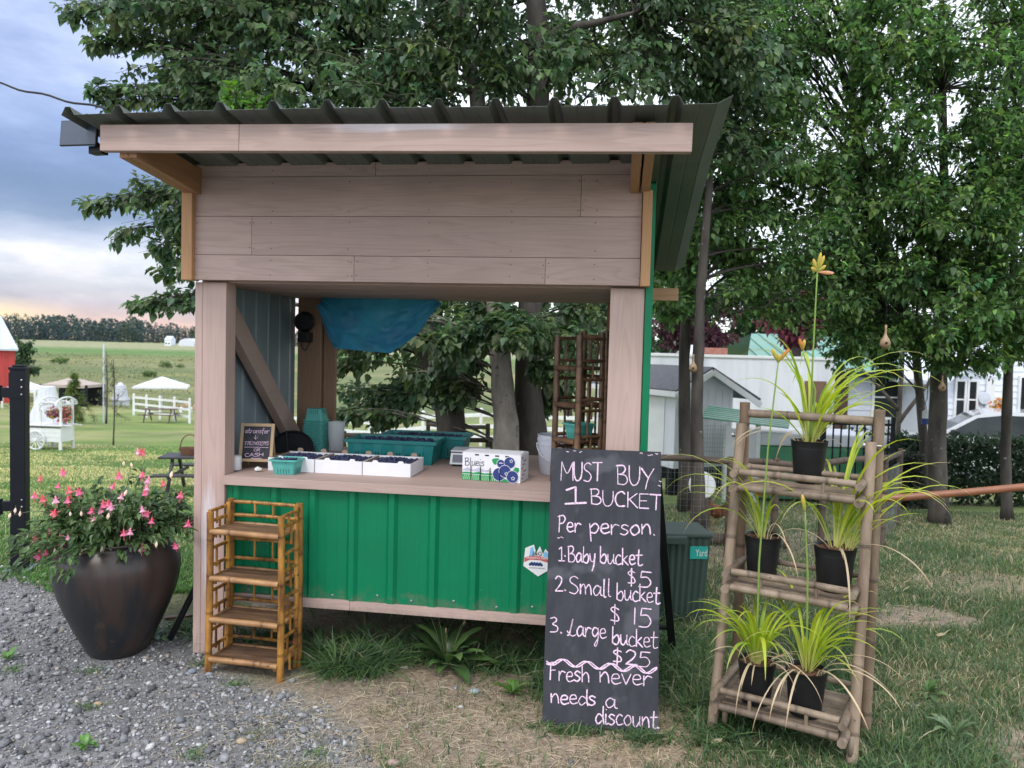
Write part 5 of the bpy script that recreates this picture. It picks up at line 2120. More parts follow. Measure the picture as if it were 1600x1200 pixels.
def px_clusters(boxes, rr):
    """clusters from (px0, px1, py0, py1, Y0, Y1, n, radius)"""
    out = []
    for x0, x1, y0, y1, Y0, Y1, n, r in boxes:
        for _ in range(n):
            out.append((at(rr.uniform(x0, x1), rr.uniform(y0, y1), rr.uniform(Y0, Y1)), r * rr.uniform(.75, 1.2), r * rr.uniform(.6, 1.0)))
    return out


rr = random.Random(12)
GP = 'poplars behind the stall'
# left stem carries the crown over the left half
cl = px_clusters([(150, 330, -40, 35, 6.4, 8.0, 11, .36), (230, 420, 30, 120, 6.2, 8, 13, .36), (190, 330, 120, 170, 6.4, 7.4, 6, .22), (330, 620, -80, 150, 6.0, 8.2, 30, .46),
                  (215, 300, 300, 340, 6.7, 7.4, 4, .20), (185, 300, 340, 370, 6.7, 7.5, 4, .18), (225, 300, 375, 430, 6.8, 7.6, 4, .18), (235, 300, 455, 480, 7.0, 7.4, 3, .16),
                  (330, 520, 180, 440, 6.8, 8.0, 10, .45), (100, 300, -260, -60, 6.5, 8.5, 10, .6), (300, 620, -330, -100, 6, 8.5, 12, .6)], rr)
cl += [(at(x, y, Y), r, r * .7) for x, y, Y, r in ((150, 325, 7.0, .16), (112, 18, 6.8, .16), (150, 70, 6.8, .15), (175, 62, 6.8, .2), (165, 160, 6.6, .12), (150, 145, 6.6, .08), (220, 480, 7.2, .12), (255, 395, 7.1, .25))]
make_tree('poplar_tree', 'poplar whose dark leaning trunk stands left behind the counter, boughs reaching over the sky', 'tree', gnd(722, 735),
          [[(*G(at(722, 735, 6.85).x, 6.85), .15), (*at(702, 640, 6.85), .125), (*at(672, 560, 6.95), .10), (*at(640, 430, 7.1), .09), (*at(560, 100, 7.2), .07), (*at(500, -260, 7.3), .04)]],
          cl, .064, .74, POPLAR, BARK, GP, 1, droop=.6, ntw=14, nlf=16)
cl = px_clusters([(520, 800, -60, 150, 6.0, 8.4, 30, .44), (520, 700, 475, 590, 6.3, 8.2, 16, .27), (680, 770, 470, 550, 6.0, 7.5, 7, .22), (750, 805, 468, 530, 6.0, 6.4, 5, .15), (540, 690, 590, 625, 7.0, 8.2, 4, .15), (655, 735, 560, 640, 6.5, 7.4, 6, .17),
                  (500, 860, -330, -80, 6, 8.5, 12, .6), (520, 800, 180, 440, 7, 8.2, 14, .45)], rr)
cl += [(at(x, y, Y), r, r * .8) for x, y, Y, r in ((562, 640, 7.2, .10), (585, 655, 7.2, .10), (612, 630, 7.1, .12), (590, 620, 7.2, .12), (640, 610, 7.1, .14), (530, 650, 7.1, .06))]
make_tree('poplar_tree', 'poplar with the smooth pale grey trunk standing behind the blueberry carton', 'tree', gnd(805, 762),
          [[(*G(at(797, 755, 6.55).x, 6.55), .125), (*at(790, 660, 6.55), .108), (*at(782, 560, 6.6), .092), (*at(774, 440, 6.65), .085), (*at(745, 150, 6.8), .07), (*at(715, 30, 6.9), .06), (*at(700, -280, 7), .04)]],
          cl, .064, .74, POPLAR, BARKP, GP, 2, droop=.6, ntw=14, nlf=16)
cl = px_clusters([(760, 1060, -60, 150, 6.0, 8.4, 33, .44), (800, 950, 475, 550, 6.4, 8.2, 12, .24), (815, 880, 490, 590, 6.2, 6.9, 6, .17), (820, 880, 560, 640, 6.8, 8, 6, .18), (950, 1250, -40, 150, 6.6, 7.6, 20, .34), (1060, 1220, 130, 290, 6.8, 7.6, 10, .26), (760, 1150, -330, -80, 6, 8.5, 12, .6),
                  (800, 1000, 180, 440, 7, 8.2, 14, .45)], rr)
make_tree('poplar_tree', 'poplar with rough dark trunk just left of the dark bamboo stand', 'tree', gnd(838, 765),
          [[(*G(at(842, 748, 7.0).x, 7.0), .16), (*at(832, 680, 7.0), .14), (*at(824, 600, 7.05), .12), (*at(830, 440, 7.1), .11), (*at(842, 90, 7.0), .10), (*at(838, 0, 7.0), .09), (*at(850, -250, 7.1), .05)],
           [(*at(842, 75, 7.0), .07), (*at(880, 45, 6.8), .05), (*at(930, 36, 6.7), .03), (*at(990, 20, 6.6), .015)]],
          cl, .064, .74, POPLAR, BARK, GP, 3, droop=.6, ntw=14, nlf=16)
# bright young shoot above the roof
make_tree('poplar_sapling', 'bright green leafy shoot showing just above the roof edge on the left', 'sapling', (*at(380, 700, 6.0)[:2], 0),
          [[(*at(384, 780, 6.0)[:2], 0, .02), (*at(380, 300, 6.0), .014), (*at(378, 175, 6.0), .006)]],
          [(at(365, 158, 6.0), .09, .12), (at(395, 166, 6.0), .09, .06), (at(372, 145, 6.0), .06, .08), (at(412, 165, 6.0), .05, .04), (at(278, 385, 6.0), .001, .001)][:4],
          .06, .6, [(.12, .26, .05), (.17, .32, .07)], BARK, None, 8, droop=.2, ntw=5, nlf=7)

# right-hand grove
GR = 'slim trees of the grove right of the stall'


def grove(label, tr, boxes, seed, extra=(), pal=MAPLE, leaf=.06):
    r2 = random.Random(seed)
    trunks = [[(*p, r) for p, r in tr]] + [[(*p, r) for p, r in e] for e in extra]
    make_tree('grove_tree', label, 'tree', tr[0][0], trunks, px_clusters(boxes, r2), leaf, .62, pal, BARK, GR, seed, droop=.4, ntw=11, nlf=17, limb=.012)


g = gnd(1070, 800)
grove('dark slim tree nearest the stall wall, left of its twin trunk', [(g, .075), (at(1069, 560, g.y), .065), (at(1074, 450, g.y), .06), (at(1098, 250, g.y), .034), (at(1110, -100, g.y), .02)],
      [(1060, 1180, 200, 430, 7.2, 9.4, 28, .36), (1020, 1150, 380, 490, 8.2, 9.8, 16, .28), (1050, 1250, -50, 200, 7.8, 9.5, 26, .42)], 21)
g = gnd(1092, 838)
grove('speckled slim tree of the close pair by the stall, passing before the round white tub', [(g, .068), (at(1088, 640, g.y), .06), (at(1094, 470, g.y), .045), (at(1108, 300, g.y), .034), (at(1118, -100, g.y), .02)],
      [(1110, 1270, 230, 490, 7.4, 9.4, 38, .36), (1120, 1250, 0, 240, 7.2, 9.0, 20, .4), (1010, 1120, 440, 500, 7.2, 8.2, 5, .2)], 22)
g = gnd(1447, 795)
grove('thin crooked tree left of the thick trunk on the lawn', [(g, .06), (at(1444, 700, g.y), .055), (at(1432, 560, g.y), .05), (at(1400, 420, g.y), .045), (at(1340, 250, g.y), .045), (at(1325, 0, g.y), .035), (at(1320, -150, g.y), .02)],
      [(1200, 1420, 260, 520, 7.2, 9.6, 62, .38), (1200, 1420, 20, 280, 7.4, 9.6, 54, .40), (1270, 1460, -60, 130, 7.4, 9.4, 16, .34), (1180, 1420, -150, 40, 7.6, 9.6, 24, .42), (1270, 1440, 500, 560, 7.4, 9.4, 16, .22)], 23,
      extra=[[(at(1338, 270, g.y), .04), (at(1352, 180, g.y), .035), (at(1340, 0, g.y), .03), (at(1348, -150, g.y), .02)]])
g = gnd(1467, 818)
grove('thickest trunk of the grove, gourd hanging at its bark', [(g, .105), (at(1463, 700, g.y), .095), (at(1468, 560, g.y), .085), (at(1475, 300, g.y), .045), (at(1470, -100, g.y), .02)],
      [(1400, 1600, 280, 520, 7.0, 9.4, 54, .38), (1400, 1620, 40, 300, 7.4, 9.6, 54, .40), (1500, 1620, 150, 330, 7.2, 8.8, 8, .3), (1400, 1620, -150, 60, 7.6, 9.6, 24, .42), (1410, 1560, 500, 568, 7.4, 9.2, 18, .22)], 24)
g = gnd(1574, 812)
grove('straight tree at the right edge before the parked car', [(g, .06), (at(1571, 700, g.y), .055), (at(1576, 560, g.y), .05), (at(1590, 300, g.y), .03), (at(1600, -100, g.y), .015)],
      [(1520, 1720, 260, 520, 7.0, 9.4, 42, .38), (1540, 1720, 0, 300, 7.4, 9.6, 34, .42), (1530, 1650, 490, 565, 7.4, 9.0, 12, .22), (1500, 1700, -150, 20, 7.6, 9.6, 14, .42)], 25)
g = gnd(1406, 770)
grove('thin forked tree behind the plant rack before the siding house', [(g, .05), (at(1402, 690, g.y), .045), (at(1410, 560, g.y), .04), (at(1405, 470, g.y), .035)],
      [(1360, 1470, 430, 540, 9.0, 10.2, 12, .26), (1330, 1420, 540, 590, 9, 10, 5, .16)], 26,
      extra=[[(at(1404, 660, g.y), .04), (at(1450, 600, g.y), .03), (at(1480, 540, g.y), .02)], [(at(1404, 640, g.y), .035), (at(1360, 590, g.y), .025), (at(1330, 560, g.y), .015)]], pal=DARKG)

# trees further back
def back_tree(label, px, pyb, pyt, Y, wpx, pal, seed, name='garden_tree', leaf=.16, n=26, group='trees beyond the grove'):
    r2 = random.Random(seed)
    gz = ground_z(0, Y)
    X = at(px, pyb, Y).x
    top = at(px, pyt, Y).z
    low = at(px, pyb, Y).z
    base = Vector((X, Y, gz))
    w = wpx / FPX * Y
    cl2 = []
    for _ in range(n):
        a, q = r2.uniform(0, 6.28), math.sqrt(r2.random())
        z = r2.uniform(low, top)
        f = math.sqrt(max(.05, 1 - ((z - (low + top) / 2) / ((top - low) / 2 + .01)) ** 2 * .8))
        cl2.append((Vector((X + math.cos(a) * q * w / 2 * f, Y + math.sin(a) * q * w / 2 * f, z)), w * .2, w * .16))
    make_tree(name, label, 'tree', base, [[(*base, .14), (X, Y, low, .11), (X + .1, Y, top - .3, .04)]], cl2, leaf, .65, pal, BARK, group, seed, droop=.3, ntw=9, nlf=12, limb=.02)


back_tree('purple leaved tree behind the white mobile home', 1085, 545, 468, 22, 130, PURPLE, 31, 'plum_tree')
back_tree('reddish purple tree at the mint green roof', 1245, 530, 466, 19, 100, [(.16, .05, .07), (.11, .035, .05)], 32, 'plum_tree')
for i, (x, yb, yt, Y, w, lab) in enumerate(((1040, 545, 400, 34, 190, 'tall dark tree behind the purple one near the stall'), (1175, 545, 420, 32, 150, 'dark green tree above the middle of the mobile home'), (1300, 530, 430, 36, 200, 'dark green tree rising behind the mint green roof'),
                                           (1440, 545, 420, 34, 190, 'dark tree behind the roofs, between the two thick trunks and house'), (1570, 545, 410, 36, 220, 'dark tree behind the white house at the right edge'))):
    back_tree(lab, x, yb, yt, Y, w, DARKG, 40 + i, leaf=.26, n=30)
for i, (x, yb, yt, Y, w, lab) in enumerate(((560, 560, 440, 40, 170, 'far green tree seen under the blue tarp'), (690, 600, 470, 30, 150, 'dim tree behind the poplars and the white rail fence'), (890, 600, 440, 26, 150, 'dim tree behind the dark bamboo stand'))):
    back_tree(lab, x, yb, yt, Y, w, DARKG, 50 + i, leaf=.24, n=24, group=None)

# hedge


def leaf_box(name, label, cat, x0, x1, y0, y1, z0, z1, n, leaf, pal, seed, kind=None):
    t = thing(name, label, cat, ((x0 + x1) / 2, (y0 + y1) / 2, z0))
    o = Vector(t.location)
    P = np.stack([RNG.uniform(x0, x1, n), RNG.uniform(y0, y1, n), z0 + (z1 - z0) * RNG.random(n) ** .75], 1)
    P[:, 2] += (fbm(P[:, 0], P[:, 1], 1.3, seed) - .5) * .25 * (P[:, 2] > z0 + .5 * (z1 - z0))
    # gather towards the faces
    k = RNG.random(n) < .5
    P[k, 1] = y0 + RNG.random(k.sum()) * .15 + (fbm(P[k, 0], P[k, 2], 2.2, seed + 3) - .5) * .3
    T = rand_unit(n) + np.array([0, -.4, .1])
    Nn = rand_unit(n) * .7 + np.array([0, -.5, .8])
    L = leaf * RNG.uniform(.6, 1.3, n)
    V, F, per = leaf_arrays(P - np.array(o), T, Nn, L, L * .55)
    bulk('foliage', V, F, M['leaf'], t, pal_cols(n, pal, per))
    b = MB()
    x = x0 + .2
    while x < x1:
        b.tube([(x - o.x, (y0 + y1) / 2 - o.y, 0), (x - o.x + .06, (y0 + y1) / 2 - o.y, (z1 - z0) * .7)], .02, 6)
        x += .5
    b.build('stems', BARK, t)
    return t


leaf_box('hedge', 'dark clipped evergreen hedge in front of the white car', 'hedge', 5.1, 10.5, 10.9, 11.9, -.44, .53, 18000, .075, [(.016, .034, .016), (.024, .046, .022), (.03, .06, .026)], 61)
leaf_box('low_shrub', 'dark shrub beside the plant rack, left end of the hedge line', 'shrub', 5.0, 5.45, 10.0, 10.6, -.36, .40, 2600, .06, [(.02, .03, .018), (.035, .04, .028)], 62)

# ------------------------------------------------------------------ buildings on the right
M['siding'] = mat('pale lap siding', (.62, .66, .74), (.55, .59, .67), scale=3, rough=.6)
M['siding_w'] = mat('white lap siding', (.78, .82, .90), (.72, .76, .84), scale=3, rough=.6)
M['whitewall'] = mat('weathered white panel', (.76, .78, .84), (.62, .64, .70), scale=1.2, stretch=(1.6, 1.6, .2), rough=.6)
M['mint'] = mat('mint green metal roof', (.15, .33, .27), (.13, .29, .235), rough=.45, scale=1)
M['shingle'] = mat('grey asphalt shingle', (.13, .135, .15), (.08, .083, .095), scale=14, stretch=(1, 3, 1), rough=.9)
M['glass'] = mat('dark window glass', (.04, .05, .052), (.012, .015, .017), scale=1.2, rough=.12, spec=.25)
M['redbrick'] = mat('brick red', (.36, .16, .12), (.26, .11, .085), scale=12, rough=.9)


def lap_wall(b, x0, x1, z0, z1, y, step=.16, depth=.02):
    """lap boards facing -y"""
    z = z0
    while z < z1:
        zt = min(z + step, z1)
        b.add([(x0, y - depth, z), (x1, y - depth, z), (x1, y, zt), (x0, y, zt), (x0, y, z), (x1, y, z)], [(0, 1, 2, 3), (4, 5, 1, 0)])
        z = zt


def window(parent, x0, x1, z0, z1, y, bars=(1, 1), fr=.06, frm=None):
    b = MB()
    d = .05
    b.box(x0 - fr, x1 + fr, y - d, y + .02, z1, z1 + fr)
    b.box(x0 - fr, x1 + fr, y - d - .004, y + .02, z0 - fr, z0)
    b.box(x0 - fr, x0, y - d + .003, y + .02, z0, z1)
    b.box(x1, x1 + fr, y - d + .003, y + .02, z0, z1)
    for k in range(1, bars[0]):
        x = x0 + (x1 - x0) * k / bars[0]
        b.box(x - .018, x + .018, y - d + .01, y, z0, z1)
    for k in range(1, bars[1]):
        z = z0 + (z1 - z0) * k / bars[1]
        b.box(x0, x1, y - d + .013, y, z - .018, z + .018)
    w = b.build('window', frm or M['white'], parent)
    b = MB()
    b.box(x0, x1, y - .022, y - .012, z0, z1)
    b.build('pane', M['glass'], w)


def build_mobile_home():
    t = thing('mobile_home', 'long flat white mobile home behind the grove, its top edge at eye level', 'house', (2.2, 16, ground_z(2, 16)))
    g0 = ground_z(2, 16)
    x1 = at(1306, 560, 16).x - 2.2
    H = 1.66 - g0
    b = MB()
    b.box(0, x1, 0, 3.6, .35, H - .06)
    x = 0
    while x < x1:
        b.box(x, x + .012, -.008, 0, .36, H - .07)
        x += .3
    b.build('wall', M['whitewall'], t)
    b = MB()
    b.cbox(-.03, x1 + .03, -.03, 3.65, H - .06, H, .01)
    rf = b.build('roof', M['white'], t)
    b = MB()
    b.box(.1, x1 - .1, .05, 3.5, 0, .349)
    b.build('skirting', M['blackmetal'], t)
    b = MB()
    cx = at(1081, 548, 17).x - 2.2
    b.cbox(cx - .16, cx + .16, 1, 1.3, H + .002, H + .20, .01)
    b.build('vent', M['white'], rf)
    b = MB()
    cx = at(1120, 548, 17).x - 2.2
    b.cbox(cx - .24, cx + .24, 1, 1.4, H + .002, H + .15, .01)
    b.build('chimney', M['redbrick'], rf)
    b = MB()
    cx = x1 - .18
    b.cbox(cx - .45, cx + .0, -.03, 0, .4, H - .5, .005)
    b.build('door', mat('brown door', (.20, .12, .08), (.14, .08, .05)), t)  # brown slab colours in the tree shade on this end of the wall


build_mobile_home()


def build_coop():
    C, G = Vector((2.47, 11.5)), Vector((3.47, 11.98))
    rz = math.atan2(G.y - C.y, G.x - C.x)
    g0 = ground_z(0, 11.6)
    t = thing('chicken_coop', 'small white coop with grey shingle gable roof in front of the mobile home', 'shed', (C.x, C.y, g0), rz)
    w, d = 1.11, 2.2
    z0, ze, za = .42, 1.13 - g0, 1.42 - g0
    b = MB()
    b.add([(0, 0, z0), (w, 0, z0), (w, 0, ze), (w * .5, 0, za), (0, 0, ze), (0, d, z0), (w, d, z0), (w, d, ze), (w * .5, d, za), (0, d, ze)],
          [(0, 1, 2, 3, 4), (9, 8, 7, 6, 5), (0, 4, 9, 5), (1, 6, 7, 2)])
    for k in range(8):
        b.box(.06 + k * .14, .068 + k * .14, -.006, 0, z0, ze - .02)
    b.build('wall', M['whitewall'], t)
    b = MB()
    sl = (za - ze) / (w * .5)
    for s in (-1, 1):
        xe = w * .5 + s * (w * .5 + (.12 if s < 0 else .42))
        ztop = za + .05
        zl = za + .05 - sl * abs(xe - w * .5) * (1 if s < 0 else .95)
        o = .003 if s > 0 else 0
        b.add([(w * .5, -.16 - o, ztop), (xe, -.16 - o, zl), (xe, d + .1, zl), (w * .5, d + .1, ztop), (w * .5, -.16 - o, ztop - .03), (xe, -.16 - o, zl - .03), (xe, d + .1, zl - .03), (w * .5, d + .1, ztop - .03)],
              [(0, 1, 2, 3), (7, 6, 5, 4), (0, 4, 5, 1), (1, 5, 6, 2), (2, 6, 7, 3)])
    rf = b.build('roof', M['shingle'], t)
    b = MB()
    for s in (-1, 1):
        xe = w * .5 + s * (w * .5 + (.12 if s < 0 else .42))
        zl = za + .02 - sl * abs(xe - w * .5)
        b.beam((w * .5, -.175, za - .03), (xe, -.175, zl - .05), .02, .09, up=(0, 0, 1))
    b.box(-.13, -.11, -.16, d + .1, ze - .12, ze - .035)
    b.build('fascia_board', M['white'], rf)
    b = MB()
    b.box(-.012, -.004, .25, .9, z0 + .1, ze - .15)
    dr = b.build('door', M['white'], t)
    b = MB()
    b.box(-.03, -.0121, .8, .86, z0 + .45, z0 + .52)
    b.build('handle', M['screw'], dr)
    b = MB()
    for x in (.08, w - .08):
        for y in (.1, d - .1):
            b.box(x - .08, x + .08, y - .08, y + .08, 0, z0 - .001)
    b.build('block', M['blackmetal'], t)


build_coop()


def build_run():
    t = thing('chicken_run', 'lean-to run with green striped corrugated roof and wire door beside the coop', 'animal run', (3.3, 10.6, ground_z(0, 10.6)))
    o = Vector(t.location)
    g0 = o.z
    b = MB()
    A, B_, C_, D_ = at(1108, 633, 11.3) - o, at(1236, 651, 11.3) - o, at(1092, 652, 10.4) - o, at(1232, 669, 10.4) - o
    n = 14
    m2 = mat('white roof strip', (.62, .72, .68), rough=.4)
    for par in (0, 1):
        b = MB()
        for k in range(n):
            if k % 2 != par:
                continue
            u0, u1 = (k / n, min(1, (k + 2) / n)) if par == 0 else ((k + .2) / n, (k + .48) / n)
            q = [C_.lerp(A, u0), D_.lerp(B_, u0), D_.lerp(B_, u1), C_.lerp(A, u1)]
            h = Vector((0, 0, .006 if par else 0))
            b.add([v + h for v in q] + [v + h - Vector((0, 0, .01)) for v in q], [(0, 1, 2, 3), (7, 6, 5, 4), (0, 4, 5, 1), (1, 5, 6, 2), (2, 6, 7, 3), (3, 7, 4, 0)])
        b.build('roof' if par == 0 else 'roof_ribs', M['green'] if par == 0 else m2, t)
    for px in (1095, 1137, 1186):
        p = at(px, 662, 10.45) - o
        b = MB()
        b.cbox(p.x - .03, p.x + .03, p.y, p.y + .05, 0, p.z - .01, .004)
        b.build('post', M['white'], t)
    a, c = at(1098, 664, 10.45) - o, at(1135, 664, 10.45) - o
    b = MB()
    x = a.x
    while x < c.x:
        b.box(x, x + .004, a.y, a.y + .004, .05, a.z)
        x += .035
    z = .05
    while z < a.z:
        b.box(a.x, c.x, a.y - .001, a.y + .003, z, z + .004)
        z += .06
    b.build('wire_door', M['screw'], t)
    a, c = at(1139, 664, 10.45) - o, at(1184, 664, 10.45) - o
    b = MB()
    b.box(a.x + .01, c.x, a.y + .01, a.y + .03, .1, a.z - .05)
    pn = b.build('panel', M['whitewall'], t)
    b = MB()
    b.beam((a.x + .1, a.y + .005, .75), (c.x - .12, a.y + .005, .95), .01, .02)
    b.beam((a.x + .1, a.y + .005, 1.1), (c.x - .12, a.y + .005, .95), .01, .02)
    b.build('brace', M['siding'], pn)


build_run()


def build_mint_house():
    Y = 20.5
    g0 = ground_z(0, Y)
    x0 = at(1215, 600, Y).x
    t = thing('mint_roof_house', 'pale lap sided house with mint green metal roof behind the grove', 'house', (x0, Y, g0))
    w = at(1492, 600, Y).x - x0
    ze = 1.36 - g0
    b = MB()
    lap_wall(b, 0, w, .3, ze, 0)
    b.box(0, w, .02, 5, 0, ze - .01)
    b.build('wall', M['siding'], t)
    b = MB()
    zr = 2.35 - g0
    xl, xr = -1.0, w + .25
    b.add([(xl, -.4, ze - .05), (xr, -.4, ze - .05), (xr, 3.4, zr), (xl + 1.3, 3.4, zr), (xl, -.4, ze - .12), (xr, -.4, ze - .12), (xr, 3.4, zr - .08), (xl + 1.3, 3.4, zr - .08), (xr, 7, ze - .05), (xl, 7, ze - .05)],
          [(0, 1, 2, 3), (4, 7, 6, 5), (0, 4, 5, 1), (1, 5, 6, 2), (0, 3, 7, 4), (3, 2, 8, 9)])
    x = xl + .3
    while x < xr:
        f = min(1, (x - xl) / 1.3)
        b.beam((x, -.4, ze - .035), (x, -.4 + 3.8 * f, ze - .035 + (zr - ze + .05) * f), .03, .03)
        x += .4
    rf = b.build('roof', M['mint'], t)
    b = MB()
    b.box(xl, xr, -.47, -.405, ze - .19, ze - .055)
    b.build('gutter', M['blackmetal'], rf)
    b = MB()
    a = at(1437, 548, Y + .6).x - x0
    c = at(1505, 548, Y + .6).x - x0
    b.add([(a, .25, ze + .20), (c, .25, ze + .20), (c, 1.5, ze + .62), (a, 1.5, ze + .62), (a, .25, ze + .13), (c, .25, ze + .13), (c, 1.5, ze + .55), (a, 1.5, ze + .55)], [(0, 1, 2, 3), (7, 6, 5, 4), (0, 4, 5, 1), (1, 5, 6, 2), (2, 6, 7, 3), (3, 7, 4, 0)])
    b.build('roof_panel', mat('navy panel', (.012, .016, .045), rough=.3), rf)
    a, c = at(1366, 600, Y).x - x0, at(1428, 600, Y).x - x0
    zt, zb_ = at(1400, 590, Y).z - g0, at(1400, 652, Y).z - g0
    window(t, a, c, zb_, zt, -.02, (1, 2), .07)
    a = at(1312, 600, Y).x - x0
    b = MB()
    b.cbox(a - .22, a + .22, -.06, -.025, .3, at(1312, 588, Y).z - g0, .01)
    b.build('door', mat('dark brown door', (.10, .055, .035), (.07, .04, .03)), t)


build_mint_house()


def build_white_house():
    Y = 18.2
    g0 = ground_z(0, Y)
    x0 = at(1478, 600, Y).x
    t = thing('white_house', 'white lap sided gable house with french windows behind the parked car', 'house', (x0, Y, g0))
    w = 5.2
    ze, za = at(1490, 588, Y).z - g0, 3.0 - g0 + .2
    b = MB()
    lap_wall(b, 0, w, .3, ze, 0, .15)
    z = ze
    while z < za - .05:
        f0, f1 = (z - ze) / (za - ze), (min(z + .15, za) - ze) / (za - ze)
        b.add([(w * .5 * f0, -.02, z), (w - w * .5 * f0, -.02, z), (w - w * .5 * f1, 0, z + .15), (w * .5 * f1, 0, z + .15)], [(0, 1, 2, 3)])
        z += .15
    b.box(.01, w - .01, .02, 5, 0, ze - .01)
    b.build('wall', M['siding_w'], t)
    b = MB()
    for s in (0, 1):
        xa = -.25 if s == 0 else w + .25
        zl = ze - .12
        b.add([(xa, -.35, zl), (w / 2, -.35 - .004 * s, za + .03), (w / 2, 5.2, za + .03), (xa, 5.2, zl), (xa, -.35, zl - .1), (w / 2, -.35 - .004 * s, za - .07), (w / 2, 5.2, za - .07), (xa, 5.2, zl - .1)],
              [(0, 1, 2, 3), (7, 6, 5, 4), (0, 4, 5, 1), (2, 6, 7, 3), (3, 7, 4, 0)])
    b.build('roof', M['siding_w'], t)
    for a, c in ((1493.5, 1505.5), (1513, 1524)):
        X0, X1 = at(a, 600, Y).x - x0, at(c, 600, Y).x - x0
        window(t, X0, X1, at(1500, 652, Y).z - g0, at(1500, 596, Y).z - g0, -.025, (1, 2), .05)
    X0, X1 = at(1539, 600, Y).x - x0, at(1553, 600, Y).x - x0
    b = MB()
    b.cbox(X0, X1, -.06, -.021, .3, at(1545, 592, Y).z - g0, .01)
    dr = b.build('door', M['white'], t)
    b = MB()
    b.box(X0 + .03, X0 + .06, -.09, -.0605, 1.15, 1.2)
    b.build('handle', M['screw'], dr)
    X0 = at(1593, 600, Y).x - x0
    window(t, X0, X0 + .8, at(1590, 640, Y).z - g0, at(1590, 590, Y).z - g0, -.025, (2, 1), .05)
    b = MB()
    X0 = at(1536, 600, Y).x - x0
    b.lathe([(0, 0), (.14, 0), (.15, .02), (.14, .04), (0, .05)], 20, (X0, -.06, at(1536, 622, Y).z - g0), M=Matrix.Rotation(R(90), 4, 'X'))
    b.build('wall_plate', M['siding'], t)


build_white_house()


def build_car():
    Y = 16.6
    g0 = ground_z(0, Y)
    x0 = at(1378, 668, Y).x
    t = thing('parked_car', 'white estate car parked behind the dark hedge before the white house', 'car', (x0, Y, g0), R(-24))
    paint = mat('white car paint', (.58, .60, .64), (.56, .58, .62), rough=.18, spec=.6, coat=.5)
    H = at(1560, 639, Y).z - g0
    k = H / 1.62
    low = [(0.02, .35), (0, .62), (.06, .82), (.45, .93), (1.05, 1.02), (4.55, 1.06), (4.62, .8), (4.58, .35)]
    b = MB()
    poly = [(x, z * k) for x, z in low]
    half = .88

    def solid(poly, y0, y1, inset=0.0):
        n = len(poly)
        ys = [(y0 + .09, .96), (y0, 1), (y1, 1), (y1 - .0, 1)]
        vs = []
        for yy, s in ((y0, 1), (y1, 1)):
            vs += [(x, yy, z) for x, z in poly]
        fs = [tuple(range(n))[::-1], tuple(range(n, 2 * n))] + [(i, (i + 1) % n, (i + 1) % n + n, i + n) for i in range(n)]
        return vs, fs
    b.add(*solid(poly, 0, 2 * half))
    body = b.build('body', paint, t)
    mod = body.modifiers.new('bevel', 'BEVEL')
    mod.width, mod.segments, mod.limit_method = .07, 3, 'ANGLE'
    cab = [(.95, 1.0), (1.75, 1.5), (2.1, 1.6), (3.6, 1.62), (4.3, 1.52), (4.52, 1.05)]
    b = MB()
    n = len(cab)
    vs = []
    for side in (0, 1):
        for x, z in cab:
            f = (z - 1.0) / .62
            y = .03 + .14 * f if side == 0 else 2 * half - .03 - .14 * f
            vs.append((x, y, z * k))
    b.add(vs, [tuple(range(n))[::-1], tuple(range(n, 2 * n))] + [(i, (i + 1) % n, (i + 1) % n + n, i + n) for i in range(n)])
    cabin = b.build('cabin', paint, t)
    b = MB()
    for poly in ([(1.22, 1.09), (1.8, 1.46), (2.22, 1.53), (2.3, 1.09)], [(2.38, 1.09), (2.32, 1.535), (3.3, 1.545), (3.36, 1.09)], [(3.44, 1.09), (3.4, 1.545), (3.9, 1.53), (4.2, 1.12)]):
        n = len(poly)
        vs = []
        for o in (.012, .0):
            vs += [(x, .03 + .14 * ((z - 1) / .62) - o, z * k) for x, z in poly]
        b.add(vs, [tuple(range(n)), tuple(range(n, 2 * n))[::-1]] + [(i, i + n, (i + 1) % n + n, (i + 1) % n) for i in range(n)])
    b.build('side_windows', M['glass'], cabin)
    b = MB()
    b.add([(.99, .16, 1.03 * k), (.99, 1.6, 1.03 * k), (1.72, 1.5, 1.485 * k), (1.72, .26, 1.485 * k)], [(0, 1, 2, 3)])
    b.build('windscreen', M['glass'], cabin)
    for x in (.85, 3.7):
        for y in (.0, 1.55):
            b = MB()
            b.lathe([(0, 0), (.2, 0), (.30, .01), (.325, .05), (.325, .17), (.30, .21), (0, .21)], 24, (x, y + .2, .325), M=Matrix.Rotation(R(90), 4, 'X'))
            wh = b.build('wheel', M['black'], t)
            b = MB()
            b.lathe([(0, 0), (.19, 0), (.2, -.01)], 18, (x, y - .014, .325), M=Matrix.Rotation(R(90), 4, 'X'))
            b.build('rim', M['screw'], wh)
    b = MB()
    b.cbox(1.30, 1.44, -.12, .03, 1.08 * k, 1.2 * k, .03)
    b.build('mirror', M['black'], t)
    b = MB()
    b.cbox(-.005, .14, .1, .34, .70 * k, .80 * k, .02)
    b.build('headlight', M['glass'], t)


build_car()
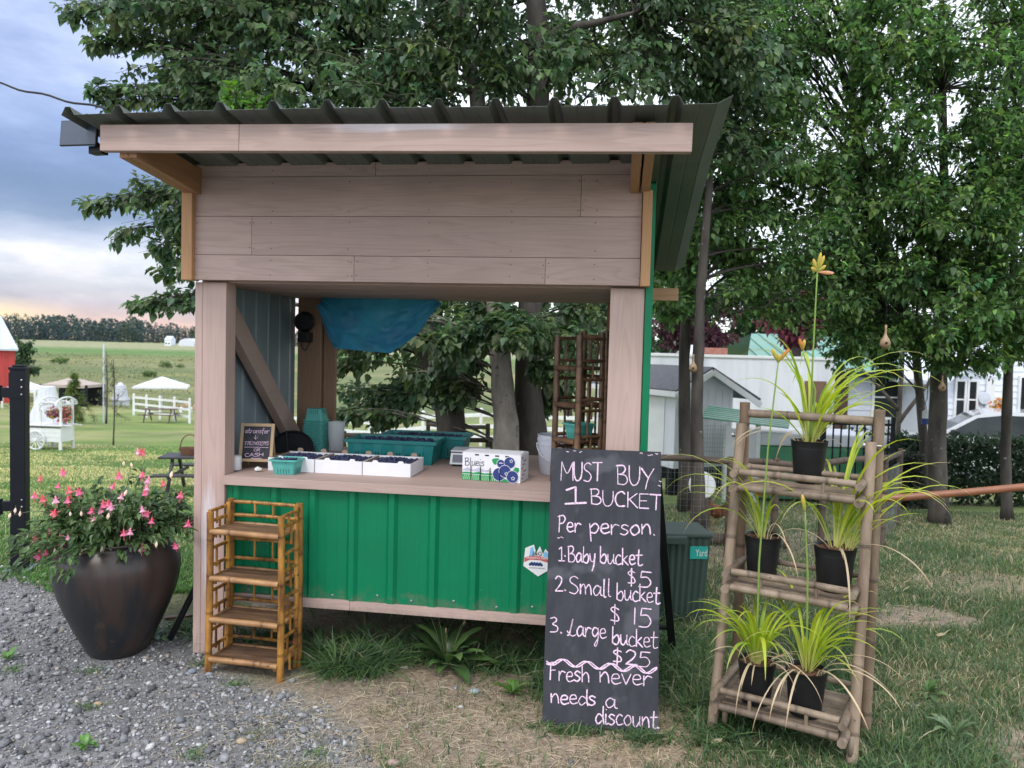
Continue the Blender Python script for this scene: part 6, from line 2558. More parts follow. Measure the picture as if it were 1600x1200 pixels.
# basket of flowers on the house front
t = thing('flower_basket', 'hanging basket of yellow and orange flowers beside the white door', 'flowers', at(1561, 640, 17.6))
b = MB()
b.lathe([(0, -.14), (.10, -.12), (.16, 0)], 16)
b.build('basket', M['bark_chip'], t)
n = 240
P = rand_unit(n) * .2 * RNG.random((n, 1)) ** .5 + np.array([0, 0, .06])
L = np.full(n, .07)
V, F, per = leaf_arrays(P, rand_unit(n), rand_unit(n), L, L * .8)
bulk('blooms', V, F, M['petal'], t, pal_cols(n, [(.75, .45, .08), (.7, .3, .12), (.7, .25, .3), (.15, .3, .06)], per))
b = MB()
b.tube([(0, 0, -.12), (0, 0, ground_z(0, 17.6) - t.location.z)], .02, 6)
b.build('stake', M['blackmetal'], t)

# ------------------------------------------------------------------ pen fence, iron fence, tank
M['rail'] = mat('weathered brown pole', (.12, .085, .065), (.06, .045, .036), scale=6, stretch=(.4, 2, 2), rough=.8, bump=.4, attr=True)


def pole_fence(name, label, pts, heights, posts, r=.028, wire=None):
    """pts: world ground points; rails between neighbours"""
    o = Vector(pts[0])
    t = thing(name, label, 'fence', o)
    for h in heights:
        for a, c in zip(pts, pts[1:]):
            b = MB()
            b.cane(a - o + Vector((0, 0, h)), c - o + Vector((0, 0, h + random.uniform(-.02, .02))), r, 9, .4, jit=.02)
            b.build('rail', M['rail'], t, smooth=True, angle=40)
    for p in posts:
        b = MB()
        b.cane(p - o - Vector((0, 0, .02)), p - o + Vector((0, 0, max(heights) + .04)), r * 1.05, 9, .3)
        b.build('post', M['rail'], t, smooth=True, angle=40)
    if wire:
        b = MB()
        for a, c in zip(pts, pts[1:]):
            L = (c - a).length
            d = (c - a) / L
            k = 0
            while k < L:
                p = a + d * k - o
                b.box(p.x - .0009, p.x + .0009, p.y - .0009, p.y + .0009, p.z + .02, p.z + wire)
                k += .055
            z = .03
            while z < wire:
                b.tube([a - o + Vector((0, .004, z)), c - o + Vector((0, .004, z))], .0009, 3, False)
                z += .055
        b.build('wire_mesh', M['screw'], t)
    return t


pole_fence('pen_fence', 'brown pole fence with wire mesh behind the bin and rack', [G(.95, 6.45), G(1.83, 6.31), G(2.35, 6.25), G(2.62, 6.35)], (.80,), [G(1.83, 6.31), G(2.62, 6.35), G(2.2, 6.28)], wire=.78)
pole_fence('pen_fence', 'brown pole fence running back beyond the plant rack to the hedge', [G(2.62, 6.36), G(3.4, 6.9), G(4.2, 8.2)], (.80,), [G(3.4, 6.9), G(4.2, 8.2)], wire=.7)
pole_fence('rail_fence', 'low double railed pole fence seen through the stall behind the poplars', [G(-1.75, 8.0), G(-.45, 7.6), G(.5, 7.35), G(1.2, 7.2)], (.84, .62), [G(-1.75, 8.0), G(-1.1, 7.8), G(-.45, 7.6), G(-.2, 7.52), G(.5, 7.35), G(1.2, 7.2)], r=.024)
pole_fence('rail_fence', 'pole fence angling away at the left behind the teal crates', [G(-1.0, 9.2), G(-.25, 8.3)], (.95,), [G(-1.0, 9.2), G(-.25, 8.3)], r=.024)
b = MB()
b.cane(G(1.0, 6.9) + Vector((0, 0, .05)), G(2.5, 6.75) + Vector((0, 0, .05)), .05, 10, .5)
tag(b.build('fallen_log', M['rail'], smooth=True, angle=40), 'thin log lying on the grass in front of the two hens', 'log')
t = thing('iron_fence', 'black iron picket fence panel framed by the top of the plant rack', 'fence', (*at(1288, 700, 9.5)[:2], ground_z(0, 9.5)))
b = MB()
wI = at(1392, 700, 9.5).x - t.location.x
x = 0
while x < wI:
    b.box(x, x + .016, 0, .016, .25, 1.16)
    x += .098
b.build('pickets', M['blackmetal'], t)
b = MB()
b.box(-.02, wI + .02, -.006, .022, 1.08, 1.11)
b.build('rail', M['blackmetal'], t)
b = MB()
b.box(-.02, wI + .02, -.006, .022, .36, .39)
b.build('rail', M['blackmetal'], t)
for x in (-.05, wI):
    b = MB()
    b.box(x, x + .04, -.012, .03, 0, 1.2)
    b.build('post', M['blackmetal'], t)
t = thing('stock_tank', 'long green tank with pale rim behind the iron picket fence', 'tank', (*at(1190, 700, 10.9)[:2], ground_z(0, 10.9)))
wT = at(1392, 700, 10.9).x - t.location.x
b = MB()
b.cbox(0, wT, 0, .9, .02, .80, .06)
b.build('body', mat('green tank paint', (.08, .30, .16), (.06, .24, .13), scale=3), t)
b = MB()
b.cbox(-.03, wT + .03, -.03, .93, .801, .98, .03)
b.build('rim', M['whitewall'], t)
c = at(1097, 758, 7.75)
t = thing('round_tub', 'round white tub standing on edge against the pen fence behind a trunk', 'tub', c, 0)
b = MB()
Mt = Matrix.Rotation(R(78), 4, 'X') @ Matrix.Rotation(R(10), 4, 'Y')
b.lathe([(0, .03), (.115, .03), (.135, .0), (.142, .0), (.142, -.01), (.125, .05), (0, .05)], 30, M=Mt)
b.build('dish', M['white'], t, smooth=True, angle=40)
b = MB()
b.box(-.09, .09, -.02, .08, -(c.z - ground_z(0, c.y)), -.125)
b.build('foot', M['rail'], t)

# hens


def build_hen(px, py, Y, rz, label):
    g0 = gnd(px, py)
    t = thing('hen', label, 'hen', g0, rz, 'brown hens')
    brown = mat('brown hen feathers', (.30, .105, .045), (.17, .055, .025), scale=26, rough=.8, bump=.4)
    # body as one skinned surface: x = forward
    prof = [(-.15, .215, .012), (-.125, .19, .035), (-.08, .16, .058), (-.02, .14, .072), (.04, .145, .066), (.085, .175, .042), (.10, .21, .028), (.105, .24, .022), (.125, .252, .021), (.145, .247, .010)]
    b = MB()
    b.tube([(x, 0, z) for x, z, r in prof], [r for x, z, r in prof], 14, True)
    body = b.build('body', brown, t, smooth=True)
    b = MB()
    for k in range(7):
        a = (k - 3) * .16
        b.add([(-.11, a * .05, .19), (-.12, a * .08 + .012, .20), (-.215 + .01 * abs(k - 3), a * .22 + .012, .27 - .012 * abs(k - 3)), (-.205, a * .22 - .012, .285 - .012 * abs(k - 3))], [(0, 1, 2, 3)])
    for s in (-1, 1):
        b.add([(.05, s * .066, .175), (-.02, s * .076, .18), (-.11, s * .05, .175), (-.06, s * .07, .12), (.02, s * .074, .115)], [(0, 1, 2, 3, 4)])
    b.build('feathers', brown, t)
    b = MB()
    red = plain('comb red', (.45, .03, .02))
    b.plate([(-.02, 0), (.02, 0), (.022, .012), (.012, .008), (.008, .02), (0, .01), (-.008, .02), (-.014, .008), (-.022, .012)], (.125, -.002, .268), (1, 0, 0), (0, 0, 1), (0, .004, 0))
    b.build('comb', red, t)
    b = MB()
    b.tube([(.14, 0, .248), (.165, 0, .243)], [.007, .001], 6)
    yel = plain('hen leg yellow', (.45, .30, .08))
    b.build('beak', yel, t)
    for s in (-1, 1):
        b = MB()
        b.tube([(.0, s * .032, .09), (.012, s * .032, .05), (.0, s * .032, .004)], [.01, .006, .005], 6)
        for a in (-.5, 0, .5):
            b.tube([(0, s * .032, .004), (.045 * math.cos(a), s * .032 + .045 * math.sin(a), .004)], .003, 4)
        b.build('leg', yel, t)


build_hen(1097, 822, 7.2, R(72), 'brown hen on the left of the two pecking behind the pen fence')
build_hen(1118, 820, 7.3, R(115), 'brown hen on the right of the two behind the pen fence')

# gourds and feeder
M['gourd'] = mat('dried gourd', (.40, .27, .16), (.28, .18, .10), scale=9, rough=.5)


def gourd(px, py, Y, s, label, hang):
    p = at(px, py, Y)
    t = thing('gourd_birdhouse', label, 'birdhouse', p, 0, 'hanging gourd birdhouses')
    b = MB()
    b.lathe([(0, -.055 * s), (.03 * s, -.048 * s), (.05 * s, -.02 * s), (.055 * s, .005 * s), (.045 * s, .04 * s), (.025 * s, .07 * s), (.013 * s, .10 * s), (.010 * s, .15 * s), (.012 * s, .19 * s), (0, .20 * s)], 22)
    b.build('shell', M['gourd'], t, smooth=True)
    b = MB()
    b.lathe([(0, .002), (.014 * s, .001), (.015 * s, 0)], 14, (-.012 * s, -.0535 * s, .006 * s), M=Matrix.Rotation(R(90), 4, 'X'))
    b.build('entrance', M['black'], t)
    b = MB()
    b.tube([(0, 0, .19 * s), (0, .01, hang)], .0016, 4)
    b.build('cord', M['black'], t)


gourd(1383, 537, 6.6, .82, 'pale gourd birdhouse hanging alone above the rack, biggest of the three', 1.1)
gourd(1083, 576, 7.1, .68, 'gourd birdhouse hanging against the twin slim trunks near the stall', .9)
gourd(1472, 606, 7.85, .66, 'gourd birdhouse hanging against the thickest trunk of the grove', .9)
t = thing('bird_feeder', 'blue and white hanging bird feeder left of the thick trunk', 'bird feeder', at(1447, 655, 9.0))
b = MB()
b.lathe([(0, -.06), (.05, -.06), (.05, .0), (.045, .005), (0, .01)], 16)
b.build('tank', plain('feeder blue', (.03, .07, .28)), t)
b = MB()
b.lathe([(0, .0105), (.044, .0105), (.044, .08), (.05, .082), (.0, .13)], 16)
b.build('tube', M['white'], t)
b = MB()
b.tube([(0, 0, .12), (-.02, 0, .2), (0, 0, .24), (0, 0, 1.5)], .004, 5)
b.build('hook', M['blackmetal'], t)
# copper coloured pole barrier
p0, p1 = at(1372, 780, 4.6), at(1640, 757, 4.35)
t = thing('barrier_pole', 'copper brown round pole running level from the plant rack to the right edge', 'pole', p0)
b = MB()
b.tube([Vector((0, 0, 0)), (p1 - p0) * .5 - Vector((0, 0, .004)), p1 - p0], .022, 14)
b.build('pole', mat('copper brown paint', (.33, .13, .065), (.24, .095, .05), scale=6, rough=.4), t, smooth=True, angle=40)
for u in (.02, 1.0):
    q = (p1 - p0) * u
    b = MB()
    b.tube([q + Vector((0, .035, .03)), q + Vector((0, .035, -(p0.z + q.z)))], .016, 8)
    b.build('support', M['rail'], t)
# ------------------------------------------------------------------ left background


def build_cart():
    o = gnd(58, 703)
    K = o.y / FPX
    t = thing('flower_cart', 'white wooden flower cart with spoked wheels and arched canopy on the lawn', 'cart', o, R(-4))
    wm = M['white']
    X = lambda px: (px - 58) * K
    Z = lambda py: (703 - py) * K
    b = MB()
    for k in range(3):
        z0, z1 = Z(690) + k * .155, Z(690) + k * .155 + .15
        b.cbox(X(41), X(97), 0, .03, z0, z1, .006)
        b.cbox(X(41), X(97), .67, .70, z0, z1, .006)
    b.cbox(X(41), X(41) + .03, .031, .669, Z(690), Z(666), .005)
    b.cbox(X(97) - .03, X(97), .031, .669, Z(690), Z(666), .005)
    b.cbox(X(41) - .05, X(100), -.06, .76, Z(665), Z(665) + .035, .006)
    b.build('body', wm, t)
    for y in (-.07, .77):
        wh = MB()
        r = 15.5 * K
        n = 28
        ring = lambda rr_: [Vector((rr_ * math.cos(2 * math.pi * k / n), 0, r + rr_ * math.sin(2 * math.pi * k / n))) for k in range(n + 1)]
        wh.tube([p + Vector((0, y, 0)) for p in ring(r - .025)], .026, 7, False)
        wh.tube([(0, y - .05, r), (0, y + .05, r)], .045, 10)
        for k in range(12):
            a = 2 * math.pi * k / 12
            wh.tube([(0, y, r), ((r - .03) * math.cos(a), y, r + (r - .03) * math.sin(a))], .014, 5)
        wh.build('wheel', wm, t)
    for px in (62, 95.5):
        for y in (.0, .64):
            b = MB()
            b.cbox(X(px) - .045, X(px) + .045, y, y + .06, 0, Z(690) - .001, .004)
            b.build('leg', wm, t)
    for px, top in ((62, 640), (95.5, 624)):
        for y in (.02, .64):
            b = MB()
            b.cbox(X(px) - .035, X(px) + .035, y, y + .045, Z(665) + .036, Z(top), .004)
            b.build('post', wm, t)
    # fan-shaped canopy ends and awning
    for y in (.0, .7):
        b = MB()
        cx, cz, r = X(95.5) + y * .0, Z(632), 16 * K
        dx = -.0 if y == 0 else -.6
        pts = [Vector((cx + dx, .34 + r * 1.6 * math.cos(a), cz + r * .75 * math.sin(a))) for a in np.linspace(0, math.pi, 15)]
        b.tube(pts, .03, 6)
        for a in np.linspace(.35, math.pi - .35, 5):
            b.tube([(cx + dx, .34, cz), (cx + dx, .34 + r * 1.5 * math.cos(a), cz + r * .72 * math.sin(a))], .016, 5)
        b.tube([pts[0], pts[-1]], .022, 5)
        b.build('canopy_arch', wm, t)
        b = MB()
        cx = X(78)
        pts = [Vector((cx + r * 1.05 * math.cos(a), y + .01, Z(640) + r * .8 * math.sin(a))) for a in np.linspace(0, math.pi, 15)]
        b.tube(pts, .025, 6)
        for a in np.linspace(.5, math.pi - .5, 3):
            b.tube([(cx, y + .01, Z(640)), (cx + r * math.cos(a), y + .01, Z(640) + r * .76 * math.sin(a))], .014, 5)
        b.build('canopy_arch', wm, t)
    b = MB()
    b.beam((X(97), .1, Z(664)), (X(113), .1, Z(664) + .0), .03, .03)
    b.beam((X(97), .6, Z(664)), (X(113), .6, Z(664) + .0), .03, .03)
    b.build('handle', wm, t)
    for nm, px, py, cols, lab in (('flower_basket', 74, 645, [(.32, .10, .30), (.40, .16, .38), (.70, .50, .12), (.10, .18, .05)], 'hanging basket of purple and yellow flowers under the cart canopy'),
                                  ('flower_basket', 92, 643, [(.55, .05, .07), (.60, .10, .12), (.07, .13, .05), (.09, .16, .06), (.6, .55, .55)], 'hanging basket of red flowers and greenery at the cart right end')):
        f = thing(nm, lab, 'flowers', o + Vector((X(px), .32, Z(py + 6))))
        n = 260
        P = rand_unit(n) * np.array([.23, .23, .2]) * RNG.random((n, 1)) ** .4 + np.array([0, 0, .14])
        if px > 80:
            P[: n // 2, 2] -= .25
        L = np.full(n, .085)
        V, F, per = leaf_arrays(P, rand_unit(n), rand_unit(n), L, L * .8)
        bulk('blooms', V, F, M['petal'], f, pal_cols(n, cols, per))
        b = MB()
        b.lathe([(0, -.08), (.10, -.06), (.17, .08)], 14)
        b.tube([(0, 0, 0), (0, .01, .55)], .006, 4)
        b.build('basket', M['bark_chip'], f)


build_cart()


def drape(name, label, cat, px, pyb, pyt, wb, wt, wtop_c, m):
    """white cloth draped over a tapered frame"""
    o = gnd(px, pyb)
    K = o.y / FPX
    t = thing(name, label, cat, o)
    V, F = [], []
    nu, nv = 64, 10
    H = (pyb - pyt) * K
    for j in range(nv + 1):
        v = j / nv
        w = (wb * (1 - v) ** 1.3 + wt * (1 - (1 - v) ** 1.3)) * K / 2
        cx = wtop_c * K * v
        for i in range(nu):
            a = 2 * math.pi * i / nu
            fold = 1 + .05 * math.sin(a * 11) * (1 - v) + .03 * math.sin(a * 17 + 1)
            V.append((cx + w * math.cos(a) * fold, w * .7 * math.sin(a) * fold, .02 + H * v))
    F = [(j * nu + i, j * nu + (i + 1) % nu, (j + 1) * nu + (i + 1) % nu, (j + 1) * nu + i) for j in range(nv) for i in range(nu)]
    bulk('cloth', np.array(V), np.array(F), m, t, smooth=True)
    b = MB()
    b.lathe([(wt * K / 2 * .98, H + .02), (wt * K / 2 * .9, H + .06), (0, H + .08)], 20, (wtop_c * K, 0, 0), M=Matrix.Diagonal((1, .7, 1, 1)))
    b.build('top', m, t, smooth=True)
    return t


M['cloth'] = mat('white draped cloth', (.76, .78, .84), (.66, .68, .76), scale=4, rough=.8, trans=.15)
drape('draped_frame', 'white cloth draped over a tall tapered frame behind the flower cart', 'draped frame', 74, 668, 605, 66, 24, 0, M['cloth'])


def canopy(label, px, pyb, py_e, py_t, w_px, col, dark, name='canopy_tent', closed=False):
    o = gnd(px, pyb)
    K = o.y / FPX
    t = thing(name, label, 'canopy', o, 0)
    w = w_px * K / 2
    ze, zt = (pyb - py_e) * K, (pyb - py_t) * K
    b = MB()
    sg = 6
    vs = [(0, 0, zt)]
    corners = [(-w, -w * .8), (w, -w * .8), (w, w * .8), (-w, w * .8)]
    for j in range(1, sg + 1):
        u = j / sg
        zz_ = zt - (zt - ze) * u ** .82
        for k in range(4):
            p, q = corners[k], corners[(k + 1) % 4]
            for i in range(6):
                s = i / 6
                vs.append(((p[0] + (q[0] - p[0]) * s) * u, (p[1] + (q[1] - p[1]) * s) * u, zz_))
    fs = [(0, 1 + k, 1 + (k + 1) % 24) for k in range(24)]
    for j in range(sg - 1):
        for k in range(24):
            a, c = 1 + j * 24 + k, 1 + j * 24 + (k + 1) % 24
            fs.append((a, a + 24, c + 24, c))
    n0 = len(vs)
    last = list(range(1 + (sg - 1) * 24, 1 + sg * 24))
    vs += [(vs[i][0], vs[i][1], vs[i][2] - .22) for i in last]
    fs += [(last[k], n0 + k, n0 + (k + 1) % 24, last[(k + 1) % 24]) for k in range(24)]
    b.add(vs, fs)
    b.build('top', mat('canopy fabric', col, tuple(c * .9 for c in col), rough=.8, trans=.12), t)
    for cx, cy_ in corners:
        b = MB()
        b.box(cx * .96 - (.25 if closed else .05), cx * .96 + (.25 if closed else .05), cy_ * .96 - .05, cy_ * .96 + .05, 0, ze - .0)
        b.build('post', M['blackmetal'] if dark else M['white'], t)
    if closed:
        b = MB()
        b.box(-w * .9, w * .9, w * .74, w * .75, .0, ze)
        b.build('back_curtain', M['blackmetal'], t)
    return t


canopy('beige hip roofed pavilion with dark curtains beyond the lawn', 114, 637, 600, 588, 66, (.50, .42, .38), True, 'pavilion', True)
canopy('white peaked canopy half hidden behind the gate post', 42, 640, 607, 594, 52, (.76, .77, .82), False)
# big market umbrella
o = gnd(253, 640)
K = o.y / FPX
t = thing('market_umbrella', 'wide white square parasol beside the white ranch fence', 'parasol', o, R(20))
b = MB()
w, ze, zt = 48 * K / 1.25, (640 - 603) * K, (640 - 588) * K
vs = [(0, 0, zt)] + [(w * a, w * c, ze) for a, c in ((-1, -1), (1, -1), (1, 1), (-1, 1))] + [(w * a, w * c, ze - .12) for a, c in ((-1, -1), (1, -1), (1, 1), (-1, 1))]
b.add(vs, [(0, 1, 2), (0, 2, 3), (0, 3, 4), (0, 4, 1), (1, 5, 6, 2), (2, 6, 7, 3), (3, 7, 8, 4), (4, 8, 5, 1)])
b.build('canopy', M['cloth'], t)
b = MB()
b.tube([(0, 0, 0), (0, 0, zt - .05)], .05, 8)
b.build('pole', M['white'], t)
b = MB()
for a, c in ((-1, -1), (1, -1), (1, 1), (-1, 1)):
    b.tube([(0, 0, ze + .2), (w * a * .96, w * c * .96, ze + .0)], .02, 5)
b.build('rib', M['white'], t)


def ranch_fence(name, label, pts, h, rails=3, pw=.11):
    o = Vector(pts[0])
    t = thing(name, label, 'fence', o)
    for p in pts:
        b = MB()
        q = p - o
        b.cbox(q.x - pw / 2, q.x + pw / 2, q.y - pw / 2, q.y + pw / 2, q.z - .05, q.z + h, .008)
        b.lathe([(pw * .75, h), (pw * .75, h + .03), (0, h + .09)], 4, (q.x, q.y, q.z))
        b.build('post', M['white'], t)
    for a, c in zip(pts, pts[1:]):
        b = MB()
        for k in range(rails):
            z = h * (.25 + .62 * k / (rails - 1))
            b.beam(a - o + Vector((0, 0, z)), c - o + Vector((0, 0, z)), .04, .13)
        b.build('rails', M['white'], t)


def line(a, c, n):
    return [a.lerp(c, k / n) for k in range(n + 1)]


def ranch_pts(x0, x1, Y0, Y1, n):
    P = []
    for k in range(n + 1):
        u = k / n
        x, y = x0 + (x1 - x0) * u, Y0 + (Y1 - Y0) * u
        P.append(G(x, y))
    return P


xa = at(209, 632, 50).x
ranch_fence('ranch_fence', 'white ranch fence by the wide white parasol left of the stall post', ranch_pts(xa, xa + 6.2, 50, 44, 4), 1.35)
xa = at(545, 650, 30).x
ranch_fence('ranch_fence', 'white ranch fence seen through the stall opening beyond the poplars', ranch_pts(at(430, 650, 31).x, at(960, 650, 24).x, 31, 24, 6), 1.25)
# tiered white stand
o = gnd(188, 637)
K = o.y / FPX
t = thing('tiered_stand', 'white round tiered stand like a stacked cake before the ranch fence', 'stand', o)
b = MB()
for r, z0, z1 in ((13, 0, 12), (14, 12.2, 16), (10.5, 16.2, 27), (8.5, 27.2, 35)):
    b.lathe([(0, z0 * K), (r * K, z0 * K), (r * K * .93, z1 * K), (0, z1 * K)], 26)
b.build('tiers', M['cloth'], t)
b = MB()
b.lathe([(0, 35.2 * K), (5 * K, 35.2 * K), (3 * K, 39 * K), (0, 40 * K)], 16)
b.build('crest', M['cloth'], t)


def picnic(px, pyb, L, rz, label, m, K=None, scale=1.0):
    o = gnd(px, pyb)
    t = thing('picnic_table', label, 'picnic table', o, rz, 'picnic tables on the lawn')
    b = MB()
    for k in range(5):
        b.cbox(-L / 2, L / 2, -.36 + k * .145, -.36 + k * .145 + .135, .72, .76, .004)
    b.build('table_top', m, t)
    for s in (-1, 1):
        b = MB()
        for k in range(2):
            y = s * .72 + (k - 1) * .13
            b.cbox(-L / 2, L / 2, y, y + .12, .43, .465, .004)
        b.build('bench', m, t)
    for x in (-L / 2 + .25, L / 2 - .25):
        b = MB()
        for s in (-1, 1):
            b.beam((x, s * .22, .718), (x, s * .62, .0), .05, .08, up=(0, 1, 0))
        b.beam((x + .05, -.72, .40), (x + .05, .72, .40), .04, .06)
        b.build('leg_frame', m, t)
    return t


M['table_brown'] = mat('weathered table wood', (.16, .12, .10), (.10, .075, .062), rough=.8, stretch=(.4, 3, 3))
M['table_dark'] = mat('dark grey table', (.045, .045, .048), (.03, .03, .033), rough=.6)
picnic(250, 659, 1.9, R(5), 'brown picnic table far across the lawn by the sand patch', M['table_brown'])
pt_ = picnic(322, 768, 1.7, R(8), 'dark picnic table half hidden behind the left stall post', M['table_dark'])
tp = Vector(pt_.location) + Vector((-.34, .0, .762))
t = thing('wicker_basket', 'brown wicker basket with tall handle on the dark picnic table', 'basket', tp)
b = MB()
b.lathe([(0, 0), (.15, 0), (.19, .14), (.185, .145), (.145, .01), (0, .01)], 20, M=Matrix.Diagonal((1.2, .8, 1, 1)))
b.build('body', M['bark_chip'], t)
b = MB()
b.tube([Vector((.2 * math.cos(a), 0, .15 + .26 * math.sin(a))) for a in np.linspace(0, math.pi, 14)], .012, 6)
b.build('handle', M['bark_chip'], t)

# staked saplings
SAP = [(.12, .14, .07), (.10, .11, .06)]
for px, pyb, pyt, lab, gr in ((177, 696, 560, 'bare thin young tree on the lawn, nearer of the two before the fields', .03), (166, 662, 548, 'bare young tree tied to a pale stake behind the nearer bare tree', .05)):
    o = gnd(px, pyb)
    K = o.y / FPX
    H = (pyb - pyt) * K
    r2 = random.Random(px)
    cl = [((o.x + r2.uniform(-.45, .45) * (1.1 - f), o.y + r2.uniform(-.4, .4), o.z + H * (.3 + .65 * f)), .26, .4) for f in np.linspace(0, 1, 13)]
    make_tree('young_tree', lab, 'tree', o, [[(*o, gr), (o.x + .05, o.y, o.z + H * .5, gr * .8), (o.x, o.y, o.z + H, .012)]], cl, .075, .5, SAP, BARK, 'bare young trees on the lawn', px, droop=.1, ntw=6, nlf=2, twr=.006, limb=.012)
o = gnd(164.5, 661)
b = MB()
b.tube([(0, 0, 0), (0, 0, (661 - 536) * o.y / FPX)], .045, 8)
tag(b.build('tree_stake', M['siding']), 'pale tall stake beside the farther bare young tree', 'stake').location = o + Vector((-.1, 0, 0))
# bushy conifer behind the cart
o = gnd(116, 662)
K = o.y / FPX
r2 = random.Random(77)
cl = []
for k in range(46):
    f = r2.random() ** 1.2
    rad = 30 * K * (1 - f) * .9 + .08
    a = r2.uniform(0, 6.28)
    q = math.sqrt(r2.random())
    cl.append((o + Vector((math.cos(a) * rad * q, math.sin(a) * rad * q, .2 + f * 72 * K)), .25 * (1.2 - f), .22))
make_tree('young_conifer', 'bushy yellow green young conifer behind the flower cart', 'tree', o, [[(*o, .06), (o.x, o.y, o.z + 74 * K, .015)]], cl, .10, .35, [(.10, .15, .04), (.16, .20, .05), (.07, .11, .035)], BARK, None, 78, droop=-.1, ntw=9, nlf=10)

# barn
Y = 62
x1 = at(23, 560, Y).x
g0 = ground_z(0, Y)
t = thing('red_barn', 'red barn with pale metal roof at the left edge of the fields', 'barn', (x1, Y, g0), R(34))
ze, zt = at(20, 544, Y).z - g0, at(5, 494, Y).z - g0
b = MB()
wall = mat('barn red boards', (.50, .06, .055), (.40, .045, .045), scale=2, stretch=(4, 4, .3), rough=.7)
b.box(-9, 0, 0, 12, 0, ze)
x = -9
while x < 0:
    b.box(x, x + .03, -.02, 0, 0, ze - .02)
    x += .6
b.build('wall', wall, t)
b = MB()
zr_ = at(6, 494, Y + 6).z - g0
b.add([(.25, -.3, ze - .05), (-9.3, -.3, ze - .05), (-8.4, 6, zr_), (-.9, 6, zr_), (.25, 12.3, ze - .05), (-9.3, 12.3, ze - .05), (.25, -.3, ze - .2), (-9.3, -.3, ze - .2), (.25, 12.3, ze - .2), (-9.3, 12.3, ze - .2)],
      [(0, 3, 2, 1), (4, 5, 2, 3), (0, 4, 3), (1, 2, 5), (0, 1, 7, 6), (4, 0, 6, 8), (6, 7, 9, 8)])
x = -9.2
while x < 0:
    f = min(1, (-x - .1) / 1.0)
    b.beam((x, -.3, ze - .03), (x, -.3 + 6.3 * f, ze - .03 + (zr_ - ze + .05) * f), .05, .05)
    x += .75
b.build('roof', mat('pale barn roof', (.55, .60, .68), (.48, .53, .60), rough=.5), t)
b = MB()
b.cbox(-3.6, -1.2, -.06, -.022, .02, 2.4, .01)
b.build('door', M['white'], t)
# tree by the barn
o = G(at(33, 530, 75).x, 75)
make_tree('barn_tree', 'small round green tree just right of the red barn', 'tree', o, [[(*o, .2), (o.x, o.y, o.z + 5.5, .05)]], [(Vector((o.x + random.uniform(-1.2, 1.2), o.y + random.uniform(-1, 1), o.z + random.uniform(2, 6.0))), .7, .6) for _ in range(16)], .3, .6, DARKG, BARK, None, 80, ntw=8, nlf=10)
# shrubs in the field
for px, py, w, lab in ((268, 575, 34, 'loose green bush in the field behind the parasol, right of the bare trees'), (235, 590, 24, 'low green bush at the field edge left of the parasol'), (95, 570, 26, 'low green bush in the field above the pavilion')):
    o = gnd(px, py)
    K = o.y / FPX
    make_tree('field_bush', lab, 'bush', o, [[(*o, .08), (o.x, o.y, o.z + .8, .03)]], [(o + Vector((random.uniform(-.5, .5) * w * K, random.uniform(-1, 1), random.uniform(.3, 1) * 10 * K)), w * K * .2, 4 * K) for _ in range(14)], .22, .6,
              [(.09, .15, .05), (.12, .18, .065)], BARK, 'bushes in the field', int(px), ntw=8, nlf=10)
# sand patch, bollards
pts = [gnd(246, 641), gnd(330, 641), gnd(330, 634.5), gnd(266, 633.5)]
b = MB()
c = sum(pts, Vector()) / 4
rim = []
for k in range(32):
    i = k // 8
    u = (k % 8) / 8
    p = pts[i].lerp(pts[(i + 1) % 4], u)
    rim.append(p + (p - c) * (.02 * math.sin(k * 2.3)) + Vector((0, 0, .02)))
b.add([c + Vector((0, 0, .35))] + rim, [(0, 1 + k, 1 + (k + 1) % 32) for k in range(32)])
tag(b.build('sand_patch', mat('tan sand', (.42, .27, .14), (.34, .21, .11), scale=2, rough=.95, bump=.3)), kind='structure')
for px, lab in ((283, 'white bollard left of the two by the sand patch'), (298, 'white bollard closest to the stall post by the sand patch')):
    o = gnd(px, 646)
    t = thing('bollard', lab, 'bollard', o, 0, 'white bollards by the sand patch')
    b = MB()
    b.lathe([(0, 0), (.11, 0), (.11, .38), (.07, .46), (0, .48)], 14)
    b.build('post', M['white'], t, smooth=True, angle=40)
    b = MB()
    b.lathe([(.112, .26), (.114, .27), (.114, .30), (.112, .31)], 14)
    b.build('band', M['screw'], t)
# far farm buildings
Y = 430
for px, py, w, h, lab, nm in ((262, 531, 10, 6, 'tiny white farmhouse before the far woods', 'farmhouse'),):
    p = at(px, py, Y)
    K = Y / FPX
    t = thing(nm, lab, 'house', (p.x, Y, ground_z(0, Y)))
    zb_ = max(1.5, p.z - ground_z(0, Y) + h * K)
    b = MB()
    b.box(-w * K / 2, w * K / 2, 0, 6, -.2, zb_ * .62)
    wl_ = b.build('wall', M['siding_w'], t)
    b = MB()
    b.add([(-w * K * .54, -.4, zb_ * .62), (w * K * .54, -.4, zb_ * .62), (w * K * .54, 6.4, zb_ * .62), (-w * K * .54, 6.4, zb_ * .62), (-w * K * .5, 3, zb_), (w * K * .5, 3, zb_)], [(0, 1, 5, 4), (2, 3, 4, 5), (0, 4, 3), (1, 2, 5), (3, 2, 1, 0)])
    b.build('roof', M['siding'], t)
    b = MB()
    for x in (-.25, .2):
        b.box(w * K * x - .4, w * K * x + .4, -.05, .01, .8, 1.7)
    b.build('windows', M['glass'], wl_)
p = at(291, 535, Y)
t = thing('greenhouse', 'far pale arched greenhouse beside the left stall post', 'greenhouse', (p.x, Y, ground_z(0, Y)))
K = Y / FPX
r = 12 * K
b = MB()
n = 16
vs = []
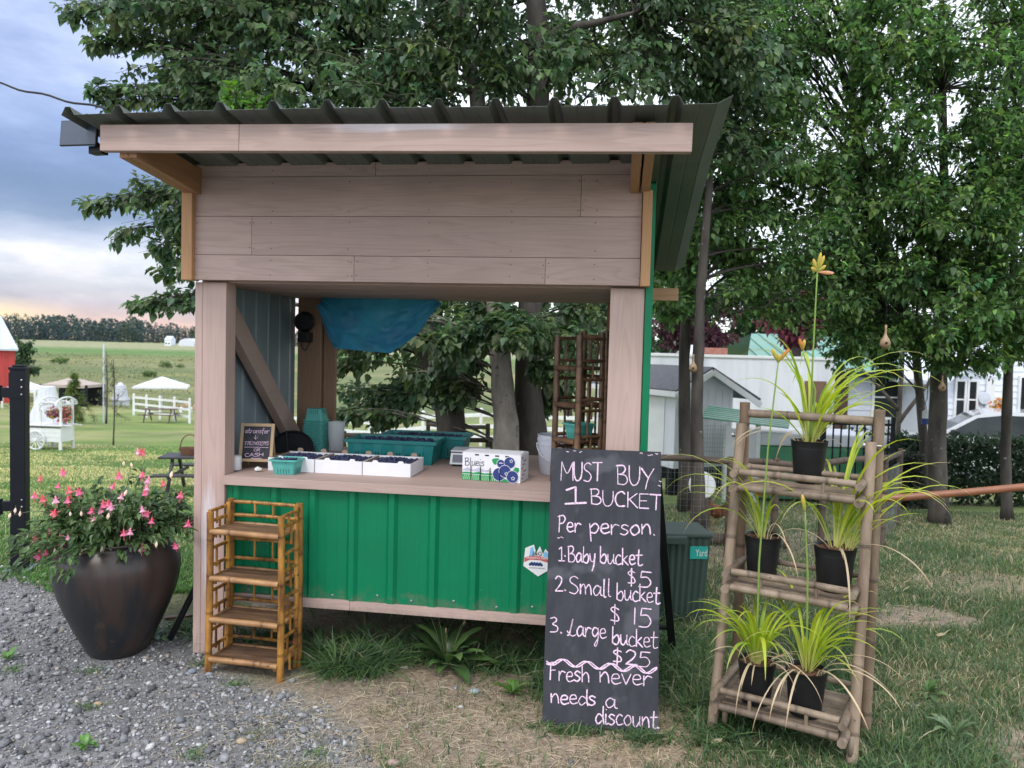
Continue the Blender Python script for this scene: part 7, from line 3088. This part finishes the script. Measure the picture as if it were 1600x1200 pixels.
for y in (0, 20):
    vs += [(r * math.cos(a), y, 1.2 + r * .72 * math.sin(a)) for a in np.linspace(0, math.pi, n)]
fs = [(k, k + 1, n + k + 1, n + k) for k in range(n - 1)] + [tuple(range(n))[::-1], tuple(range(n, 2 * n))]
b.add(vs, fs)
b.box(-r, r, 0.01, 19.99, -.3, 1.19)
b.build('cover', M['cloth'], t)
b = MB()
for a in np.linspace(0, math.pi, 7):
    b.tube([(r * 1.005 * math.cos(a), -.1, 1.2 + r * .725 * math.sin(a)), (r * 1.005 * math.cos(a), 20, 1.2 + r * .725 * math.sin(a))], .12, 5)
b.build('hoop', M['siding'], t)

# far woodland: one mass
def far_woods():
    rr = np.random.default_rng(5)
    Vs, Fs, Cs = [], [], []
    off = 0
    for row, (Y, hs) in enumerate(((520, 1.0), (540, 1.12), (560, 1.22))):
        x = -430.0
        while x < 330:
            hl = np.interp(x, [-420, -300, -250, -180, 300], [16, 15, 12.5, 9.5, 11])
            h = hl * hs * rr.uniform(.7, 1.12)
            con = rr.random() < .55
            w = h * (rr.uniform(.16, .22) if con else rr.uniform(.3, .42))
            n = 170
            zf = rr.random(n) ** (1.25 if con else .8)
            prof = (1 - zf) ** .8 if con else np.sqrt(np.clip(1 - np.maximum(2 * zf - .9, 0) ** 2, .05, 1))
            a = rr.uniform(0, 6.28, n)
            q = rr.uniform(.5, 1, n)
            P = np.stack([x + np.cos(a) * prof * w * q, Y + np.sin(a) * prof * w * q, -.6 + zf * h], 1)
            T = np.stack([np.cos(a), np.sin(a), np.full(n, -.3 if con else .2)], 1) + rr.normal(size=(n, 3)) * .4
            Nn = rr.normal(size=(n, 3)) * .5 + np.array([0, -.5, .6])
            L = h * (.10 if con else .12) * rr.uniform(.7, 1.3, n) * (1 - .5 * zf if con else 1)
            V, F, per = leaf_arrays(P, T, Nn, L, L * .7)
            c = np.array([.048, .078, .09]) if con else np.array([.066, .10, .092])  # distance haze is mixed into these foliage colours as a pale blue cast
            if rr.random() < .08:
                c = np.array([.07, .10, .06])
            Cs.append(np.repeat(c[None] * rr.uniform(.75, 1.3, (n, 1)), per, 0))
            Vs.append(V)
            Fs.append(F + off)
            off += len(V)
            x += rr.uniform(2.5, 5.0)
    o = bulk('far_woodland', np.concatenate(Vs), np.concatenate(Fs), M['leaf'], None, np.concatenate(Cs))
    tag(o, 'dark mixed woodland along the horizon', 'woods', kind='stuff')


far_woods()


def field_scrub():
    n = 16000
    y = 52 + 190 * RNG.random(n) ** 1.4
    x = -y * RNG.uniform(.36, .72, n)
    k = RNG.random(n) < np.clip((fbm(x * .12, y * .3, 1, 61) - .5) * 6, .02, 1)
    x, y = x[k], y[k]
    n = len(x)
    z = base_z(x, y) + np.clip((y - 25) / 40, 0, 1) * np.clip((500 - y) / 300, 0, 1) * (fbm(x, y, .05, 9) - .5) * .8
    P = np.stack([x, y, z + RNG.uniform(0, .35, n)], 1)
    T = RNG.normal(size=(n, 3)) * .6 + np.array([0, 0, .5])
    L = RNG.uniform(.12, .4, n) * (.5 + y / 150)
    V, F, per = leaf_arrays(P, T, RNG.normal(size=(n, 3)) + np.array([0, -.6, .6]), L, L * .6)
    c = pal_cols(n, [(.15, .20, .09), (.12, .165, .075), (.21, .22, .11), (.26, .25, .13), (.17, .19, .10)], 1) * (.8 + .5 * fbm(x * .2, y * .3, 1, 66))[:, None]
    o = bulk('field_scrub', V, F, M['leaf'], None, np.repeat(c, per, 0))
    tag(o, 'rough weeds and scrub over the lower field', 'scrub', kind='stuff')


field_scrub()
# pale rocks seen through the stall
for k, (px, py, r) in enumerate(((640, 672, .22), (665, 676, .2), (690, 668, .24), (612, 668, .18), (745, 690, .2), (760, 682, .22), (850, 694, .2))):
    o = at(px, py, 10.5)
    o = G(o.x, 10.5 + .4 * (k % 3))
    b = MB()
    vv, ff = ico_arrays()
    r2 = random.Random(k)
    b.add([Vector((v[0] * r * r2.uniform(.8, 1.2), v[1] * r * r2.uniform(.8, 1.1), .55 * r + v[2] * r * r2.uniform(.6, .9))) for v in vv], [tuple(f) for f in ff])
    names = ('first from the left, below the low branches', 'between the first rocks and the dark trunk', 'largest, left beside the dark leaning trunk', 'small, farthest left behind the crates', 'beside the pale trunk, lower one', 'beside the pale trunk, upper one', 'right of the rough trunk')
    ob = b.build('pale_rock', mat('pale rock', (.42, .36, .31), (.28, .24, .21), scale=5, rough=.9, bump=.5))
    ob.location = o
    tag(ob, 'pale rock behind the pole fence, ' + names[k], 'rock', 'pale rocks behind the stall')

# ------------------------------------------------------------------ ground cover
ICO12, ICOF = ico0_arrays()


def gravel():
    n = 92000
    x = RNG.uniform(-4.2, .3, n)
    y = 1.9 + (RNG.random(n) ** 1.3) * 4.2
    g, d, gr = masks(x, y)
    k = RNG.random(n) < np.clip(g * 1.1 - .05, .0, 1) * np.where(y < 3.9, 1, .75) + .012 * (d > .5)
    # in the frame only
    k &= (np.abs(x) < y * .74 + .15)
    k &= np.hypot(x - PLANTER[0], y - PLANTER[1]) > .16
    x, y = x[k], y[k]
    n = len(x)
    s = .0043 * np.exp(RNG.normal(0, .55, n))
    s = np.clip(s, .002, .024)
    z = np.interp(y, GY, GZ) + (fbm(x, y, 1.7, 5) - .5) * .035 + (fbm(x, y, 7, 8) - .5) * .012
    V = ICO12[None] * (1 + RNG.uniform(-.28, .28, (n, 12, 1)))
    sc = np.stack([RNG.uniform(.8, 1.5, n), RNG.uniform(.7, 1.1, n), RNG.uniform(.45, .85, n)], 1)
    V = V * sc[:, None]
    a = RNG.uniform(0, 6.28, n)
    b_ = RNG.uniform(-.5, .5, n)
    ca, sa, cb, sb_ = np.cos(a), np.sin(a), np.cos(b_), np.sin(b_)
    X = V[..., 0] * cb[:, None] - V[..., 2] * sb_[:, None]
    Zz = V[..., 0] * sb_[:, None] + V[..., 2] * cb[:, None]
    Y_ = V[..., 1]
    V = np.stack([X * ca[:, None] - Y_ * sa[:, None], X * sa[:, None] + Y_ * ca[:, None], Zz], -1) * s[:, None, None]
    V += np.stack([x, y, z + s * .35], 1)[:, None]
    F = (ICOF[None] + (np.arange(n) * 12)[:, None, None]).reshape(-1, 3)
    pal = np.array([(.33, .335, .355), (.20, .205, .22), (.46, .465, .48), (.62, .62, .63), (.12, .122, .13), (.38, .34, .30), (.27, .28, .305)])
    c = pal[RNG.choice(7, n, p=[.28, .22, .2, .08, .1, .05, .07])] * RNG.uniform(.75, 1.25, (n, 1))
    m = mat('crushed stone', (.95, .94, .93), (.55, .55, .55), scale=130, rough=.8, attr=True, spec=.3)
    o = bulk('gravel', V.reshape(-1, 3), F, m, None, np.repeat(c, 12, 0))
    tag(o, 'grey crushed stone gravel at the lower left', 'gravel', kind='stuff')


gravel()


def terrain(x, y):
    near = np.clip((12 - y) / 4, 0, 1) * np.clip((9 - np.abs(x)) / 3, 0, 1)
    return base_z(x, y) + near * ((fbm(x, y, 1.7, 5) - .5) * .035 + (fbm(x, y, 7, 8) - .5) * .012)


def blades(x, y, h, w, lean, cols, az=None):
    """curved 3-segment blades -> verts, quads"""
    n = len(x)
    az = RNG.uniform(0, 6.28, n) if az is None else az
    z = terrain(x, y)
    d = np.stack([np.cos(az), np.sin(az), np.zeros(n)], 1)
    s = np.stack([-np.sin(az + RNG.normal(0, .8, n)), np.cos(az), np.zeros(n)], 1)
    base = np.stack([x, y, z - .004], 1)
    V = []
    for u, ww in ((0, 1), (.4, .85), (.75, .55), (1, .08)):
        p = base + d * (lean * h * u ** 1.7)[:, None]
        p[:, 2] += h * u * (1 - .35 * lean * u)
        V += [p - s * (w * ww / 2)[:, None], p + s * (w * ww / 2)[:, None]]
    V = np.stack(V, 1)
    f = np.array([(0, 1, 3, 2), (2, 3, 5, 4), (4, 5, 7, 6)])
    F = (f[None] + (np.arange(n) * 8)[:, None, None]).reshape(-1, 4)
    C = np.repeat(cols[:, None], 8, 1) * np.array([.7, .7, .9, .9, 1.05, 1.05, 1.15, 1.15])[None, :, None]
    return V.reshape(-1, 3), F, C.reshape(-1, 3)


def grass():
    Vs, Fs, Cs = [], [], []
    off = [0]

    def put(x, y, h, w, lean, cols):
        V, F, C = blades(x, y, h, w, lean, cols)
        Vs.append(V)
        Fs.append(F + off[0])
        Cs.append(C)
        off[0] += len(V)

    def colour(n, dry):
        g = np.array([(.11, .175, .065), (.075, .135, .055), (.14, .21, .085), (.10, .16, .095)])[RNG.integers(0, 4, n)]
        t = np.array([(.42, .36, .23), (.50, .44, .30), (.33, .285, .185)])[RNG.integers(0, 3, n)]
        k = (RNG.random(n) < dry)[:, None]
        return np.where(k, t, g) * RNG.uniform(.7, 1.3, (n, 1))
    # right lawn, denser near
    n = 250000
    y = 2.55 + (RNG.random(n) ** 1.5) * 7.2
    x = RNG.uniform(-.17, 1, n) * (y * .88 + .3)
    g, d, gr = masks(x, y)
    keep = RNG.random(n) < gr * (.35 + .9 * fbm(x, y, 2.6, 41)) + .05 * d
    keep &= ~((x < .75) & (y > 3.7) & (y < 5.4) & (x > -1.7)) | (RNG.random(n) < .12)
    x, y = x[keep], y[keep]
    n = len(x)
    patch = fbm(x, y, 1.5, 44)
    lush = np.clip((patch - .37) * 5, 0, 1) * np.clip(1.3 - (y - 3.2) * .12, .2, 1)
    h = (.022 + .05 * lush * RNG.random(n) + .018 * RNG.random(n)) * RNG.uniform(.6, 1.4, n)
    # taller at the feet of rack, sign and bin
    near = np.exp(-((x - 1.15) ** 2 / .28 + (y - 3.55) ** 2 / .35))
    h *= 1 + 1.0 * near
    dry = np.clip(.26 - .26 * lush + .25 * (fbm(x, y, 3.1, 47) > .56) - .2 * near, .04, .9)
    put(x, y, h, .0034 + .003 * RNG.random(n) + .0006 * np.maximum(0, y - 4), RNG.uniform(.2, 1.1, n), colour(n, dry))
    # left lawn
    n = 70000
    y = 4.9 + (RNG.random(n) ** 1.6) * 9
    x = -y * RNG.uniform(.25, .78, n)
    g, d, gr = masks(x, y)
    keep = RNG.random(n) < gr
    x, y = x[keep], y[keep]
    n = len(x)
    c = colour(n, np.clip((fbm(x * .5, y, 1.1, 21) - .50) * 2, .02, .28)) * np.array([1.05, 1.3, .95])
    put(x, y, RNG.uniform(.025, .06, n), .004 + .0007 * y, RNG.uniform(.2, 1.0, n), c)
    # the farther lawn, coarser
    n = 90000
    y = 8 + 20 * RNG.random(n) ** 1.2
    x = -y * RNG.uniform(.26, .74, n)
    c = colour(n, np.clip((fbm(x * .5, y * .8, 1.2, 27) - .40) * 3.2, .05, .7)) * np.array([1.35, 1.45, 1.1])
    put(x, y, RNG.uniform(.03, .075, n), .004 + .0008 * y, RNG.uniform(.2, 1.2, n), c)
    # grass through the opening
    n = 14000
    y = 5.6 + RNG.random(n) * 5
    x = RNG.uniform(-2, 1.5, n)
    put(x, y, RNG.uniform(.03, .07, n), np.full(n, .006), RNG.uniform(.2, 1.0, n), colour(n, np.full(n, .25)) * 1.3)
    # tufts under the panel and along the stall
    for cx, cy, rx, ry, n, hh in ((-.78, 3.86, .16, .13, 2600, .16), (-.45, 4.02, .3, .12, 1700, .15), (.02, 3.92, .25, .10, 1500, .14), (.28, 3.65, .14, .12, 1300, .10), (.62, 4.35, .35, .4, 3000, .12), (-1.78, 4.35, .14, .15, 700, .08), (-1.3, 4.2, .25, .1, 700, .12),
                                  (.3, 3.28, .16, .04, 500, .055), (.62, 3.2, .12, .04, 420, .06), (.86, 3.95, .2, .35, 2600, .13), (.95, 3.2, .15, .2, 900, .08), (1.45, 2.92, .2, .15, 1100, .08), (1.2, 3.45, .3, .25, 3200, .12), (.1, 4.6, .9, .3, 1800, .16)):
        n = n // 2
        a = RNG.uniform(0, 6.28, n)
        q = RNG.random(n) ** .75 * RNG.choice([1, 1.5], n)
        x, y = cx + rx * q * np.cos(a), cy + ry * q * np.sin(a)
        put(x, y, hh * RNG.uniform(.25, 1.3, n) ** 1.0, .004 + .007 * RNG.random(n), RNG.uniform(.4, 2.2, n), colour(n, np.full(n, .07)) * np.array([.85, .95, .9]))
    # sparse tufts in bare earth and gravel
    for _ in range(46):
        cx, cy = RNG.uniform(-1.1, .9), RNG.uniform(2.6, 3.55)
        n = int(RNG.integers(25, 90))
        x, y = cx + RNG.normal(0, .045, n), cy + RNG.normal(0, .03, n)
        put(x, y, RNG.uniform(.015, .05, n), np.full(n, .003), RNG.uniform(.5, 1.6, n), colour(n, np.full(n, .45)))
    for cx, cy in ((-1.22, 2.98), (-2.05, 3.72), (-2.42, 3.7), (-1.85, 3.35), (-1.0, 2.6), (-1.56, 3.85), (-1.3, 3.62), (-2.9, 3.9), (-.75, 3.0), (-1.7, 2.75)):
        n = 70
        x, y = cx + RNG.normal(0, .03, n), cy + RNG.normal(0, .022, n)
        put(x, y, RNG.uniform(.012, .035, n), np.full(n, .006), RNG.uniform(.6, 1.6, n), colour(n, np.full(n, .05)) * 1.3)
    o = bulk('grass', np.concatenate(Vs), np.concatenate(Fs), M['grassblade'], None, np.concatenate(Cs))
    tag(o, 'short patchy green and straw coloured grass', 'grass', kind='stuff')


grass()


def straw():
    n = 3600
    x = RNG.normal(-.1, .62, n)
    y = RNG.normal(3.2, .38, n)
    k = (y > 2.3) & (y < 3.85)
    x, y = x[k], y[k]
    x2 = RNG.uniform(.6, 4.2, 2600)
    y2 = RNG.uniform(2.7, 5.8, 2600)
    g, d, gr = masks(x2, y2)
    k = RNG.random(2600) < .2 + .8 * d
    x, y = np.concatenate([x, x2[k]]), np.concatenate([y, y2[k]])
    n = len(x)
    z = terrain(x, y) + .004
    az = RNG.uniform(0, 6.28, n)
    L = RNG.uniform(.02, .09, n)
    w = RNG.uniform(.0012, .0032, n)
    cv = RNG.normal(0, .5, n)
    V = []
    for u in (0, .33, .67, 1):
        a = az + cv * (u - .5)
        px = x + np.cos(a) * L * (u - .5)
        py = y + np.sin(a) * L * (u - .5)
        pz = z + .006 * np.sin(u * 3.1) * RNG.random(n) + .002
        V += [np.stack([px - np.sin(a) * w / 2, py + np.cos(a) * w / 2, pz], 1), np.stack([px + np.sin(a) * w / 2, py - np.cos(a) * w / 2, pz + .0006], 1)]
    V = np.stack(V, 1)
    f = np.array([(0, 1, 3, 2), (2, 3, 5, 4), (4, 5, 7, 6)])
    F = (f[None] + (np.arange(n) * 8)[:, None, None]).reshape(-1, 4)
    c = np.array([(.58, .50, .38), (.68, .60, .47), (.42, .35, .26), (.52, .43, .31)])[RNG.integers(0, 4, n)] * RNG.uniform(.7, 1.15, (n, 1))
    o = bulk('dry_straw', V.reshape(-1, 3), F, M['grassblade'], None, np.repeat(c, 8, 0))
    tag(o, 'scattered dry straw on the bare earth', 'straw', kind='stuff')


straw()


def weed(loc, n, L, seed, label, w=.26, pal=((.06, .12, .035), (.09, .16, .05), (.045, .09, .03)), stalks=0, name='broadleaf_weed'):
    rr = random.Random(seed)
    t = thing(name, label, 'weed', loc)
    b = MB()
    for i in range(n):
        az = i * 2.4 + rr.uniform(-.3, .3)
        l = L * rr.uniform(.55, 1.15)
        c = rr.choice(pal)
        v = rr.uniform(.8, 1.2)
        c = tuple(q * v for q in c)
        # lance shaped leaf with a stalk
        p = Vector((0, 0, .01))
        el = R(rr.uniform(25, 75))
        vs, cs = [], []
        out = Vector((math.cos(az), math.sin(az), 0))
        sd = Vector((-math.sin(az), math.cos(az), 0))
        seg = 9
        for k in range(seg + 1):
            u = k / seg
            e2 = el - 1.1 * u ** 1.4
            d = out * math.cos(e2) + Vector((0, 0, 1)) * math.sin(e2)
            ww = l * w * (.12 if u < .12 else math.sin(min(1, (u - .1) / .9) * math.pi) ** .75 + .02) / 2
            rip = .012 * l * math.sin(u * 22 + i)
            up = Vector((0, 0, 1))
            vs += [p + sd * ww + up * (ww * .35 + rip), p, p - sd * ww + up * (ww * .35 - rip)]
            cs += [c, tuple(q * 1.35 for q in c), c]
            p = p + d * (l / seg)
            p.z = max(p.z, .008)
        fs = []
        for k in range(seg):
            a = 3 * k
            fs += [(a, a + 1, a + 4, a + 3), (a + 1, a + 2, a + 5, a + 4)]
        b.add(vs, fs, cs)
    b.build('leaves', M['leaf_gloss'], t, smooth=True)
    for i in range(stalks):
        b = MB()
        az = rr.uniform(0, 6.3)
        h = rr.uniform(.2, .34)
        e = Vector((math.cos(az) * h * .35, math.sin(az) * h * .2, h))
        b.tube([(0, 0, 0), e * .6 + Vector((0, 0, .02)), e], [.002, .0016, .0012], 5, col=(.16, .18, .09))
        d = e.normalized()
        b.tube([e, e + d * .008, e + d * .026, e + d * .03], [.002, .0045, .004, .001], 7, col=(.30, .24, .15))
        b.build('seed_stalk', M['leaf_soft'], t)
    return t


weed(gnd(698, 1046), 26, .26, 3, 'big plantain weed with long ribbed leaves before the green panel', stalks=5)
weed(gnd(600, 1035), 9, .12, 5, 'small plantain weed left of the big one before the green panel')
weed(gnd(800, 1088), 18, .11, 7, 'low bright dandelion weed beside the foot of chalkboard sign', pal=((.08, .17, .035), (.11, .21, .05)), w=.22)
weed(gnd(235, 1005), 14, .10, 8, 'low green weed at the right foot of the dark urn', pal=((.08, .17, .04), (.06, .12, .03)), w=.4)
weed(gnd(1490, 1155), 14, .13, 9, 'pale green thistle weed on the bare patch at lower right', pal=((.10, .16, .07), (.13, .19, .09)), w=.2)
weed(gnd(1450, 1090), 12, .09, 10, 'little weed in the grass right of the plant rack', w=.35)
weed(gnd(133, 1172), 12, .06, 12, 'tiny green weed alone in the gravel at the lower left', pal=((.10, .22, .05), (.13, .26, .06)), w=.4)
weed(gnd(12, 1035), 10, .07, 13, 'green weed in the gravel at the left edge', pal=((.10, .22, .05), (.13, .26, .06)), w=.4)
weed(gnd(500, 1030), 26, .17, 15, 'leafy green weed clump beside the foot of the bamboo shelf', w=.16)
weed(gnd(560, 1010), 20, .16, 16, 'leafy weed clump in the shade below the green panel', w=.16)


def stone(px, py, r, c, label, flat=.6):
    o = gnd(px, py)
    r2 = random.Random(int(px))
    bm = bmesh.new()
    bmesh.ops.create_icosphere(bm, subdivisions=2, radius=1)
    ph = [r2.uniform(0, 6) for _ in range(3)]
    for v in bm.verts:
        k = 1 + .13 * math.sin(v.co.x * 2.2 + ph[0]) + .1 * math.sin(v.co.y * 3 + ph[1])
        v.co = Vector((v.co.x * r * 1.15 * k, v.co.y * r * .85 * k, v.co.z * r * flat * k + r * flat * .6))
    bm.verts.index_update()
    b = MB()
    b.add([v.co.copy() for v in bm.verts], [[v.index for v in f.verts] for f in bm.faces])
    bm.free()
    ob = b.build('stone', mat('stone', c, tuple(q * .7 for q in c), scale=30, rough=.75, bump=.2), smooth=True)
    ob.location = (o.x, o.y, float(terrain(o.x, o.y)))
    tag(ob, label, 'stone', 'loose stones')


stone(301, 1052, .021, (.24, .28, .34), 'smooth blue grey stone by the left foot of the bamboo shelf')
stone(326, 1055, .017, (.28, .30, .34), 'small grey stone touching the bamboo shelf foot')
stone(377, 1162, .020, (.46, .36, .25), 'round tan stone in the gravel at the bottom centre left')
stone(152, 1103, .016, (.48, .34, .20), 'little orange tan stone in the gravel left of centre')
stone(631, 1047, .020, (.42, .36, .30), 'pale stone left below the big plantain weed')
stone(561, 1070, .017, (.40, .33, .25), 'tan pebble on the bare earth right of the bamboo shelf', .5)
stone(741, 1083, .024, (.40, .46, .50), 'pale bluish flat stone on the earth left of the chalkboard', .4)
stone(720, 1108, .013, (.62, .60, .60), 'tiny white pebble on the bare earth below the plantain', .6)
stone(612, 1195, .026, (.42, .30, .25), 'reddish brown stone at the bottom edge of the bare earth')
for px, py, lab in ((1463, 998, 'curled pale dead leaf on the grass right of the plant rack'), (1110, 1170, 'pale dead leaf on the straw before the plant rack')):
    o = gnd(px, py)
    b = MB()
    strap_leaf(b, (0, 0, .01), .3, .075, .5, 1.4, .028, ((.5, .42, .3), (.56, .46, .32), (.4, .3, .2)))
    ob = b.build('dead_leaf', M['leaf_soft'], smooth=True)
    ob.location = (o.x, o.y, float(terrain(o.x, o.y)) + .012)
    tag(ob, lab, 'leaf')
